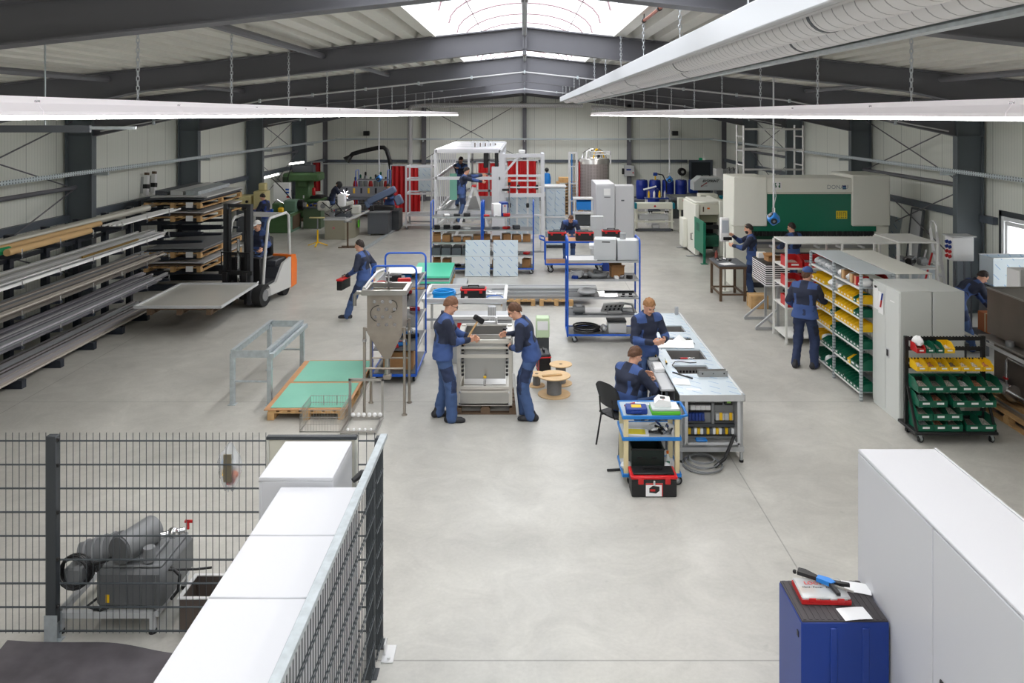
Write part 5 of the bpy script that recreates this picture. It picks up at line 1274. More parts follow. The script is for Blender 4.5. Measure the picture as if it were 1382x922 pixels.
MB(mat('chair_back', (34, 36, 40), .5)).grid(lambda u, v: (-.21+.42*u*1.0, -.235-.10*v-.05*math.cos(math.pi*(u-.5))+.05, .56+.36*v*(1-.25*abs(2*u-1)**3)), 10, 8).grid(lambda u, v: (.21-.42*u*1.0, -.247-.10*v-.05*math.cos(math.pi*(u-.5))+.05, .56+.36*v*(1-.25*abs(2*u-1)**3)), 10, 8).build('backrest', t)
for x in (-.12, .12): tb('back_bar', t, BLACK, [(x, -.1, .43), (x, -.26, .44), (x, -.29, .5), (x, -.31, .7)], .011)
for x in (-.2, .2):
    for y in (-.24, .2): cy('leg', t, BLACK, (x*.9, y*.9, .44), (x*1.1, y*1.15, 0), .012, 8)
# tool trolley in front of the bench
t = T('tool_trolley', 'three shelf tool trolley with blue edges and cream posts before the bench', 'trolley', (1.54, 10.03, 0))
for k, z in enumerate((.86, .60, .16)):
    s = bx('shelf', t, mat('tray_top', (172, 186, 196), .4) if k == 0 else LGREY, -.34, -.25, z-.04, .34, .25, z-.01)
    e = MB(BLUEB)
    for q_ in ((-.36, -.27, z-.045, .36, -.25, z), (-.36, .25, z-.045, .36, .27, z), (-.36, -.25, z-.045, -.34, .25, z), (.34, -.25, z-.045, .36, .25, z)): e.box(*q_, .006)
    e.build('shelf_edge', s)
tb('push_handle', t, BLUEB, [(.36, -.24, .84), (.43, -.22, .85), (.44, 0, .85), (.43, .22, .85), (.36, .24, .84)], .018)
for x in (-.31, .31):
    for y in (-.23, .23): bx('post', t, mat('post_cream', (222, 208, 164), .5), x-.028, y-.028, .12, x+.028, y+.028, .83, .004)
for x in (-.28, .28):
    for y in (-.2, .2): caster(t, x, y, .055)
t = T('small_case', 'blue hard case with a yellow label on the top of the trolley', 'case', (1.37, 9.92, .852), R(-3)); bx('case_body', t, BLUED, -.13, -.1, 0, .13, .1, .07, .012); bx('label', t, YEL, -.06, -.05, .07, .06, .05, .072, 0); MB(BLUED).bar((-.05, -.12, .035), (.05, -.12, .035), .02).bar((-.05, -.1, .035), (-.05, -.12, .035), .02).bar((.05, -.1, .035), (.05, -.12, .035), .02).build('handle', t)
t = T('parts_tray', 'green based clear parts tray under the white printer on the trolley', 'tray', (1.72, 9.93, .852)); bx('tray_base', t, mat('lime', (96, 190, 50), .4), -.175, -.13, 0, .175, .13, .045, .008); bx('clear_lid', t, mat('tray_lid', (190, 200, 198), .2), -.17, -.125, .045, .17, .125, .075, .006)
t = T('label_printer', 'white hand label printer on top of the green parts tray', 'printer', (1.70, 9.96, .928), R(-6)); MB(PAPER).prism([(-.1, 0), (.1, 0), (.09, .07), (-.05, .09), (-.1, .04)], -.09, .09).build('printer_body', t); bx('display', t, BLACK, -.03, -.04, .083, .03, .03, .09, .003); bx('red_button', t, RED, -.02, -.075, .078, .01, -.06, .084, .002)
for k, (x, y, m_, lab) in enumerate(((1.33, 10.14, RED, 'red handled pliers at the back of the trolley top'), (1.45, 10.16, PAPER, 'white cable ties at the back of the trolley top'))):
    inst('hand_tool', lab, 'tool', MB(m_).cyl((-.09, 0, .012), (.09, .02, .012), .012, n=8).mat(CHROME).cyl((.09, .02, .012), (.15, .03, .012), .006, n=6), (x, y, .852), .5-k)
t = T('parts_catalogue', 'open catalogue with a yellow page on the middle shelf of the trolley', 'book', (1.38, 9.92, .592), R(-5)); MB(PAPER).box(-.14, -.1, 0, .14, .1, .02, .002).build('pages', t); bx('yellow_page', t, mat('page_yellow', (240, 220, 60), .7), -.13, -.09, .02, .10, .07, .022, 0)
q = random.Random(31)
for k in range(14): inst('hand_tool', 'dark hand tool or fitting heaped on the middle trolley shelf', 'tool', MB(q.choice([BLACK, CHROME, BLUED, BLACK, PAPER, SLATE])).cyl((-.07, 0, .02), (.06, .03*q.random(), .02+.02*q.random()), .016, .012, 8), (1.55+.25*q.random(), 9.86+.3*q.random(), .592+.02*(k % 3)), q.random()*6, None, 'tools on the middle trolley shelf')
t = T('storage_box', 'black green deep storage box on the bottom shelf of the trolley', 'box', (1.5, 10.0, .152)); mb = MB(mat('box_blackgreen', (26, 40, 36), .5)); 
for q_ in ((-.2, -.18, 0, .2, -.165, .28), (-.2, .165, 0, .2, .18, .28), (-.2, -.165, 0, -.185, .165, .28), (.185, -.165, 0, .2, .165, .28), (-.19, -.17, 0, .19, .17, .02)): mb.box(*q_)
mb.build('box_body', t); bx('rim', t, BLACK, -.21, -.195, .27, .21, -.18, .29, .004)
for x in (-.1, .08): bx('grip', t, BLACK, x-.03, -.19, .17, x+.03, -.18, .19, .003)
t = T('spray_bottle', 'clear spray bottle with orange cap on the bottom trolley shelf', 'bottle', (1.76, 9.94, .152)); MB(mat('bottle_clear', (220, 226, 224), .2)).lathe([(.005, 0), (.035, 0), (.036, .12), (.014, .16), (.014, .18)], n=14).build('bottle_body', t); cy('cap', t, ORANGE, (0, 0, .18), (0, 0, .21), .016, 10); bx('label', t, GRN, -.02, -.0375, .04, .02, -.035, .1, 0)
for (x, y, lab) in ((1.25, 9.9, 'crumpled clear bag at the left of the bottom trolley shelf'), (1.72, 9.87, 'crumpled clear bag at the front of the bottom trolley shelf')): inst('plastic_bag', lab, 'bag', blob(MB(mat('bag_grey', (214, 218, 220), .3)), (0, 0, .05), (.08, .06, .045), int(x*100), .22), (x, y, .152))
t = toolbox('black red toolbox with a white picture label on the floor before the trolley', (1.525, 9.63, 0), 0, 1.06)
bx('picture_label', t, PAPER, -.1, -.1405, .015, .1, -.138, .17, 0); bx('label_edge', t, RED, -.1, -.1412, .15, .1, -.1405, .17, 0); bx('label_edge', t, RED, .088, -.1412, .015, .1, -.1405, .15, 0); MB(BLACK).prism([(-.06, .06), (.02, .05), (.06, .08), (.06, .13), (-.02, .14), (-.06, .11)], -.1414, -.1405).build('label_picture', t); bx('label_accent', t, RED, -.05, -.142, .075, .01, -.1414, .1, 0)
bx('lid_catch', t, CHROME, -.012, -.146, .14, .012, -.138, .2, .002)
inst('fallen_tool', 'black tool lying on the floor left of the trolley', 'tool', MB(BLACK).cyl((-.09, 0, .016), (.09, 0, .016), .016, n=8), (1.13, 10.2, 0), .1)

# ---------------------------------------------------------------- press brake and its surroundings
PY = 21.0
def px(x): return (x-VX)*PY/F
t = T('press_brake', 'large cream press brake with a green ram on the right', 'press', (0, PY, 0))
CRM = mat('press_cream', (236, 236, 226), .4)
bx('left_housing', t, CRM, px(990), 0, 1.60, px(1035.4), 1.12, 2.89, .02); bx('right_housing', t, CRM, px(1150), 0, 1.60, px(1202), 1.5, 2.93, .03)
bx('left_column', t, mat('press_beige', (230, 230, 218), .4), px(990), .02, 0, px(1013), 1.1, 1.6, .012); bx('right_column', t, CRM, px(1184), .1, 0, px(1202), 1.6, 1.6, .012)
bx('top_beam', t, CRM, px(1035), .03, 2.46, px(1150), 1.2, 2.85, .01); bx('top_lip', t, BEIGE, px(1036), .0, 2.44, px(1150), .04, 2.49, .004)
bx('ram', t, PGRN, px(1034), .06, 1.50, px(1152), .16, 2.45, .004); bx('ram_lower', t, PGRN, px(1013), .065, 1.46, px(1184), .15, 1.62, .004)
bx('lower_beam', t, BEIGE, px(1013), .12, .12, px(1184), .4, 1.02, .006); bx('table_rail', t, STEEL, px(1013), .06, 1.02, px(1184), .3, 1.12, .004); bx('front_rail', t, DARK, px(1013), .10, .86, px(1184), .125, .9)
bx('back_gauge', t, mat('gauge_green', (30, 100, 76), .5), px(1016), .9, 1.12, px(1180), 1.0, 1.4)
bx('base', t, DARK, px(992), .05, 0, px(1200), 1.1, .12)
n = 34
for k in range(n): x = px(1016)+(px(1182)-px(1016))*k/n; bx('punch_tool', t, BLACK, x+.006, .07, 1.33, x+.085, .14, 1.465, .012)
br('die_rail', t, SLATE, (px(1014), .1, 1.15), (px(1183), .1, 1.15), .07, .06)
for k in range(5): x = px(1040+30*k); br('support_arm', t, ALU, (x, -.28, 1.09), (x, .1, 1.09), .05, .05)
s = bx('logo_sticker', t, PAPER, px(1045), -.0, 2.56, px(1054.5), .032, 2.75, 0); s.location.y = -.002
lg = MB(mat('logo_green', (0, 92, 60), .5)); lx = px(1049.4)
for sg in (-1, 1): lg.prism([(lx+sg*.07, 2.73), (lx+sg*.025, 2.73), (lx+sg*.055, 2.685), (lx+sg*.02, 2.645), (lx+sg*.04, 2.60), (lx+sg*.07, 2.60)], -.004, -.006)
lg.build('logo', t)
text_part('brand_lettering', 'DONAU', .15, mat('lettering_grey', (150, 156, 160), .5), t, (px(1131), .026, 2.615), (R(90), 0, 0)); bx('brand_mark', t, mat('mark_blue', (44, 54, 110), .5), px(1137.5), .02, 2.56, px(1142.5), .028, 2.66, .002); bx('brand_mark_line', t, mat('mark_teal', (110, 190, 200), .5), px(1138), .017, 2.59, px(1142), .02, 2.605, 0)
bx('warning_plate', t, mat('plate_yellow', (236, 214, 40), .5), px(1129.5), .052, 1.79, px(1144.5), .06, 1.995, .002); q = random.Random(4)
for i in range(5):
    for j in range(4): bx('pictogram', t, mat('pictogram_dark', (96, 100, 40), .5), px(1130.6)+.052*i, .049, 1.81+.046*j, px(1130.6)+.052*i+.02+.02*q.random(), .052, 1.835+.046*j, 0)
t = T('control_console', 'white press control panel on a post beside the operator', 'control panel', (5.1, 20.55, 0))
bx('panel_box', t, PAPER, -.12, -.05, 1.28, .10, .10, 1.88, .02); bx('screen', t, mat('screen_grey', (186, 194, 204), .2), -.09, -.056, 1.5, .075, -.05, 1.82, .003); cy('post', t, CRM, (0, .05, .02), (0, .05, 1.3), .035, 14); bx('post_foot', t, CRM, -.12, -.06, 0, .12, .16, .02); bx('button_strip', t, BLACK, -.06, -.08, 1.32, .16, -.05, 1.4, .01)
person('bearded man in navy jacket touching the control panel of the press', (5.66, 20.1, 0), R(72), h=1.8, pel=(0, 0, .975), lean=.06, head=(.12, 0), RH=(.02, .46, 1.46), LH=(-.12, .44, 1.24), RE=(.6, -.2, -.7), LE=(-.6, -.2, -.7), hair=HAIRD, beard=HAIRD, curl=.4, res=.0095)
person('dark haired man facing the green press ram, behind the white shelf', (6.80, 20.45, 0), R(25), h=1.78, pel=(0, 0, .965), head=(.15, .25), RH=(.2, .35, 1.1), LH=(-.2, .35, 1.1), hair=HAIRD, res=.0095)
t = T('work_table', 'dark topped table on brown steel legs in front of the press', 'table', (5.02, 19.95, 0))
bx('table_top', t, SLATE, -.34, -.52, .84, .34, .52, .875, .004); bx('top_frame', t, BROWN, -.33, -.51, .78, .33, .51, .84, .004)
for x in (-.29, .29):
    for y in (-.47, .47): bx('leg', t, BROWN, x-.03, y-.03, 0, x+.03, y+.03, .78, .004)
    br('stretcher', t, BROWN, (x, -.47, .16), (x, .47, .16), .04)
for y in (-.47, .47): br('stretcher', t, BROWN, (-.29, y, .16), (.29, y, .16), .04)
t = T('spray_can', 'brown red bottle standing on the dark work table', 'bottle', (4.83, 20.35, .876)); MB(mat('bottle_brown', (120, 52, 40), .4)).lathe([(.0, 0), (.04, 0), (.042, .13), (.02, .18), (.02, .21), (.0, .21)], n=14).build('bottle_body', t); cy('cap', t, BLACK, (0, 0, .21), (0, 0, .23), .022, 10)
inst('drawing_sheet', 'white drawing sheet on the dark work table', 'paper', MB(PAPER).box(-.16, -.13, 0, .16, .13, .003), (4.92, 19.62, .876), R(20))
q = random.Random(12)
for k in range(6): inst('small_part', 'small black or bright tool part on the dark work table', 'part', MB(q.choice([BLACK, CHROME])).box(-.05, -.03, 0, .05, .03, .05, .012), (4.8+.3*q.random(), 19.9+.35*q.random(), .876), q.random()*3, None, 'parts on the dark work table')
# shear on the left of the press
t = T('plate_shear', 'cream plate shear with a green side guard, left of the press', 'machine', (5.4, 25.6, 0))
SH = CRM
bx('left_side', t, SH, .0, .0, .05, .14, 1.9, 1.66, .02); bx('right_side', t, SH, .78, 0, 0, .9, 1.9, 1.75, .02); bx('upper_beam', t, BEIGE, .14, .06, 1.32, .78, .5, 1.66, .01); bx('hood', t, SH, .02, .1, 1.66, .88, 1.7, 1.74, .03)
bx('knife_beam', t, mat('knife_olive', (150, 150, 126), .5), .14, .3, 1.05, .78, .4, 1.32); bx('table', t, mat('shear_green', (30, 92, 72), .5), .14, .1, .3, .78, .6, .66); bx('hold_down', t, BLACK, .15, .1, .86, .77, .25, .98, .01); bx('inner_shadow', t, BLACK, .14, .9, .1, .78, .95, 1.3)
bx('indicator', t, ORANGE, .4, .05, 1.5, .48, .06, 1.55, .002); bx('slot', t, BROWN, .26, .05, 1.42, .3, .06, 1.58, .002)
g = bx('side_guard', t, mat('guard_green', (24, 120, 92), .45), -.02, -1.3, .28, .01, .0, 1.28, .006); bx('guard_post', g, PGRN, -.03, -1.32, .02, .05, -1.26, 1.24, .004); bx('guard_foot', g, PGRN, -.09, -1.36, 0, .11, -1.2, .02); bx('guard_plate', g, mat('guard_plate', (10, 90, 70), .5), -.023, -.75, .9, -.02, -.3, 1.15, 0)
bx('yellow_edge', t, YEL, .1, -.1, .45, .14, -.04, 1.0, .004)
bx('cable_box', t, SH, -.15, 1.2, .1, .0, 1.8, 1.05, .02); tb('grab_handle', t, BLACK, [(-.01, .3, .7), (-.06, .3, .7), (-.06, .3, .5), (-.01, .3, .5)], .015)
for y in (.1, 1.75): bx('floor_plate', t, ALUD, -.25, y-.08, 0, .2, y+.08, .03)
# scaffold tower behind the press
t = T('scaffold_tower', 'bright aluminium scaffold tower standing behind the press', 'scaffold', (0, 23.6, 0))
for x in (6.4, 8.14):
    for y in (0, .75): cy('post', t, ALU, (x, y, .1), (x, y, 4.19), .03, 10)
    for z in np.arange(.5, 4.2, .42): cy('rung', t, ALU, (x, 0, z), (x, .75, z), .022, 8)
    for y in (0, .75): MB(RUB).cyl((x-.03, y, .08), (x+.03, y, .08), .08, n=14).build('wheel', t)
for z in (4.08, 3.48, 2.9, 1.6): cy('cross_bar', t, ALU, (6.4, 0, z), (8.14, 0, z), .028, 8)
for z in (3.48, 1.6): cy('cross_bar', t, ALU, (6.4, .75, z), (8.14, .75, z), .025, 8)
for x, s in ((6.5, 1), (8.0, -1)): cy('brace', t, ALU, (x, 0, 2.35), (x-s*.3, 0, 2.75), .02, 8)
# hanging power cubes
def power_cube(x, y, z, sz, label):
    t = T('power_cube', label, 'socket box', (x, y, z), 0); a = sz*.5
    c = MB(BLUEB).at(0, 0, 0, R(35), R(45), R(15)).cb((0, 0, 0), (a*1.15, a*1.15, a*1.15), .025); c.build('cube', t)
    Mr = Euler((R(35), R(45), R(15))).to_matrix()
    for d in ((0, -1, 0), (1, 0, 0), (-1, 0, 0), (0, 0, -1)):
        v = Mr @ Vector(d); cy('socket', t, BLACK, v*(a*.575), v*(a*.66), a*.36, 16); cy('socket_cap', t, GREY, v*(a*.66), v*(a*.69), a*.16, 12)
    cy('cable', t, mat('cable_pale', (200, 202, 206), .5), (0, 0, a*.9), (0, 0, roof(x)-z-.02), .018 if y < 20 else .022, 8); MB(CHROME).cyl((0, 0, a*.7), (0, 0, a*1.25), .03, n=10).build('cable_gland', t)
    tb('spare_loop', t, mat('cable_pale', (200, 202, 206), .5), [(.01, 0, a*1.6), (.05, 0, a*2.6), (.02, 0, a*4.0)], .008)
    return t
c3 = at(1044, 295, 16); power_cube(c3.x, 16, c3.z, .34, 'blue hanging socket cube on a long cable before the green press')
c3 = at(903.5, 242, 32); power_cube(c3.x, 32, c3.z, .36, 'blue hanging socket cube far away over the blue barrels')
c3 = at(511.5, 240.5, 32); power_cube(c3.x, 32, c3.z, .36, 'blue hanging socket cube far away over the welding corner')
# ---------------------------------------------------------------- white shelves with red bins behind
SHW = mat('shelf_white', (226, 226, 222), .45)
def shelf(label, x0, x1, y0, y1, z, levels, bays, m=SHW, topm=None):
    t = T('shelf_unit', label, 'shelf', (0, 0, 0)); n = bays+1
    for k in range(n):
        x = x0+(x1-x0)*k/bays
        for y in (y0, y1): bx('post', t, m, x-.02, y-.02, 0, x+.02, y+.02, z-.001, .002)
    for lv in levels: bx('shelf', t, m, x0, y0, lv-.03, x1, y1, lv, .003)
    for k in range(bays): bx('top', t, topm or m, x0+(x1-x0)*k/bays+.003, y0-.01, z, x0+(x1-x0)*(k+1)/bays-.003, y1+.01, z+.03, .003)
    return t
shelf('white shelf rack with red bins, behind the man in the blue cap', 5.12, 7.3, 15.8, 16.6, 1.97, (.15, .72, 1.12, 1.5), 2)
shelf('white shelf rack with dark machine parts, right of the press', 7.36, 8.12, 15.9, 17.0, 1.97, (.15, .8, 1.48), 1)
def bin_mesh(m, w, d, h, name='storage_bin'):
    """open fronted bin: opening towards -y, base at z 0"""
    mb = MB(m); a = w/2; th = .006
    for s in (-1, 1):
        x0, x1 = (s*a, s*(a-th)) if s > 0 else (s*(a-th), s*a)
        mb.prism([(0, 0), (d, 0), (d, h), (d*.42, h), (0, h*.52)], min(x0, x1), max(x0, x1), 'x')
    mb.box(-a+th, 0, 0, a-th, d, th).box(-a+th, d-th, th, a-th, d, h).box(-a+th, 0, th, a-th, th, h*.5)
    mb.box(-a-.004, d*.42, h-.01, -a, d, h).box(a, d*.42, h-.01, a+.004, d, h).box(-a, -.004, h*.47, a, .0, h*.52)
    return mb
FILL = [mat('fill_%d' % k, c, .5, 0.2, noise=.75, nscale=55) for k, c in enumerate(((170, 160, 150), (205, 205, 208), (120, 112, 106), (190, 130, 104), (225, 215, 206)))]
def bin_proto(m, w, d, h, fill):
    t = T('storage_bin', 'bin', 'bin'); bin_mesh(m, w, d, h).build('bin_body', t)
    q = random.Random(int(w*1000)+fill); 
    def f(u, v): return (-w*.44+w*.88*u, .012+(d-.024)*v, h*(.18+.2*v)+.02*q.random()*(1 if .02 < u < .98 else 0))
    MB(FILL[fill]).sheet(f, 9, 12, h*.25).build('contents', t); bx('bin_label', t, PAPER, -w*.24, -.0055, h*.22, w*.24, -.004, h*.38, 0)
    return t
PROTO = {}
def put_bin(kind, fill, loc, rz, label, group=None):
    key = (kind, fill)
    if key not in PROTO:
        m, w, d, h = {'y': (YEL, .113, .24, .12), 'g': (GRN, .113, .24, .12), 'G': (GRN, .20, .30, .17), 'r': (RED, .30, .42, .2), 'R': (RED, .12, .2, .12), 'Y': (YEL, .145, .22, .125)}[kind]
        t = bin_proto(m, w, d, h, fill); PROTO[key] = t; t.location = loc; t.rotation_euler = (0, 0, rz); t['label'] = label
        if group: t['group'] = group
        return t
    r = dup(PROTO[key], loc, rz, label)
    if 'group' in r.keys(): del r['group']
    if group: r['group'] = group
    return r
lvl = ('bottom', 'lower', 'middle', 'top')
for z, w in ((.72, 'low'), (1.12, 'middle'), (1.5, 'upper')):
    for k in range(3): put_bin('r', k % 5, (5.30+.34*k, 15.83, z+.001), 0, '%s large red bin from the left on the %s shelf of the white rack' % (ORD[k], w), 'large red bins on the white rack')
for z, w in ((1.12, 'middle'), (1.5, 'upper')):
    for k in range(3): put_bin('r', k % 5, (6.40+.31*k, 15.83, z+.001), 0, '%s large red bin from the left in the right bay, %s shelf of white rack' % (ORD[k], w), 'large red bins on the white rack')
q = random.Random(14)
for k in range(5): t = T('gear_motor', 'grey or dark gear motor on the white shelf right of the press', 'motor', (7.5+.12*k, 16.2+.2*(k % 2), 1.481), q.random(), 'gear motors on the white shelf'); cy('motor', t, (SLATE, GREY, BLACK)[k % 3], (-.09, 0, .08), (.09, 0, .08), .07, 14); bx('gear_box', t, GREY, -.05, -.06, 0, .05, .06, .16, .01)
for k in range(4): inst('steel_sheet', 'dark steel sheet offcut on the white shelf right of the press', 'sheet', MB(SLATE).box(-.3, -.2, 0, .3, .2, .02, .002), (7.72+.01*k, 16.4, .801+.0205*k), R(4*k), None, 'sheet offcuts on the white shelf')
# folded tray stack on its stand
t = T('tray_stand', 'stand holding a stack of thin black edged trays, beside the white shelf', 'stand', (5.25, 17.35, 0))
for y in (-.45, .42):
    br('foot_bar', t, ALUD, (-.42, y, .03), (.1, y, .03), .05); br('upright', t, ALUD, (.05, y, .03), (.05, y, .92), .05); br('diagonal', t, ALUD, (-.40, y, .05), (.03, y, .42), .04)
br('cross_bar', t, ALUD, (.05, -.45, .06), (.05, .42, .06), .04); bx('stand_top', t, ALUD, -.2, -.5, .9, .3, .5, .93)
for k in range(10): tag(MB(PAPER).box(-.22, -.5, 0, .28, .5, .018, .002).mat(BLACK).box(-.215, -.495, .018, .275, .495, .044).build('tray', None, (5.25, 17.35, .931+.0445*k)), 'thin black and white tray in the stack on the stand', 'tray', 'trays stacked on the stand')
carton('cardboard_box', 'white carton on the tray stack', 'box', (5.18, 17.67, 1.377), (.18, .16, .12), PAPER); carton('cardboard_box', 'open brown carton on the tray stack', 'box', (5.30, 17.3, 1.377), (.26, .24, .09), CARD, .1, None, True)
carton('cardboard_box', 'brown wooden crate on the floor behind the tray stand', 'box', (5.45, 18.9, 0), (.4, .4, .3), WOOD)
person('man in navy jacket and blue cap reaching into the yellow bin rack', (4.98, 14.35, 0), R(-38), h=1.8, pel=(0, 0, .975), lean=.1, head=(.25, -.35), RH=(.10, .40, 1.18), RE=(.7, -.3, -.5), LH=(-.22, .22, 1.0), hair=HAIRB, cap=ROYAL, fat=1.15, leg=(TROUD, NAVY), LF=(-.15, -.05, .09), RF=(.13, .08, .09))
# ---------------------------------------------------------------- galvanised bin rack
t = T('bin_rack', 'galvanised shelf rack full of yellow and green bins facing the aisle', 'shelf', (5.29, 0, 0))
PERF = mask_mat('perforated_post', (184, 192, 196), (138, 144, 148), lambda nt, x, y, z: stripe(nt, z, .05, .018), rough=.45, metal=.4)
YS = (12.70, 13.81, 14.92)
for y in YS:
    for x in (0, .5): bx('post', t, PERF, x-.02, y-.022, 0, x+.02, y+.022, 1.985, .002)
LV = (.125, .459, .795, 1.066, 1.296, 1.506, 1.764)
for ya, yb in ((YS[0], YS[1]), (YS[1], YS[2])):
    for z in LV:
        s = bx('shelf', t, GALV, .0, ya+.024, z-.004, .5, yb-.024, z); bx('shelf_lip', s, SHW, -.006, ya+.024, z-.032, .0, yb-.024, z+.001)
    bx('top', t, mat('rack_top', (200, 208, 212), .4, .2), -.02, ya, 1.99, .52, yb-.004, 2.0); 
t2 = T('bin_rack', 'white topped rack standing back to back behind the galvanised bin rack', 'shelf', (5.86, 0, 0))
for y in YS:
    for x in (0, .52): bx('post', t2, SHW, x-.018, y-.02, 0, x+.018, y+.02, 1.985, .002)
for ya, yb in ((YS[0], YS[1]), (YS[1], YS[2])):
    bx('top', t2, mat('rack_top_cream', (218, 218, 210), .4), -.03, ya, 1.99, .56, yb-.004, 2.0)
    for z in (.3, 1.0, 1.6): bx('shelf', t2, SHW, 0, ya+.022, z-.02, .5, yb-.022, z)
ROWS = {  # level: (far bay, near bay); letters from the far end to the near end
 0: ('gggwgg', 'gggggggg'), 1: ('yyywgggg', 'gggyGG'), 2: ('yyyyyyyg', 'gggggggg'), 3: ('yyyyyyyg', 'yyyyyyyy'), 4: ('yyyyyyyy', 'yyyyyygg'), 5: ('yyyyww', 'wyyyyygy'), 6: ('pppppp', 'wcwcrw')}
LN = ('bottom', 'second', 'third', 'fourth', 'fifth', 'sixth', 'top')
q = random.Random(6)
for lv, (far, near) in ROWS.items():
    for bay, row, ya, yb in (('far', far, YS[1], YS[2]), ('near', near, YS[0], YS[1])):
        cnt = {}
        for k, c in enumerate(row):
            n = len(row); y = yb-.04-(yb-ya-.08)*(k+.5)/n; z = LV[lv]+.001; cnt[c] = cnt.get(c, 0)+1
            nm = {'y': 'yellow bin', 'g': 'green bin', 'G': 'large green bin', 'w': 'small white bag', 'c': 'brown carton', 'r': 'red parcel', 'p': 'pale paper bundle'}[c]
            lab = '%s %s from the far end, %s shelf, %s bay of bin rack' % (ORD[cnt[c]-1], nm, LN[lv], bay)
            if c in 'ygG': put_bin(c, q.randrange(5), (5.285, y, z), R(-90), lab, 'bins on the %s shelf of the bin rack' % LN[lv])
            elif c in 'wp': inst('small_bag' if c == 'w' else 'paper_bundle', lab, 'bag' if c == 'w' else 'paper', blob(MB(PAPER if c == 'w' else LGREY), (0, 0, .065), (.11, .06, .065), k*7+lv, .2), (5.42, y, z))
            else: carton('carton', lab, 'box', (5.42, y, z), (.2, .12, .14), CARD if c == 'c' else RED, q.uniform(-.1, .1))
for k, (lv, m_) in enumerate(((6, mat('bin_grey', (150, 154, 158), .5)), (3, LGREY), (0, LGREY))):
    pass
# ---------------------------------------------------------------- grey double cabinets and what hangs on them
def tall_cab(x0, x1, y0, y1, z, label, doors):
    t = T('metal_cabinet', label, 'cabinet', (x0, y0, 0)); a, b = x1-x0, y1-y0
    bx('body', t, CAB, .012, 0, 0, a, b, z-.012, .003); bx('top', t, CAB, 0, 0, z-.012, a, b, z, .003)
    if doors:
        for k in (0, 1):
            d = bx('door', t, CAB, 0, .012+k*(b/2), .06, .012, b/2+k*(b/2)-.006, z-.03, .002)
            if k == 0: bx('lock_plate', d, LGREY, -.006, b/2-.13, .86, 0, b/2-.03, 1.0, .002); bx('lock', d, BLACK, -.012, b/2-.11, .88, -.006, b/2-.05, .98, .002)
        br('label_strip', t, PAPER, (-.002, .16, z-.2), (-.002, .3, z-.2), .002, .015)
    return t
tall_cab(5.455, 5.925, 11.75, 12.66, 1.93, 'grey double door cabinet with papers on its door, beside the bin rack', True); tall_cab(5.93, 6.40, 11.75, 12.66, 1.93, 'grey cabinet standing back to back behind the one with papers', False)
for (ya, yb, za, zb, w) in ((12.44, 12.60, 1.50, 1.83, 'with the black clip'), (12.26, 12.43, 1.46, 1.79, 'under the blue and red marker')):
    tag(MB(PAPER).box(5.443, ya, za, 5.4475, yb, zb).build('paper_sheet'), 'white paper hanging on the grey cabinet door, %s' % w, 'paper')
tag(MB(BLACK).box(5.436, 12.5, 1.82, 5.4525, 12.56, 1.85, .003).build('clip'), 'black clip holding a paper on the grey cabinet door', 'clip')
t = T('marker', 'blue and red marker clipped on the grey cabinet door', 'marker', (5.438, 12.31, 1.66), 0, None, (R(18), 0, 0)); cy('cap', t, BLUED, (0, 0, .02), (0, 0, .13), .014, 10); cy('barrel', t, RED, (0, 0, -.1), (0, 0, .02), .014, 10)
# ---------------------------------------------------------------- black bin trolley
t = T('bin_trolley', 'black wheeled bin trolley with green and yellow bins before the grey cabinet', 'trolley', (5.9, 11.3, 0))
bx('base_deck', t, BLACK, -.58, -.30, .13, .56, .22, .17, .006)
for x in (-.5, .48):
    for y in (-.22, .14): caster(t, x, y, .045, .4)
for x in (-.54, .54): br('post', t, BLACK, (x, .05, .17), (x, .05, 1.39), .05); br('strut', t, BLACK, (x, -.26, .16), (x, .03, .75), .03)
RAILS = (1.36, 1.22, 1.06, .97, .80, .60, .42, .25)
for z in RAILS:
    s = br('rail', t, BLACK, (-.54, .03, z), (.54, .03, z), .012, .05)
    mb = MB(BLACK)
    for k in range(24): mb.box(-.53+.045*k, .018, z+.015, -.51+.045*k, .03, z+.036)
    mb.build('rail_teeth', s)
G = []
for k, (x, c) in enumerate(((-.44, 'R'), (-.31, 'g'), (-.18, 'g'), (-.05, 'Y'))): G.append((x, 1.22, -.22, c, 'top', k))
for k in range(7): G.append((-.43+.152*k, .97, -.22, 'Y', 'second', k))
for k in range(6): G.append((-.42+.205*k*.93, .70, -.29, 'G', 'third', k))
for k, x in enumerate((-.42, -.22, .06, .26, .46)): G.append((x*.98, .50, -.29, 'G', 'fourth', k))
for k, x in enumerate((-.42, -.21, -.01)): G.append((x, .32, -.29, 'G', 'fifth', k))
for k, x in enumerate((-.42, -.21, -.01, .25, .46)): G.append((x*.98, .171, -.29, 'G', 'bottom', k))
for x, z, y, c, w, k in G:
    put_bin(c, (k*2+len(w)) % 5, (5.9+x, 11.33+y, z), 0, '%s bin from the left in the %s row of the black trolley' % (ORD[k], w), 'bins on the black trolley')
inst('plastic_bag', 'white bag stuffed in the red bin on the black trolley', 'bag', blob(MB(PAPER), (0, 0, .06), (.05, .09, .07), 2, .2), (5.46, 11.22, 1.30), .4)
tb('cable_loop', T('cable_loop', 'thin black cable loop hanging at the right side of the trolley', 'cable', (6.47, 11.36, .98)), BLACK, [(.06*math.cos(a), 0, .07*math.sin(a)) for a in np.linspace(0, 6.0, 14)], .006)
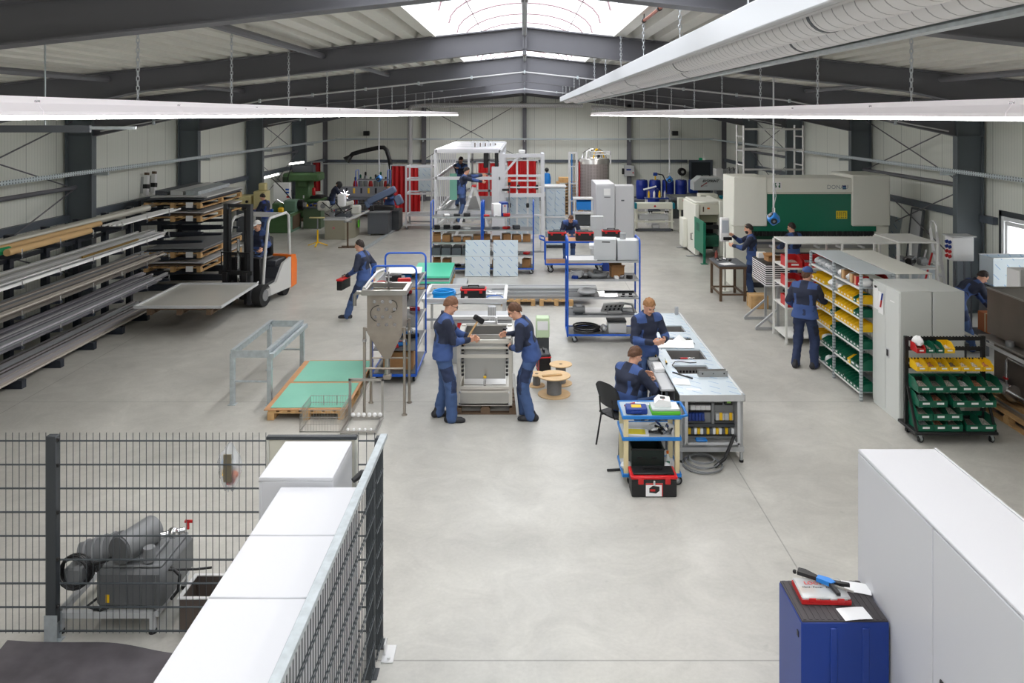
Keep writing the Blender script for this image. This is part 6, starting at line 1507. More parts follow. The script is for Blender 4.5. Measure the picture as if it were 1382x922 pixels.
# ---------------------------------------------------------------- stainless tanks on the right
t = T('steel_tank', 'large brownish stainless tank with pipework at the right edge', 'tank', (7.3, 10.6, 0))
bx('upper_tank', t, STEELD, 0, 0, 1.07, 1.5, 2.15, 1.77, .006); br('upper_rim', t, STEEL, (.0, 0, 1.775), (.0, 2.15, 1.775), .03, .02); br('upper_rim', t, STEEL, (0, 2.15, 1.775), (1.5, 2.15, 1.775), .03, .02)
bx('lower_tank', t, STEELD, .08, 0, .22, 1.5, 2.1, .98, .006); bx('ledge', t, STEEL, -.16, 0, 1.02, .1, 2.12, 1.05, .004); br('ledge_rail', t, ALU, (-.2, -.1, .98), (-.2, 2.6, .98), .04, .04)
cy('pot', t, GREY, (-.06, 1.45, 1.05), (-.06, 1.45, 1.12), .06, 16)
bx('base_rail', t, STEEL, -.2, .2, .15, -.14, 2.2, .2); bx('base_rail', t, STEEL, .9, .2, .15, .96, 2.2, .2)
tb('water_pipe', t, CHROME, [(-.05, 1.55, .35), (-.05, 1.55, .80), (-.05, 1.5, .85), (-.05, 1.0, .85), (-.05, .95, .8), (-.05, .95, .3)], .022, 10)
cy('pump', t, ALUD, (-.05, 1.75, .36), (-.05, 1.4, .36), .09, 18); cy('pump_flange', t, CHROME, (-.05, 1.42, .36), (-.05, 1.38, .36), .12, 18); bx('pump_cap', t, BLUED, -.13, 1.72, .28, .03, 1.85, .44, .03); bx('valve_handle', t, RED, -.075, 1.52, .52, -.04, 1.6, .55, .003)
tb('water_pipe', t, CHROME, [(-.05, 1.38, .36), (-.05, 1.1, .36), (-.05, .6, .36)], .024, 10); tb('drain_hose', t, LGREY, [(-.08, .9, .84), (-.12, .85, .7), (-.1, .9, .4), (-.1, .8, .2)], .014)
pallet(7.55, 11.75, 0, R(90), 'pale pallet under the right end of the stainless tank', L=2.0, W=1.1)
for k in range(3): inst('steel_rail', 'bright steel rail lying beside the tank ledge behind the trolley', 'rail', MB(ALU).box(-.025, -.6, 0, .025, .6, .04, .003), (6.85+.09*k, 13.6, .801), R(-2), None, 'steel rails beside the tank')
t = T('rail_trestle', 'low steel trestle carrying rails behind the black trolley', 'trestle', (6.94, 13.6, 0)); bx('trestle_top', t, SLATE, -.25, -.55, .76, .25, .55, .80)
for x in (-.2, .2):
    for y in (-.5, .5): br('leg', t, SLATE, (x, y, 0), (x, y, .77), .04)
person('man in navy jacket bending forward over parts beside the tank', (8.36, 15.4, 0), R(-88), h=1.76, pel=(0, -.12, .98), lean=.95, head=(.75, -.1), RH=(.02, .58, .78), LH=(-.1, .56, .8), RE=(.6, -.2, .3), LE=(-.6, -.2, .3), hair=HAIRD, res=.0095, LF=(-.12, -.05, .09), RF=(.13, .1, .09))
carton('parts_crate', 'orange brown crate under the hands of the bending man', 'crate', (8.98, 15.4, .35), (.4, .5, .36), mat('crate_orange', (176, 98, 50), .6)); t = T('crate_table', 'low grey table under the orange brown crate', 'table', (8.98, 15.4, 0)); bx('table_top', t, SLATE, -.4, -.4, .32, .4, .4, .349)
for x in (-.35, .35):
    for y in (-.35, .35): br('leg', t, SLATE, (x, y, 0), (x, y, .32), .04)
t = T('film_housing', 'open steel housing in printed film on a stand behind the tank', 'housing', (9.92, 16.25, -.27))
hb = MB(FILMXZ)
for q_ in ((-.5, -.02, 1.3, .55, 0, 1.88), (-.5, .0, 1.3, -.48, .5, 1.88), (.53, 0, 1.3, .55, .5, 1.88), (-.5, .48, 1.3, .55, .5, 1.88), (-.5, 0, 1.3, .55, .5, 1.32)): hb.box(*q_)
hb.build('housing', t); br('rim', t, ALU, (-.5, -.01, 1.885), (.55, -.01, 1.885), .04, .015); br('rim', t, ALU, (-.5, .49, 1.885), (.55, .49, 1.885), .04, .015); bx('stand', t, SLATE, -.5, 0, .27, .55, .5, 1.3, .01)
t = T('grille_cabinet', 'white cabinet with a dark grille window at the right edge behind the tank', 'cabinet', (8.35, 13.6, 0)); bx('body', t, PAPER, 0, 0, 0, .6, .4, 1.86, .01); bx('corner_post', t, ALU, -.02, -.03, 0, .05, .0, 1.9, .004); bx('grille', t, DARK, .14, -.006, 1.4, .4, .0, 1.75, .003)
inst('gear_unit', 'brass coloured drive unit lying behind the top edge of the tank', 'drive', MB(mat('brass', (150, 120, 60), .4, .5)).box(-.2, -.08, 0, .1, .08, .1, .02).cyl((.1, 0, .06), (.24, 0, .06), .05, n=14), (8.05, 13.2, 1.30), R(10)); t = T('drive_stand', 'grey block stand carrying the brass coloured drive unit', 'stand', (8.05, 13.2, 0)); bx('stand_body', t, SLATE, -.2, -.15, 0, .2, .15, 1.299, .01)
# wall distributor, step ladder, leaning panels
t = T('power_distributor', 'white power distributor with blue and red sockets on a stand by the right wall', 'distributor', (9.2, 17.1, 0)); bx('box_body', t, PAPER, -.2, -.12, 1.42, .25, .2, 1.92, .012); bx('rain_lid', t, LGREY, -.24, -.18, 1.93, .28, .22, 1.955, .006)
for i in range(2):
    for j in range(4): cy('socket', t, (BLUED, BLUED, RED, RED)[j], (-.2, -.05+.12*i, 1.82-.1*j), (-.25, -.05+.12*i, 1.80-.1*j), .035, 12)
for x in (-.15, .2):
    for y in (-.1, .16): br('stand_leg', t, SLATE, (x, y, 0), (x, y, 1.42), .03)
t = T('step_ladder', 'aluminium step ladder with red rails beside the power distributor', 'ladder', (8.98, 17.75, 0), R(80))
for x in (-.2, .2): br('front_rail', t, ALU, (x*1.2, -.3, 0), (x, .0, 1.95), .025, .06); br('rear_rail', t, ALU if x > 0 else RED, (x*1.2, .45, 0), (x, .08, 1.5), .02, .035)
for k in range(6): z = .25+.24*k; bx('step', t, ALU, -.21, -.29+.155*z-.05, z, .21, -.29+.155*z+.05, z+.03, .004)
tb('top_hoop', t, ALU, [(-.2, 0, 1.95), (-.19, 0, 2.08), (-.1, 0, 2.16), (.1, 0, 2.16), (.19, 0, 2.08), (.2, 0, 1.95)], .018)
t = T('door_panel', 'narrow dark framed door panel leaning on the right wall', 'panel', (10.12, 21.2, .01), 0, None, (0, R(6), 0)); bx('panel', t, LGREY, -.02, -.3, 0, .02, .3, 2.03, .004)
for y in (-.3, .3): br('frame', t, SLATE, (-.005, y, 0), (-.005, y, 2.03), .06, .05)
br('frame', t, SLATE, (-.005, -.3, 2.02), (-.005, .3, 2.02), .06, .05)
for k in range(5): tag(MB((SLATE, GALV, SLATE, GREY, SLATE)[k]).bar((0, 0, 0), (.0, .28, 2.35-.1*k), .05, .06).build('steel_bar', None, (9.70+.09*k, 22.7, .02)), 'steel bar leaning between the press and the right wall', 'bar', 'steel bars leaning behind the press')
t = T('filmed_sheet', 'tilted narrow sheet in printed film leaning beside the steel bars', 'panel', (9.80, 22.0, .01), 0, None, (R(-8), R(14), 0)); bx('panel', t, FILMXZ, -.2, 0, 0, .2, .02, 1.75, .003)
t = T('steel_crate', 'galvanised steel crate with scrap behind the white shelf by the wall', 'crate', (8.75, 18.6, 0)); mb = MB(GALV)
for q_ in ((-.5, -.4, .1, .5, -.37, 1.1), (-.5, .37, .1, .5, .4, 1.1), (-.5, -.37, .1, -.47, .37, 1.1), (.47, -.37, .1, .5, .37, 1.1), (-.5, -.4, .08, .5, .4, .12)): mb.box(*q_)
mb.build('crate_body', t); 
for x in (-.42, .42):
    for y in (-.32, .32): bx('foot', t, GALV, x-.05, y-.05, 0, x+.05, y+.05, .08)
for k in range(5): inst('scrap_strip', 'dark scrap strip sticking out of the galvanised crate', 'scrap', MB(SLATE).bar((-.4, 0, 0), (.4, .1*k-.2, .1), .1, .01), (8.75, 18.3+.14*k, 1.06), .02*k, None, 'scrap strips in the crate')

# ---------------------------------------------------------------- cantilever bar rack on the left
NR = mat('rack_navy', (34, 40, 50), .5)
t = T('cantilever_rack', 'dark cantilever rack carrying long steel bars along the left wall', 'rack', (0, 0, 0))
AL = (.69, 1.19, 1.69, 2.2)
for k in range(8):
    y = 11.1+1.1*k
    bx('column', t, NR, -9.26, y-.06, 0, -9.14, y+.06, 2.36, .004); bx('base_foot', t, NR, -9.14, y-.06, .0, -8.24, y+.06, .14, .004)
    for z in AL:
        a = MB(NR).prism([(-9.14, z-.13), (-9.14, z), (-8.26, z), (-8.26, z-.05)], y-.04, y+.04).build('arm', t)
        cy('stop_pin', a, CHROME, (-8.275, y, z-.06), (-8.275, y, z+.09), .011, 8)
br('back_rail', t, NR, (-9.22, 11.0, .4), (-9.22, 18.9, .4), .05, .08); br('back_rail', t, NR, (-9.22, 11.0, 1.9), (-9.22, 18.9, 1.9), .05, .08)
q = random.Random(44)
BARM = {0: [mat('bar_dark', (112, 106, 100), .45, .3), mat('bar_tan', (196, 188, 178), .4, .3), mat('bar_grey', (176, 172, 176), .4, .3), ALUD], 1: [mat('bar_steel', (120, 118, 126), .4, .4), ALU, mat('bar_lilac', (190, 186, 194), .38, .3), ALUD, mat('bar_grey', (150, 146, 150))], 2: [mat('bar_dark', (112, 106, 100)), mat('bar_umber', (150, 140, 130), .45, .3), mat('bar_tan', (168, 160, 150)), GREY], 3: [PAPER, ALU, mat('bar_pale', (206, 204, 200), .35, .5), ALUD, ALU]}
LVN = ('floor', 'lowest', 'second', 'third')
for lv, z in enumerate((.14,)+AL[:3]):
    protos = []
    for kind in range(3):
        for m_ in BARM[lv]: protos.append((kind, m_))
    made = {}
    for layer in range(2):
        n = 15-layer*2
        for k in range(n):
            kind, m_ = q.choice(protos); x = -9.08+.053*k+.026*layer; ye = 19.2-.9*q.random()-(.6 if lv == 0 else 0); zz = z+.001+.0445*layer
            if (kind, m_.name) in made:
                o = made[(kind, m_.name)].copy(); C.objects.link(o)
            else:
                mb = MB(m_)
                if kind == 0: mb.box(-.0215, -3.5, 0, .0215, 3.5, .042, .003)
                elif kind == 1: mb.cyl((0, -3.5, .021), (0, 3.5, .021), .0208, n=10)
                else: mb.box(-.0215, -3.5, 0, .0215, 3.5, .006).box(-.0215, -3.5, .006, -.0155, 3.5, .042).box(.0155, -3.5, .006, .0215, 3.5, .042)
                o = mb.build('steel_bar'); made[(kind, m_.name)] = o
            o.location = (x, ye-3.5, zz)
            tag(o, 'long steel bar in the bundle on the %s level of the bar rack' % LVN[lv], 'bar', 'steel bars, %s rack level' % LVN[lv])
inst('brass_bar', 'long brass coloured bar on the third level of the bar rack', 'bar', MB(mat('brass', (150, 120, 60), .4, .5)).box(-.02, -1.1, 0, .02, 1.1, .035, .003), (-8.38, 16.4, AL[2]+.091))
tag(MB(mat('tube_silver', (198, 196, 186), .4, .4)).cyl((-9.0, 11.3, 2.28), (-9.0, 19.3, 2.28), .078, n=20).build('long_tube'), 'thick long silver tube on the top level of the bar rack', 'tube')
tag(MB(mat('tube_card', (206, 170, 120), .7)).cyl((-8.78, 12.2, 2.255), (-8.78, 16.7, 2.255), .053, n=16).build('cardboard_tube'), 'long cardboard tube on the top rack level, next to the silver tube', 'tube')
tag(MB(mat('tube_card', (206, 170, 120))).cyl((-8.40, 13.1, 2.262), (-8.40, 15.6, 2.262), .06, n=16).mat(RED).cyl((-8.40, 15.6, 2.262), (-8.40, 15.62, 2.262), .02, n=8).build('cardboard_tube'), 'cardboard tube on the front edge of the top rack level', 'tube')
tag(MB(mat('roll_green', (10, 150, 90), .45)).cyl((-8.56, 11.5, 2.262), (-8.56, 13.4, 2.262), .06, n=16).build('plastic_roll'), 'green plastic roll beside the front cardboard tube', 'roll')
for k in range(6): tag(MB(PAPER).box(-.025, -1.4, 0, .025, 1.4, .035, .004).build('white_profile', None, (-8.66+.06*k, 18.0+.1*(k % 3), 2.202), 0), 'white profile at the far end of the top rack level', 'profile', 'white profiles on the top rack level')
# sheet rack with pallets behind
t = T('sheet_rack', 'dark cantilever rack carrying pallets of sheets behind the bar rack', 'rack', (0, 0, 0))
SLV = (.50, .86, 1.28, 1.50, 1.78, 2.12)
for y in (20.7, 22.0, 23.3):
    bx('column', t, NR, -9.98, y-.07, 0, -9.86, y+.07, 2.3, .004); bx('base_foot', t, NR, -9.86, y-.07, 0, -8.2, y+.07, .16, .004)
    for z in SLV: MB(NR).prism([(-9.86, z-.12), (-9.86, z), (-8.25, z), (-8.25, z-.05)], y-.05, y+.05).build('arm', t)
for z, w, ms in ((.5, 'lowest', (BROWN, LGREY)), (.86, 'second', (SLATE, GREY)), (1.78, 'third', (BROWN, ALU)), (2.12, 'topmost', (BLACK, SLATE, ALU))):
    pallet(-8.95, 22.0, z+.001, R(90), 'long pallet of sheets on the %s loaded level of the sheet rack' % w, WOOD, 3.0, 1.45)
    for k, m_ in enumerate(ms):
        inst('metal_sheet', 'sheet stack, %s layer, on the %s level of the sheet rack' % (('lower', 'middle', 'upper')[k], w), 'sheet', MB(m_).sheet(lambda u, v: ((-.72+.04*k)+1.44*u, -1.48+2.9*v, .035+.02*math.sin(3*u)*math.sin(2.5*v+k)), 6, 6, .03), (-8.95, 22.0+.05*k, z+.147+.052*k), R(.7*k))
    inst('paper_tag', 'white paper tag on the pallet edge at the %s level of the sheet rack' % w, 'tag', MB(PAPER).box(-.09, -.004, 0, .09, 0, .14), (-8.5, 20.48, z+.02))
for k in range(3): inst('cover_profile', 'long folded grey cover profile on top of the sheet rack', 'profile', MB((SLATE, ALU, GALV)[k]).prism([(-.16, 0), (.16, 0), (.16, .09), (-.16, .12)], -1.3, 1.3), (-9.4+.36*k, 22.2, 2.42), R(1.5*k), None, 'cover profiles on the sheet rack')
for k in range(2):
    t = T('wall_lamp_holder', 'slim white and black tool holder on the left wall, the %s of two' % ('nearer', 'farther')[k], 'tool holder', (-10.36, 22.1+.45*k, 2.3), 0, None, (R(-6), 0, 0)); bx('holder_body', t, PAPER, -.06, -.07, 0, .05, .07, .55, .01); bx('clip_band', t, BLACK, -.065, -.08, .18, .06, .08, .3, .006); bx('cap', t, BROWN, -.05, -.06, .55, .04, .06, .62, .006); bx('wall_plate', t, LGREY, -.14, -.05, .05, -.06, .05, .5, .004)
# ---------------------------------------------------------------- forklift with its load
FG = mat('fork_grey', (196, 196, 194), .4); FD = mat('fork_dark', (52, 54, 58), .5)
FK = T('forklift', 'grey and orange forklift carrying a large sheet, with its driver', 'forklift', (-6.68, 18.85, 0), R(169))
MB(FD).prism([(-1.55, .16), (-.12, .16), (-.12, .42), (-.45, .50), (-.9, .52), (-1.0, .78), (-1.55, .86)], -.5, .5, 'x').build('chassis', FK)
for s in (-1, 1):
    MB(FG).prism([(-1.5, .2), (-.2, .2), (-.12, .34), (-.35, .44), (-.75, .46), (-1.1, .86), (-1.5, .95)], s*.5, s*.56, 'x').build('side_panel', FK)
    cy('front_wheel', FK, RUB, (s*.34, -.22, .26), (s*.56, -.22, .26), .26, 24); cy('wheel_hub', FK, GREY, (s*.56, -.22, .26), (s*.575, -.22, .26), .13, 16); cy('rear_wheel', FK, RUB, (s*.30, -1.42, .21), (s*.46, -1.42, .21), .21, 20)
    MB(FG).tube([(s*.50, -.22, .40), (s*.49, -.34, 1.2), (s*.47, -.52, 1.93), (s*.46, -.62, 2.02), (s*.46, -1.42, 2.06), (s*.47, -1.54, 1.98), (s*.49, -1.56, .9)], .035, 10).build('guard_pillar', FK)
    bx('mast_upright', FK, FD, s*.30-.05, -.06, .08, s*.30+.05, .07, 2.42, .006); bx('inner_mast', FK, BLACK, s*.22-.03, -.03, .1, s*.22+.03, .09, 2.3, .004)
    f = bx('fork', FK, BLACK, s*.25-.06, .14, .40, s*.25+.06, 1.32, .44, .006); bx('fork_heel', f, BLACK, s*.25-.06, .14, .44, s*.25+.06, .18, .85, .006)
    cy('tilt_cylinder', FK, CHROME, (s*.34, -.1, .5), (s*.34, -.5, .62), .035, 10)
for y in (-.7, -.88, -1.06, -1.24, -1.4): br('roof_bar', FK, FG, (-.46, y, 2.05), (.46, y, 2.05), .05, .025)
for z in (.3, 1.25, 2.38): br('mast_cross', FK, FD, (-.3, 0, z), (.3, 0, z), .06, .08)
for z in (.52, .84): br('carriage_bar', FK, BLACK, (-.42, .12, z), (.42, .12, z), .05, .09)
for x in np.arange(-.36, .37, .12): br('load_grid', FK, BLACK, (x, .12, .84), (x, .12, 1.3), .02)
br('load_grid', FK, BLACK, (-.37, .12, 1.3), (.37, .12, 1.3), .03)
cy('lift_ram', FK, CHROME, (0, .0, .2), (0, .0, 1.6), .035, 12)
MB(ORANGE).prism([(-1.78, .22), (-1.5, .18), (-1.5, 1.0), (-1.72, .98), (-1.8, .8)], -.57, .57, 'x').build('counterweight', FK)
bx('engine_hood', FK, FD, -.44, -1.5, .78, .44, -.98, .96, .03); bx('seat', FK, BLACK, -.25, -1.2, .96, .25, -.74, 1.04, .03); bx('seat_back', FK, BLACK, -.24, -1.24, 1.02, .24, -1.14, 1.5, .04); bx('seat_trim', FK, ORANGE, .25, -1.2, .95, .28, -.76, 1.0, .006)
bx('dashboard', FK, BLACK, -.4, -.42, .5, .4, -.28, 1.12, .02); cy('steering_column', FK, BLACK, (-.1, -.38, 1.05), (-.12, -.5, 1.22), .03, 10); tb('steering_wheel', FK, BLACK, [(-.12+.15*math.cos(a), -.5+.12*math.sin(a), 1.22+.09*math.sin(a)) for a in np.linspace(0, 5.9, 14)], .013, 6, True)
bx('step', FK, FD, .5, -.75, .28, .6, -.5, .32, .01)
pallet(-7.0, 17.4, .445, R(90), 'pallet on the forks under the large pale sheet', WOODD, 2.1, 1.3)
t = T('load_sheet', 'large glossy pale sheet with upturned rims carried on the forklift', 'sheet', (-7.0, 17.4, .592)); bx('sheet', t, mat('sheet_pale', (214, 212, 204), .25, .3), -.88, -1.12, 0, .88, 1.12, .02, .003)
for a, b in (((-.88, -1.12, .03), (.88, -1.12, .03)), ((.88, -1.12, .03), (.88, 1.12, .03)), ((-.88, 1.12, .03), (.88, 1.12, .03)), ((-.88, -1.12, .03), (-.88, 1.12, .03))): br('rim', t, LGREY, a, b, .03, .05)
d = Matrix.Rotation(R(169), 3, 'Z') @ Vector((0, -.98, 0))
person('driver with a light cap in navy jacket seated on the forklift', (-6.68+d.x, 18.85+d.y, .48), R(169), h=1.74, pel=(0, .02, .66), seat=True, lean=.08, head=(.25, -.2), RH=(.06, .44, .82), LH=(-.30, .40, .80), LF=(-.14, .40, .14), RF=(.14, .40, .14), LK=(-.1, 1, .8), RK=(.1, 1, .8), cap=PAPER, hair=HAIRB, res=.0095)
# walking man
person('man in navy jacket walking past the hopper carrying a flat red case', (-3.52, 17.7, 0), R(78), h=1.78, pel=(0, 0, .96), lean=.1, head=(.1, 0), LF=(-.1, .36, .09), RF=(.1, -.34, .13), LH=(-.22, .3, 1.0), RH=(.25, -.12, .92), hair=HAIRD, res=.0095)
t = T('flat_case', 'flat dark red case carried by the walking man', 'case', (-3.92, 17.5, .86), R(80)); bx('case_body', t, BLACK, -.24, -.06, -.12, .24, .06, .08, .012); bx('case_lid', t, RED, -.25, -.07, .08, .25, .07, .12, .01); tb('handle', t, BLACK, [(-.08, 0, .12), (-.08, 0, .17), (.08, 0, .17), (.08, 0, .12)], .01)
# ---------------------------------------------------------------- green machines in the far left corner
t = T('milling_machine', 'tall green milling machine on a dark pallet in the far left corner', 'machine', (-9.40, 34.2, .145))
bx('column', t, MGRN, -.32, .0, .0, .28, .8, 1.62, .04); bx('door', t, MGRN, -.26, -.02, .1, .22, .0, 1.1, .01); bx('head_ram', t, MGRN, -.75, -.35, 1.55, .75, .75, 1.9, .06); bx('motor_cover', t, MGRN, -.2, -.08, 1.3, .2, .0, 1.75, .03)
cy('spindle_head', t, mat('machine_green_dark', (48, 70, 46), .5), (-.62, -.3, 1.75), (-.62, -.3, 1.15), .14, 16); bx('work_table', t, MGRN, .35, -.5, .72, .9, .6, .82, .02); bx('knee', t, MGRN, .3, -.2, .2, .65, .4, .72, .03); bx('cross_slide', t, BLACK, .4, -.3, .82, .85, .4, .95, .02)
bx('label_plate', t, PAPER, .02, -.028, .82, .08, -.02, .95, .002); bx('warning_mark', t, YEL, .03, -.028, .66, .08, -.02, .74, .002); cy('hand_wheel', t, CHROME, (.62, -.52, .6), (.62, -.55, .6), .12, 16); bx('red_switch', t, RED, .5, -.4, .98, .62, -.25, 1.3, .03); bx('coolant_tray', t, MGRN, .3, -.4, .22, .95, .5, .3, .01); bx('top_box', t, SLATE, -.5, .2, 1.9, .4, .6, 2.2, .02)
pallet(-9.40, 34.6, 0, 0, 'dark pallet under the tall green milling machine', WOODD, 1.3, 1.0)
t = T('lathe', 'green lathe with chuck and splash guard in front of the milling machine', 'machine', (-9.25, 30.7, 0))
bx('bed_cabinet', t, MGRN, -.55, 0, 0, .25, 1.6, .62, .02); bx('end_plate', t, mat('lathe_teal', (104, 138, 118), .5), .27, .0, 0, .34, 1.5, .75, .01); bx('drip_tray', t, MGRN, -.6, -.05, .62, .38, 1.7, .72, .01); bx('headstock', t, mat('lathe_teal', (104, 138, 118)), -.1, .6, .72, .4, 1.2, 1.18, .04); cy('chuck', t, BLACK, (.4, .9, .98), (.6, .9, .98), .2, 20); cy('chuck_jaw', t, GREY, (.6, .9, .98), (.7, .9, .98), .1, 12)
bx('guard', t, MGRN, -.45, .3, .72, -.12, .8, 1.1, .03); bx('oil_can', t, YEL, -.16, .05, .73, .06, .2, .98, .05); bx('blue_can', t, BLUE, -.45, .0, .73, -.32, .1, .92, .03); tb('coolant_hose', t, CHROME, [(-.4, .3, 1.1), (-.2, .2, 1.25), (0, .3, 1.1)], .02); bx('tail_panel', t, BROWN, .34, .3, .1, .37, 1.3, .65, .004)
tb('lamp_arm', t, BLACK, [(.0, 1.25, 1.18), (-.35, 1.25, 1.6), (-.72, 1.0, 2.06)], .022)
t2 = T('tube_lamp', 'glowing white tube lamp on an arm over the lathe', 'lamp', (-9.95, 31.6, 2.10), R(20), None, (0, R(-14), R(15))); GLOW = emitter('lamp_glow', (255, 252, 245), 5.0); cy('glow_tube', t2, GLOW, (-.34, 0, 0), (.34, 0, 0), .04, 12); cy('end_cap', t2, LAMPW, (-.40, 0, 0), (-.34, 0, 0), .045, 12); cy('end_cap', t2, LAMPW, (.34, 0, 0), (.40, 0, 0), .045, 12)
t2 = T('tube_lamp', 'glowing white tube lamp over the tall milling machine', 'lamp', (-9.45, 33.5, 2.50), 0, None, (0, R(-8), R(10))); cy('glow_tube', t2, GLOW, (-.3, 0, 0), (.3, 0, 0), .04, 12); cy('end_cap', t2, LAMPW, (-.36, 0, 0), (-.3, 0, 0), .045, 12); cy('arm', t2, BLACK, (-.2, .02, 0), (-.55, .3, -.75), .018, 8)
t = T('small_press', 'small cream machine with round knobs beside the man at the left wall', 'machine', (-9.95, 28.9, 0)); bx('stand', t, SLATE, -.3, -.2, 0, .6, .5, 1.1, .02); bx('cream_box', t, mat('machine_cream', (216, 204, 150), .5), -.35, -.25, 1.1, .22, .4, 1.62, .03); bx('cream_head', t, mat('machine_cream', (216, 204, 150)), .3, -.2, 1.1, .72, .4, 1.78, .03); bx('top_motor', t, mat('machine_cream', (216, 204, 150)), .42, .0, 1.78, .66, .3, 2.05, .03); cy('knob', t, BLACK, (.1, -.25, 1.42), (.1, -.29, 1.42), .05, 12); cy('knob', t, BLACK, (.0, -.25, 1.2), (.0, -.29, 1.2), .1, 14)
t = T('wall_dispenser', 'white dispenser box with blue and red marks behind the lathe', 'box', (-9.75, 32.6, 0)); bx('box', t, PAPER, -.4, 0, 1.0, .25, .3, 1.75, .02); bx('stand_post', t, GREY, -.12, .1, 0, 0, .2, 1.0); bx('blue_mark', t, BLUE, .1, -.012, 1.45, .24, .0, 1.52, .002); bx('blue_mark', t, BLUE, .1, -.012, 1.33, .24, .0, 1.4, .002); bx('red_mark', t, RED, .14, -.012, 1.15, .26, 0, 1.22, .002)
person('man in navy jacket bent over a machine at the left wall', (-9.05, 28.3, 0), R(75), h=1.76, pel=(0, 0, .96), lean=.18, head=(.45, 0), RH=(.1, .42, 1.15), LH=(-.15, .42, 1.15), hair=HAIRD, res=.011, top=(NAVY, BLUED))
# ---------------------------------------------------------------- saws and welding corner
t = T('band_saw', 'grey cream band saw on a tan cabinet with a small emblem', 'saw', (-6.78, 29.3, 0)); TAN = mat('saw_tan', (150, 146, 128), .5)
MB(TAN).prism([(-.42, -.2), (.3, -.2), (.55, .3), (.55, 1.2), (-.42, 1.2)], 0, .70, 'z').build('cabinet', t); MB(LGREY).prism([(-.46, -.24), (.32, -.24), (.6, .3), (.6, 1.25), (-.46, 1.25)], .70, .74, 'z').build('table_plate', t)
e = MB(ORANGE).at(-.1, -.202, .42, R(90), 0, 0).prism([(-.05, 0), (0, -.05), (.05, 0), (0, .05)], -.002, .004, 'z'); e.build('emblem', t); MB(BLUE).at(-.1, -.207, .42, R(90), 0, 0).prism([(-.025, 0), (0, -.025), (.025, 0), (0, .025)], -.002, .004, 'z').build('emblem_centre', t)
bx('control_box', t, GREY, -.3, -.05, .74, -.12, .1, .95, .01); SWH = mat('saw_white', (200, 200, 192), .45); MB(SWH).at(-.05, .45, 1.12, 0, R(-14), R(8)).box(-.55, -.12, -.05, .55, .12, .1, .03).build('saw_bow', t)
bx('wheel_cover', t, SWH, -.82, .25, .98, -.40, .5, 1.34, .05); bx('wheel_cover', t, SWH, .40, .3, .84, .76, .55, 1.18, .05); cy('drive_hub', t, GREY, (-.6, .22, 1.16), (-.6, .26, 1.16), .09, 14); bx('blade_guide', t, CHROME, -.3, .2, .92, -.22, .5, 1.08, .01); bx('blade_guide', t, CHROME, .18, .2, .88, .26, .5, 1.04, .01); bx('gear_housing', t, GREY, -.2, .5, 1.0, .3, .75, 1.3, .04); bx('feed_rail', t, ALUD, -.42, -.12, .74, .3, -.02, .80, .004)
bx('motor', t, PAPER, -.05, .15, 1.15, .22, .45, 1.6, .03); bx('vise', t, SLATE, -.3, .25, .74, .4, .7, .92, .02)
tb('hose', t, BLACK, [(-.6, .2, 1.3), (-.3, .05, 1.1), (-.1, .1, 1.3), (.2, .05, .95), (.5, .1, 1.1)], .02); tb('hose', t, BLACK, [(-.5, .15, .9), (-.2, .0, .8), (.1, .05, .95)], .018); bx('lime_tag', t, mat('lime', (96, 190, 50)), .62, .5, .35, .66, .75, .6, .004)
t = T('band_saw', 'tilted blue grey band saw on a slate cabinet, with the man behind it', 'saw', (-5.45, 30.2, 0)); SB = mat('saw_blue', (104, 120, 150), .4)
bx('cabinet', t, SLATE, -.4, -.1, .06, .36, .8, .84, .01); bx('cabinet_rear', t, mat('anthracite', (58, 62, 66)), .0, .9, .06, .6, 1.9, .80, .01); bx('top_plate', t, GREY, -.46, -.16, .84, .42, .9, .89, .006)
for x in (-.34, .3): 
    for y in (-.04, .74): caster(t, x, y, .02)
MB(SB).at(.0, .6, 1.35, 0, R(-26), 0).box(-.55, -.14, -.06, .62, .14, .20, .04).build('saw_bow', t); MB(SB).at(.55, .6, 1.42, 0, R(-26), 0).box(-.12, -.12, -.38, .16, .12, .0, .04).build('bow_leg', t); MB(SB).at(-.48, .6, 1.05, 0, R(-26), 0).box(-.12, -.12, -.1, .14, .12, .2, .04).build('bow_leg', t)
bx('vise', t, BLACK, -.25, .3, .89, .5, .7, 1.05, .02); bx('red_handle', t, RED, .5, .42, 1.45, .56, .5, 1.52, .004); bx('control', t, BLACK, -.35, .0, .89, -.2, .12, 1.1, .01)
person('man in navy jacket working at the tilted blue grey saw', (-5.42, 32.4, 0), R(165), h=1.78, pel=(0, 0, .96), lean=.12, head=(.4, .1), RH=(.26, .46, 1.12), LH=(-.12, .45, 1.2), hair=HAIRD, res=.011)
tag(MB(ALU).bar((-6.0, 27.2, .93), (-5.80, 30.0, .935), .06, .05).build('long_bar'), 'long pale square bar resting on a roller stand and running into the saw', 'bar')
t = T('roller_stand', 'dark T shaped roller stand holding the long pale bar', 'stand', (-5.99, 27.35, 0)); cy('post', t, BROWN, (0, 0, .03), (0, 0, .86), .03, 10); br('foot_bar', t, BROWN, (-.3, -.1, .02), (.3, -.1, .02), .05, .03); br('foot_bar', t, BROWN, (-.25, .2, .02), (.25, .2, .02), .05, .03); br('foot_tie', t, BROWN, (0, -.12, .02), (0, .22, .02), .05, .03); cy('roller', t, GREY, (-.14, 0, .875), (.14, 0, .875), .025, 10)
t = T('tripod_stand', 'yellow footed tripod stand with a flat top left of the band saw', 'stand', (-7.1, 27.7, 0)); cy('post', t, YEL, (0, 0, .1), (0, 0, .55), .03, 10); cy('inner_post', t, GREY, (0, 0, .5), (0, 0, .95), .02, 10); bx('top_bar', t, mat('tripod_top', (190, 180, 130), .5), -.28, -.06, .95, .24, .06, .99, .006)
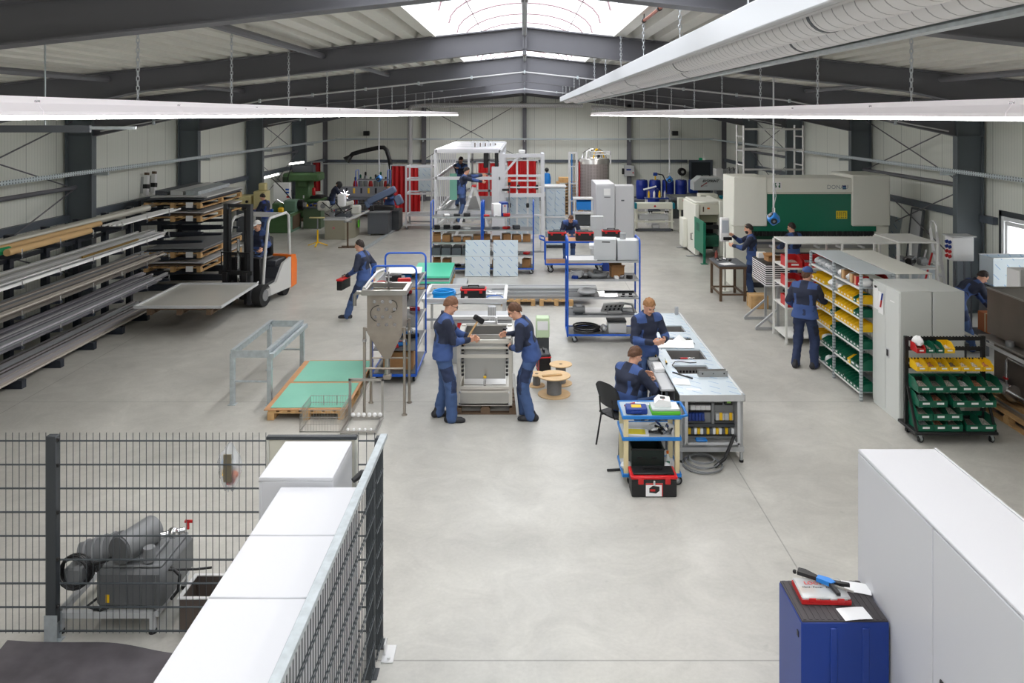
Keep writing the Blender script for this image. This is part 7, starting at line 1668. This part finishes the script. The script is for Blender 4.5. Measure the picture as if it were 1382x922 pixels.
for a in (R(-10), R(190), R(90)): br('foot', t, YEL, (0, 0, .14), (.34*math.cos(a), -.34*math.sin(a)*.9, .02), .05, .03)
tag(MB(GALV).box(-.06, -3.4, 0, .06, 3.4, .06, .004).build('floor_profile', None, (-5.12, 30.4, 0), R(-3.4)), 'long galvanised profile lying on the floor right of the saws', 'profile')
def curtain(x0, x1, y, z0, z1, label, per=.22):
    t = T('welding_curtain', label, 'curtain', (0, 0, 0)); n = int((x1-x0)/per*10)
    mb = MB(mat('curtain_red', (176, 22, 26), .4)); f = lambda u, v: (x0+(x1-x0)*u, y+.045*math.sin(2*math.pi*(x1-x0)*u/per)*(1-.3*v)+.02*math.sin(u*9), z0+(z1-z0)*v)
    P = [f(i/n, j/6) for j in range(7) for i in range(n+1)]; k = len(P); P2 = [(a, b+.006, c) for a, b, c in P]
    fs = [(j*(n+1)+i, j*(n+1)+i+1, (j+1)*(n+1)+i+1, (j+1)*(n+1)+i) for j in range(6) for i in range(n)]
    mb.add(P+P2, fs+[tuple(k+a for a in q[::-1]) for q in fs]); mb.build('curtain', t)
    cy('rail', t, LGREY, (x0-.1, y, z1+.03), (x1+.1, y, z1+.03), .025, 8)
    for x in (x0-.08, x1+.08): cy('post', t, LGREY, (x, y, 0), (x, y, z1+.03), .025, 8)
    return t
curtain(-6.1, -4.8, 37.2, .02, 2.14, 'red welding curtain left of the white machine frames'); curtain(-2.2, -1.0, 38.4, .3, 2.2, 'red welding curtain seen through the white cabin frame'); curtain(-.8, .55, 38.4, .3, 2.3, 'red welding curtain seen through the right white frame'); curtain(-9.95, -9.6, 38.0, .9, 2.25, 'narrow red welding curtain in the far left corner')
cy('curtain_rail', tag(bpy.data.objects.new('overhead_rail', None), 'thin pale rail crossing above the welding corner', 'rail'), LGREY, (-9.4, 37.2, 2.25), (-6.3, 37.2, 2.25), .025, 8); C.objects.link(bpy.data.objects['overhead_rail']); 
for x in (-9.3, -6.32): cy('post', bpy.data.objects['overhead_rail'], LGREY, (x, 37.2, 0), (x, 37.2, 2.25), .025, 8)
t = T('extraction_arm', 'black bent extraction arm over the welding corner', 'extraction arm', (0, 37.6, 0)); tb('hose', t, BLACK, [(-8.15, 0, 2.52), (-8.0, 0, 2.68), (-7.6, 0, 2.80), (-6.75, 0, 2.98), (-6.55, 0, 2.98), (-6.42, 0, 2.85), (-6.28, 0, 2.4), (-6.2, 0, 1.9)], .10, 12); MB(BLACK).cyl((-8.1, 0, 2.56), (-8.28, -.1, 2.38), .1, .2, 14).build('hood', t); cy('stand_pipe', t, GREY, (-6.2, 0, 0), (-6.2, 0, 1.95), .11, 14)
gc = dup(sc1, (-6.75, 36.0, 0), 0, 'blue hoop shelf cart in front of the gas cylinders')
for k in range(9):
    x = -8.0+.24*k; q = random.Random(k); h = 1.45+.12*(k % 3)
    t = T('gas_cylinder', 'gas cylinder in the row behind the blue cart, welding corner', 'gas cylinder', (x, 38.2, .0), 0, 'gas cylinders in the welding corner'); MB(GREY if k % 3 else RED).lathe([(.0, 0), (.10, 0), (.11, .03), (.11, h-.25), (.08, h-.1), (.035, h-.04), (.0, h-.03)], n=16).build('cylinder_body', t); MB(GRN if k % 2 else BLACK).lathe([(.0, h-.05), (.045, h-.05), (.05, h+.08), (.02, h+.12), (0, h+.12)], n=12).build('valve_cap', t)
t = T('welding_table', 'dark welding bench with clamps and tools in the far left', 'table', (-7.15, 35.0, 0)); bx('table_top', t, SLATE, -1.0, -.5, .86, 1.0, .5, .9, .004)
for x in (-.9, .9):
    for y in (-.42, .42): br('leg', t, SLATE, (x, y, 0), (x, y, .86), .06)
bx('back_board', t, GREY, -1.0, .48, .9, 1.0, .5, 1.35); 
for k in range(5): bx('hung_tool', t, YEL if k % 2 else BLACK, -.7+.32*k, .45, 1.05, -.62+.32*k, .48, 1.28, .004)
t = T('red_cabinet', 'low red tool cabinet beside the welding bench', 'cabinet', (-5.85, 35.2, 0)); bx('body', t, RED, -.14, -.3, .05, .35, .3, .85, .01)
for z in (.2, .4, .6): bx('drawer', t, RED, -.12, -.315, z, .33, -.3, z+.17, .006)
bx('plinth', t, BLACK, -.12, -.28, 0, .33, .28, .05)
person('welder in blue with a black welding mask leaning over the bench', (-8.12, 34.0, 0), R(-70), h=1.76, pel=(0, 0, .96), lean=.42, head=(.6, 0), RH=(.08, .56, 1.06), LH=(-.12, .56, 1.08), hair=HAIRD, res=.012, helmet=BLACK, top=(NAVY, NAVY))
ARC = emitter('arc_glow', (235, 225, 255), 60.0); t = T('welding_arc', 'bright white welding arc at the bench in front of the masked welder', 'welding arc', (-7.62, 34.28, 1.12)); MB(ARC).sph((0, 0, 0), .035, 10).build('arc_core', t)
for k in range(7): a = k*.9; cy('glare_spike', t, ARC, (.04*math.cos(a), 0, .04*math.sin(a)), (.2*math.cos(a), -.05, .2*math.sin(a)), .004, 5, .001)  # lens glare star around the arc, modelled as thin glowing spikes
t = T('weld_torch', 'welding torch with its cable in the hands of the welder', 'torch', (-7.72, 34.25, 1.08), R(10)); cy('torch_handle', t, BLACK, (-.16, 0, -.02), (-.02, 0, .02), .018, 8)
t = T('part_bench', 'grey cabinet bench between the milling machine and the welder', 'table', (-8.35, 32.2, 0)); bx('body', t, mat('bench_green', (84, 104, 78), .5), -.4, -.3, 0, .3, .3, .8, .01); bx('top', t, SLATE, -.45, -.35, .8, .35, .35, .85, .004)
q = random.Random(77)
for k in range(9): inst('small_part', 'tool or oily part heaped on the bench beside the milling machine', 'part', MB(q.choice([BLACK, BLUED, YEL, SLATE, RED])).box(-.07, -.05, 0, .07, .05, .06+.1*q.random(), .012), (-8.68+.075*k, 32.0+.4*q.random(), .851), q.random()*3, None, 'parts on the milling bench')
# ---------------------------------------------------------------- white machine frames in the middle distance
WM = mat('frame_white', (208, 209, 213), .4)
FY = 26.5
t = T('cabin_frame', 'long white machine cabin frame with a white roof, two men working in it', 'machine frame', (0, FY, 0))
X0, X1, ZT, YD = -2.92, -.80, 3.36, 7.6
bx('roof_panel', t, WM, X0, 0, ZT-.02, X1, YD, ZT+.02, .004); bx('roof_rib', t, mat('roof_lilac', (214, 206, 214), .4), X0, .12, ZT+.02, X1, .24, ZT+.03)
for y in (1.9, 3.9, 5.8): bx('roof_rib', t, LGREY, X0, y, ZT+.02, X1, y+.04, ZT+.03)
for z in (ZT-.06, 2.42, 1.3, .12): br('front_rail', t, WM, (X0, 0, z), (X1, 0, z), .09, .1)
for x in (X0, -1.83, X1): br('front_post', t, WM, (x, 0, 0), (x, 0, ZT), .09) if x != -1.83 else br('front_post', t, WM, (x, 0, 2.4), (x, 0, ZT), .07)
for x in (X0, X1):
    for z in (ZT-.06, 2.42, 1.3, .12): br('side_rail', t, WM, (x, 0, z), (x, YD, z), .08, .09)
    for k in range(1, 11): br('side_post', t, WM, (x, YD*k/10, 0), (x, YD*k/10, ZT), .045)
for z in (ZT-.06, 2.6, 2.0, 1.3): br('rear_rail', t, WM, (X0, YD, z), (X1, YD, z), .08)
for x in (-2.2, -1.5): br('rear_post', t, WM, (x, YD, 0), (x, YD, ZT), .08)
bx('platform', t, ALUD, X0+.05, 1.2, 1.22, X1-.05, 5.5, 1.28, .004); bx('mint_panel', t, mat('mint_film', (126, 204, 178)), -2.55, 1.0, 1.6, -2.3, 1.04, 2.5)
for k in range(5): br('conveyor_bar', t, ALU, (X0+.1, .3+.3*k, .5+.14*k), (X1-.1, .3+.3*k, .5+.14*k), .08, .06)
for z in (.5, .95): br('sloping_rail', t, ALU, (X0+.08, .1, z+.4), (-2.0, 2.5, z+.9), .07)
bx('drive_unit', t, BLACK, -1.35, .05, 2.75, -1.2, .25, 3.28, .02); bx('wall_panel', t, PAPER, X1-.02, 1.2, 2.46, X1, YD, ZT-.1); bx('chain_box', t, BLACK, -.98, .0, 2.75, -.86, .06, 3.28, .01); bx('corner_cover', t, WM, -1.08, -.05, 0, -.84, .2, 2.8, .01)
for k in range(5): bx('roof_holder', t, WM, -1.82+.16*k, 1.2+.42*k, ZT+.03, -1.72+.16*k, 1.3+.42*k, ZT+.24-.02*k, .01); bx('holder_mark', t, BROWN, -1.72+.16*k, 1.2+.42*k, ZT+.03, -1.69+.16*k, 1.3+.42*k, ZT+.18-.02*k, .004)
t = T('portal_frame', 'white profile frame standing right of the white cabin frame', 'machine frame', (0, FY, 0))
X0, X1, ZT = -.70, .60, 3.22
for x in (X0, X1):
    for y in (0, 1.1): br('post', t, WM, (x, y, 0), (x, y, ZT), .11)
    for z in (ZT-.06, 1.86, .5): br('side_rail', t, WM, (x, 0, z), (x, 1.1, z), .08)
for z, w in ((ZT-.06, .12), (2.50, .07), (2.34, .05), (2.12, .05), (1.86, .12), (1.2, .06), (.49, .08)): br('front_rail', t, WM, (X0, 0, z), (X1, 0, z), .08, w)
for x in (-.25, .1): br('inner_post', t, ALU, (x, .1, .5), (x, .1, ZT), .06)
br('corner_brace', t, WM, (X0, .0, 2.55), (X0+.5, .0, ZT-.1), .07); bx('film_plate', t, FILMXZ, X0+.1, .55, .5, X1-.1, .57, 1.8); bx('foot_plate', t, GREY, X1-.3, -.1, 0, X1+.1, .1, .03)
for k in range(4): bx('black_fitting', t, BLACK, X0+.15+.3*k, -.03, 2.05 if k % 2 else 1.45, X0+.25+.3*k, .08, 2.2 if k % 2 else 1.6, .02)
bx('roof_knob', t, ALU, -.2, .1, ZT, .02, .3, ZT+.12, .02); 
br('monitor_arm', t, BLACK, (X0-.03, -.1, 2.05), (X0+.2, -.12, 2.05), .09, .07); cy('signal_post', t, GREY, (X0+.2, -.12, .9), (X0+.2, -.12, 2.3), .02, 8); cy('signal_lamp', t, mat('signal_orange', (220, 80, 30), .4), (X0+.2, -.12, 2.3), (X0+.2, -.12, 2.42), .045, 12); cy('signal_base', t, BLACK, (X0+.2, -.12, 2.2), (X0+.2, -.12, 2.3), .045, 12)
t = T('rack_frame', 'tall white trolley rack on casters left of the cabin frame', 'machine frame', (-4.15, 32.2, 0))
for x in (-.5, .5):
    for y in (-.5, .5): br('post', t, WM, (x, y, .12), (x, y, 2.9 if x > 0 else 2.5), .07); caster(t, x, y, .045)
for z in (2.45, 1.95, 1.4, .55, .18):
    for y in (-.5, .5): br('rail', t, WM, (-.5, y, z), (.5, y, z), .06)
    for x in (-.5, .5): br('side_rail', t, WM, (x, -.5, z), (x, .5, z), .06)
bx('film_plate', t, FILMXZ, -.1, .1, 1.45, .4, .12, 2.4); bx('shelf', t, ALUD, -.5, -.5, .55, .5, .5, .57)
t = T('film_cabinet', 'steel cabinet unit wrapped in printed film right of the white frames', 'cabinet', (1.04, 27.2, 0)); bx('body', t, FILMXZ, -.33, 0, .1, .33, .8, 2.05, .03); bx('door', t, FILMXZ, -.3, -.02, 1.12, -.02, 0, 1.95, .02); bx('door', t, FILMXZ, .0, -.02, 1.12, .31, 0, 1.95, .02); br('mid_rail', t, ALU, (-.36, -.03, 1.06), (.36, -.03, 1.06), .04, .05); br('mid_rail', t, ALU, (-.36, -.03, .6), (.9, -.03, .6), .04, .05); bx('top_rail', t, ALU, -.36, -.04, 2.05, .36, .82, 2.1, .004); bx('plinth', t, DARK, -.3, .05, 0, .3, .75, .1)
# the step ladder and the two men
t = T('step_ladder', 'aluminium step ladder under the man at the white cabin frame', 'ladder', (-1.62, 25.8, 0), R(-90))
for x in (-.26, .26): br('front_rail', t, ALU, (x*1.2, -.80, 0), (x*.7, 0, 2.22), .03, .08); br('rear_rail', t, ALU, (x*1.2, .72, 0), (x*.7, .03, 2.18), .03, .06)
for k in range(7): z = .28+.27*k; y = -.80+.80*z/2.22; bx('step', t, ALU, -.27, y-.06, z-.03, .27, y+.06, z, .004)
bx('top_cap', t, RED, -.2, -.06, 2.2, .2, .08, 2.26, .01)
person('man in navy jacket standing on the step ladder reaching into the white cabin', (-2.0, 25.8, 1.09), R(-84), h=1.78, pel=(0, -.02, .96), lean=.22, head=(.2, 0), RH=(.1, .62, 1.28), LH=(-.16, .66, 1.46), RE=(.5, -.3, -.6), hair=HAIRD, res=.011, LF=(-.1, -.1, .09), RF=(.1, -.10, .09))
person('man standing inside the white cabin frame with folded raised arms', (-2.28, 28.6, 1.282), R(200), h=1.76, pel=(0, 0, .96), lean=.05, head=(.55, .1), RH=(-.02, .25, 1.42), LH=(.12, .28, 1.38), RE=(.9, .1, .1), LE=(-.9, .1, .1), hair=HAIRD, res=.012)
person('man bending over behind the cart with three toolboxes', (1.36, 24.75, 0), R(185), h=1.76, pel=(0, -.1, .95), lean=1.0, head=(.6, 0), RH=(.16, .55, .92), LH=(-.16, .55, .92), hair=HAIRB, res=.011)
t = T('hanging_coat', 'blue work coat hanging on a post behind the film wrapped cabinet', 'coat', (1.0, 36.4, 0)); cy('post', t, GREY, (0, 0, .03), (0, 0, 2.1), .025, 8); MB(BLUEB).lathe([(.0, 1.05), (.17, 1.05), (.18, 1.3), (.19, 1.65), (.14, 1.85), (.0, 1.9)], n=14).build('coat', t); MB(BLACK).sph((0, 0, 2.02), .10, 10).build('hat', t); cy('base', t, GREY, (0, 0, 0), (0, 0, .03), .22, 16)
# stacked pallets, tank, electric cabinets
for k in range(10): pallet(2.05, 36.8, .1455*k, 0, 'wooden pallet in the tall stack beside the stainless silo', WOOD, 1.2, .8, 'pallets stacked by the silo')
carton('wooden_box', 'shallow wooden box on top of the pallet stack', 'box', (1.8, 36.8, 1.456), (.5, .5, .2), WOOD)
t = T('silo_tank', 'tall stainless round tank with pipework on top', 'tank', (2.85, 33.2, 0))
MB(STEEL).lathe([(.0, .5), (.3, .55), (.62, .85), (.63, .9), (.63, 2.68), (.60, 2.72), (.0, 2.75)], n=36).build('tank_shell', t); cy('jacket', t, mask_mat('perforated_jacket', (170, 160, 158), (120, 112, 110), lambda nt, x, y, z: mnode(nt, 'MULTIPLY', stripe(nt, mnode(nt, 'ADD', z, 10), .06, .03), stripe(nt, mnode(nt, 'ADD', x, 10), .06, .03)), .35, .5), (-.02, -.02, .95), (-.02, -.02, 2.5), .637, 36)
for a in range(4): cy('leg', t, STEEL, (.5*math.cos(a*1.57+.78), .5*math.sin(a*1.57+.78), 0), (.5*math.cos(a*1.57+.78), .5*math.sin(a*1.57+.78), 1.0), .04, 10)
for k in range(5): tb('top_pipe', t, (CHROME, PAPER, CHROME, YEL, CHROME)[k], [(-.5+.15*k, -.3, 2.7), (-.45+.15*k, -.2, 2.95+.05*(k % 3)), (-.2+.1*k, 0, 3.1), (.1+.1*k, .2, 2.9), (.2+.08*k, .3, 2.7)], .03, 8)
for z in (2.9, 3.0): br('top_rail', t, ALU, (-.2, -.4, z), (.66, -.4, z), .05)
for x in (-.2, .64): br('top_post', t, ALU, (x, -.4, 2.5), (x, -.4, 3.0), .05)
bx('valve', t, BLACK, .1, -.45, 2.76, .22, -.35, 2.88, .02); tb('pipe', t, RED, [(-.62, -.3, .9), (-.62, -.3, 2.6)], .025)
t = T('pipe_tower', 'narrow white frame tower with pipes left of the stainless silo', 'frame', (1.93, 33.0, 0))
for x in (-.1, .2):
    for y in (-.2, .3): br('post', t, ALU, (x, y, 0), (x, y, 2.98), .05)
for z in (.3, 1.0, 1.7, 2.4, 2.95):
    for y in (-.2, .3): br('rail', t, ALU, (-.1, y, z), (.2, y, z), .04)
for x in (0, .09): cy('pipe', t, (BLUEB, CHROME)[x > .05], (x, .0, .2), (x, .0, 2.9), .025, 8)
t = T('control_cabinet', 'white grey control cabinet with a sloped top panel before the silo', 'cabinet', (2.55, 28.9, 0)); bx('body', t, CABW, 0, .02, 0, .68, 2.0, 2.02, .01); bx('door', t, CABW, .01, 0, .06, .67, .02, 1.98, .006); bx('label', t, PAPER, .28, -.008, 1.62, .52, 0, 1.86, .002); bx('lock', t, SLATE, .3, -.012, 1.54, .52, -.002, 1.565, .002)
t = T('control_cabinet', 'white grey control cabinet with a single black lock, right of the other', 'cabinet', (3.25, 29.0, 0)); bx('body', t, CABW, 0, .02, 0, .68, .55, 1.96, .01); bx('door', t, CABW, .008, 0, .06, .67, .02, 1.93, .006); bx('lock', t, SLATE, .22, -.012, 1.40, .33, 0, 1.45, .004); bx('side_hinge', t, LGREY, .68, .1, .1, .70, .5, 1.9, .004)
t = T('operator_desk', 'white framed operator desk with a bright blue top before the silo', 'desk', (2.0, 27.6, 0))
for x in (-.3, .3): br('post', t, ALU, (x, 0, 0), (x, 0, 1.62), .05)
MB(BLUEB).prism([(-.02, 1.25), (.3, 1.35), (.3, 1.62), (-.02, 1.52)], -.22, .34, 'x').build('blue_cover', t); bx('shelf', t, ALU, -.34, -.05, 1.1, .34, .4, 1.15, .006); bx('top_shelf', t, ALU, -.34, -.05, 1.6, .34, .4, 1.66, .01); bx('dark_box', t, DARK, -.28, .02, .72, .28, .38, 1.08, .01); bx('lower_shelf', t, ALU, -.34, -.05, .66, .34, .4, .7, .006)
sheet_box('small grey housing on the floor stand in front of the control cabinets', (2.35, 26.2, .8), 0, (.42, .3, .42)); t = T('floor_stand', 'grey block stand under the small grey housing', 'stand', (2.35, 26.2, 0)); bx('stand_body', t, LGREY, -.2, -.14, 0, .2, .14, .799, .01)
# ---------------------------------------------------------------- far right: barrels, folding machine, laser machine
t = T('sump_pallet', 'low dark sump platform under the blue barrels', 'platform', (6.9, 39.6, 0)); bx('platform', t, SLATE, -1.7, -.5, 0, 1.5, .5, .36, .01); bx('grating', t, GREY, -1.65, -.45, .36, 1.45, .45, .38)
def barrel(x, y, z, label, group=None):
    t = T('plastic_barrel', label, 'barrel', (x, y, z), 0, group); BB = mat('barrel_blue', (16, 44, 140), .4)
    MB(BB).lathe([(.0, 0), (.25, 0), (.28, .06), (.29, .2), (.295, .22), (.29, .24), (.29, .66), (.295, .68), (.29, .70), (.28, .86), (.26, .92), (.24, .93), (.0, .91)], n=24).build('barrel_body', t); cy('bung', t, BLACK, (.12, 0, .91), (.12, 0, .945), .035, 10); cy('bung', t, BLACK, (-.12, 0, .91), (-.12, 0, .945), .03, 10); return t
for k, w in enumerate(('leftmost', 'second from the left', 'third from the left', 'rightmost')): barrel(5.75+.64*k, 39.6, .381, 'blue plastic barrel on the sump platform, %s of four' % w)
barrel(5.85, 36.8, .2, 'blue plastic barrel standing in front of the others with a white folder on it'); t = T('barrel_stand', 'low stand under the front blue barrel', 'stand', (5.85, 36.8, 0)); bx('stand_body', t, SLATE, -.3, -.3, 0, .3, .3, .199, .01)
inst('white_folder', 'white folder lying tilted on the front blue barrel', 'folder', MB(PAPER).box(-.3, -.1, 0, .3, .1, .05, .006), (5.7, 36.7, 1.15), R(10), (0, R(-14), 0))
t = T('hand_pump', 'yellow barrel hand pump with a curved black hose', 'pump', (6.39, 39.5, 1.315)); cy('pump_tube', t, YEL, (0, 0, 0), (0, 0, .22), .04, 10); bx('pump_head', t, BLUED, -.1, -.08, .2, .1, .08, .36, .02); tb('pump_hose', t, BLACK, [(.08, 0, .3), (.35, -.1, .25), (.5, -.2, -.1), (.5, -.3, -.6)], .03)
for x, z in ((6.75, 0),): inst('jerry_can', 'square blue canister right of the barrels', 'canister', MB(BLUED).box(-.2, -.17, 0, .2, .17, .62, .04).mat(BLACK).cyl((-.08, 0, .62), (-.08, 0, .68), .04, n=10).box(-.02, -.03, .62, .14, .03, .68, .01), (7.85, 37.6, .86)); t = T('canister_stand', 'dark stand under the square blue canister', 'stand', (7.85, 37.6, 0)); bx('stand_body', t, SLATE, -.25, -.2, 0, .25, .2, .859, .01)
t = T('folding_machine', 'cream plate rolling machine with teal end caps behind the control cabinets', 'machine', (5.02, 31.2, 0))
bx('top_beam', t, CREAM, -.74, -.1, .87, .70, .25, 1.10, .015); TEAL = mat('teal', (0, 120, 140), .4)
for x in (-.78, .68): bx('end_cap', t, TEAL, x, -.12, .88, x+.09, .26, 1.10, .01)
e = MB(RED).at(0, -.102, .98, R(90), 0, 0).prism([(-.05, 0), (0, -.045), (.05, 0), (0, .045)], 0, .004, 'z'); e.build('emblem', t)
for x in (-.70, .66): bx('side_leg', t, CREAM, x-.04, -.05, 0, x+.04, .5, .87, .006)
br('lower_rail', t, CREAM, (-.78, -.05, .38), (.74, -.05, .38), .08, .05); br('base_rail', t, SLATE, (-.74, 0, .06), (.70, 0, .06), .1, .1); bx('sag_tray', t, LGREY, -.6, 0, .44, .55, .4, .62, .02); br('roller_shaft', t, CREAM, (-.7, .05, .72), (.66, .05, .72), .07); bx('motor', t, LGREY, -.1, -.05, .1, .2, .2, .28, .04)
for x in (-.25, .38):
    for k in range(4): MB((PAPER, BLACK)[k % 2]).sph((x+.04*k, -.08, .72+.04*(k % 2)), .04, 8).build('fitting', t)
t = T('switch_box', 'cream switch box with a red button on a post right of the rolling machine', 'switch box', (5.98, 31.0, 0)); bx('box', t, CREAM, -.1, -.08, .86, .22, .16, 1.32, .015); cy('red_button', t, RED, (.12, -.08, 1.22), (.12, -.11, 1.22), .045, 12); cy('post', t, CREAM, (0, .04, .03), (0, .04, .86), .04, 10); bx('foot', t, CREAM, -.05, -.15, 0, .65, .2, .03, .006)
t = T('service_trolley', 'small blue topped trolley with yellow bottles behind the rolling machine', 'trolley', (5.5, 33.2, 0)); bx('top_tray', t, BLUED, -.55, -.25, 1.05, .4, .25, 1.1, .01)
for x in (-.5, .35):
    for y in (-.2, .2): br('leg', t, PAPER, (x, y, 0), (x, y, 1.05), .04)
for k in range(4): inst('spray_can', 'small bottle or can on the blue topped trolley', 'bottle', MB((YEL, PAPER, YEL, LGREY)[k]).lathe([(0, 0), (.045, 0), (.045, .2), (.02, .25), (.02, .28), (0, .28)], n=10), (5.1+.22*k, 33.15, 1.101), 0, None, 'bottles on the blue topped trolley')
t = T('laser_cutter', 'light grey cutting machine housing with black italic lettering and a red swoosh', 'machine', (8.2, 36.0, 0))
MB(mat('laser_grey', (196, 202, 202), .4)).prism([(-.66, 1.13), (.64, 1.13), (.64, 1.6), (.42, 1.74), (-.36, 1.74), (-.66, 1.5)], 0, .8).build('housing', t); MB(PAPER).prism([(-.68, 1.5), (-.36, 1.75), (.42, 1.75), (.64, 1.61), (.64, 1.57), (.42, 1.71), (-.35, 1.71), (-.64, 1.48), (-.64, 1.13), (-.68, 1.13)], -.01, .02).build('edge_trim', t)
text_part('lettering', 'BYSPRINT', .165, BLACK, t, (.08, -.012, 1.545), (R(90), 0, 0), .35, .004); text_part('small_lettering', 'Bystronic', .08, SLATE, t, (-.2, -.012, 1.335), (R(90), 0, 0), .2)
MB(mat('swoosh_red', (150, 20, 30), .4)).prism([(-.36, 1.3), (-.2, 1.42), (-.08, 1.49), (-.06, 1.455), (-.2, 1.385), (-.32, 1.29)], -.014, -.008).build('red_swoosh', t)
bx('bed', t, SLATE, -1.9, -1.2, .8, .9, .6, .9, .01); bx('bed_plate', t, mat('bed_plate', (122, 124, 120), .4, .4), -1.7, -1.1, .9, -.75, .3, .93, .004); bx('base', t, DARK, -1.8, -1.0, 0, .8, .6, .8, .01)
for x in (-.2, .15): cy('lifting_eye', t, BLACK, (x, .4, 1.74), (x, .4, 1.82), .03, 8)
t = T('hydraulic_unit', 'cream machine top with pipe fittings left of the press in the distance', 'machine', (6.75, 29.6, 0)); bx('body', t, CREAM, -.4, -.2, 0, .5, .5, 1.45, .02); bx('upper_box', t, CREAM, -.35, -.15, 1.45, .3, .4, 1.6, .02); cy('teal_cap', t, TEAL, (.42, -.1, 1.5), (.42, -.22, 1.5), .07, 12)
t = T('compressor_unit', 'pale compressor with pipes high on a stand in the far right corner', 'compressor', (9.6, 38.5, 0)); bx('stand', t, SLATE, -.5, -.3, 0, .5, .3, 1.4, .02); bx('housing', t, PAPER, -.55, -.3, 1.4, -.2, .3, 1.95, .02); cy('motor', t, LGREY, (-.15, 0, 1.72), (.45, 0, 1.72), .2, 16)
for k in range(3): tb('pipe', t, CHROME, [(-.1+.2*k, -.2, 1.5), (-.05+.2*k, -.3, 1.95), (.1+.2*k, -.2, 2.0), (.15+.2*k, -.1, 1.7)], .035, 8)
t = T('meter_box', 'grey electrical box with blue display on the far wall column', 'box', (5.45, 41.9, 1.32)); bx('box', t, LGREY, -.28, -.1, 0, .25, .1, .56, .015); bx('display', t, BLUED, -.18, -.108, .3, .06, -.1, .38, .002); cy('dial', t, RED, (.16, -.1, .18), (.16, -.12, .18), .04, 10); bx('cable_box', t, BLACK, -.4, -.08, .1, -.28, .06, .4, .01)
t = T('hose_reel', 'small black hose reel on the far wall right of the barrels', 'reel', (8.15, 41.9, 1.55)); cy('reel_drum', t, BLACK, (0, -.2, 0), (0, .1, 0), .2, 18); cy('reel_hub', t, CHROME, (0, -.22, 0), (0, -.2, 0), .08, 12); bx('reel_mount', t, LGREY, -.08, .1, -.2, .08, .39, .1, .004)

# ---------------------------------------------------------------- camera, world, exposure
cam = bpy.data.cameras.new('camera'); co = bpy.data.objects.new('camera', cam); C.objects.link(co)
co.location = (0, 0, EYE); co.rotation_euler = (R(90), 0, 0)
cam.sensor_fit = 'HORIZONTAL'; cam.sensor_width = 36.0; cam.lens = 36.0 * F / 1382.0
cam.shift_x = (691.0 - VX) / 1382.0; cam.shift_y = -(461.0 - VY) / 1382.0
cam.clip_end = 300
sc = bpy.context.scene; sc.camera = co
w = bpy.data.worlds.new('overcast'); sc.world = w; w.use_nodes = True
bg = w.node_tree.nodes['Background']; bg.inputs[0].default_value = (0.93, 0.96, 1.0, 1); bg.inputs[1].default_value = WORLD
sc.view_settings.view_transform = 'Standard'; sc.view_settings.look = 'None'
sc.view_settings.gamma = 1.0; sc.view_settings.use_curve_mapping = False
sc.view_settings.exposure = EXPO
sc.cycles.use_denoising = True
sc.cycles.max_bounces = 7; sc.cycles.diffuse_bounces = 4; sc.cycles.transparent_max_bounces = 12
sc.cycles.sample_clamp_indirect = 4.0
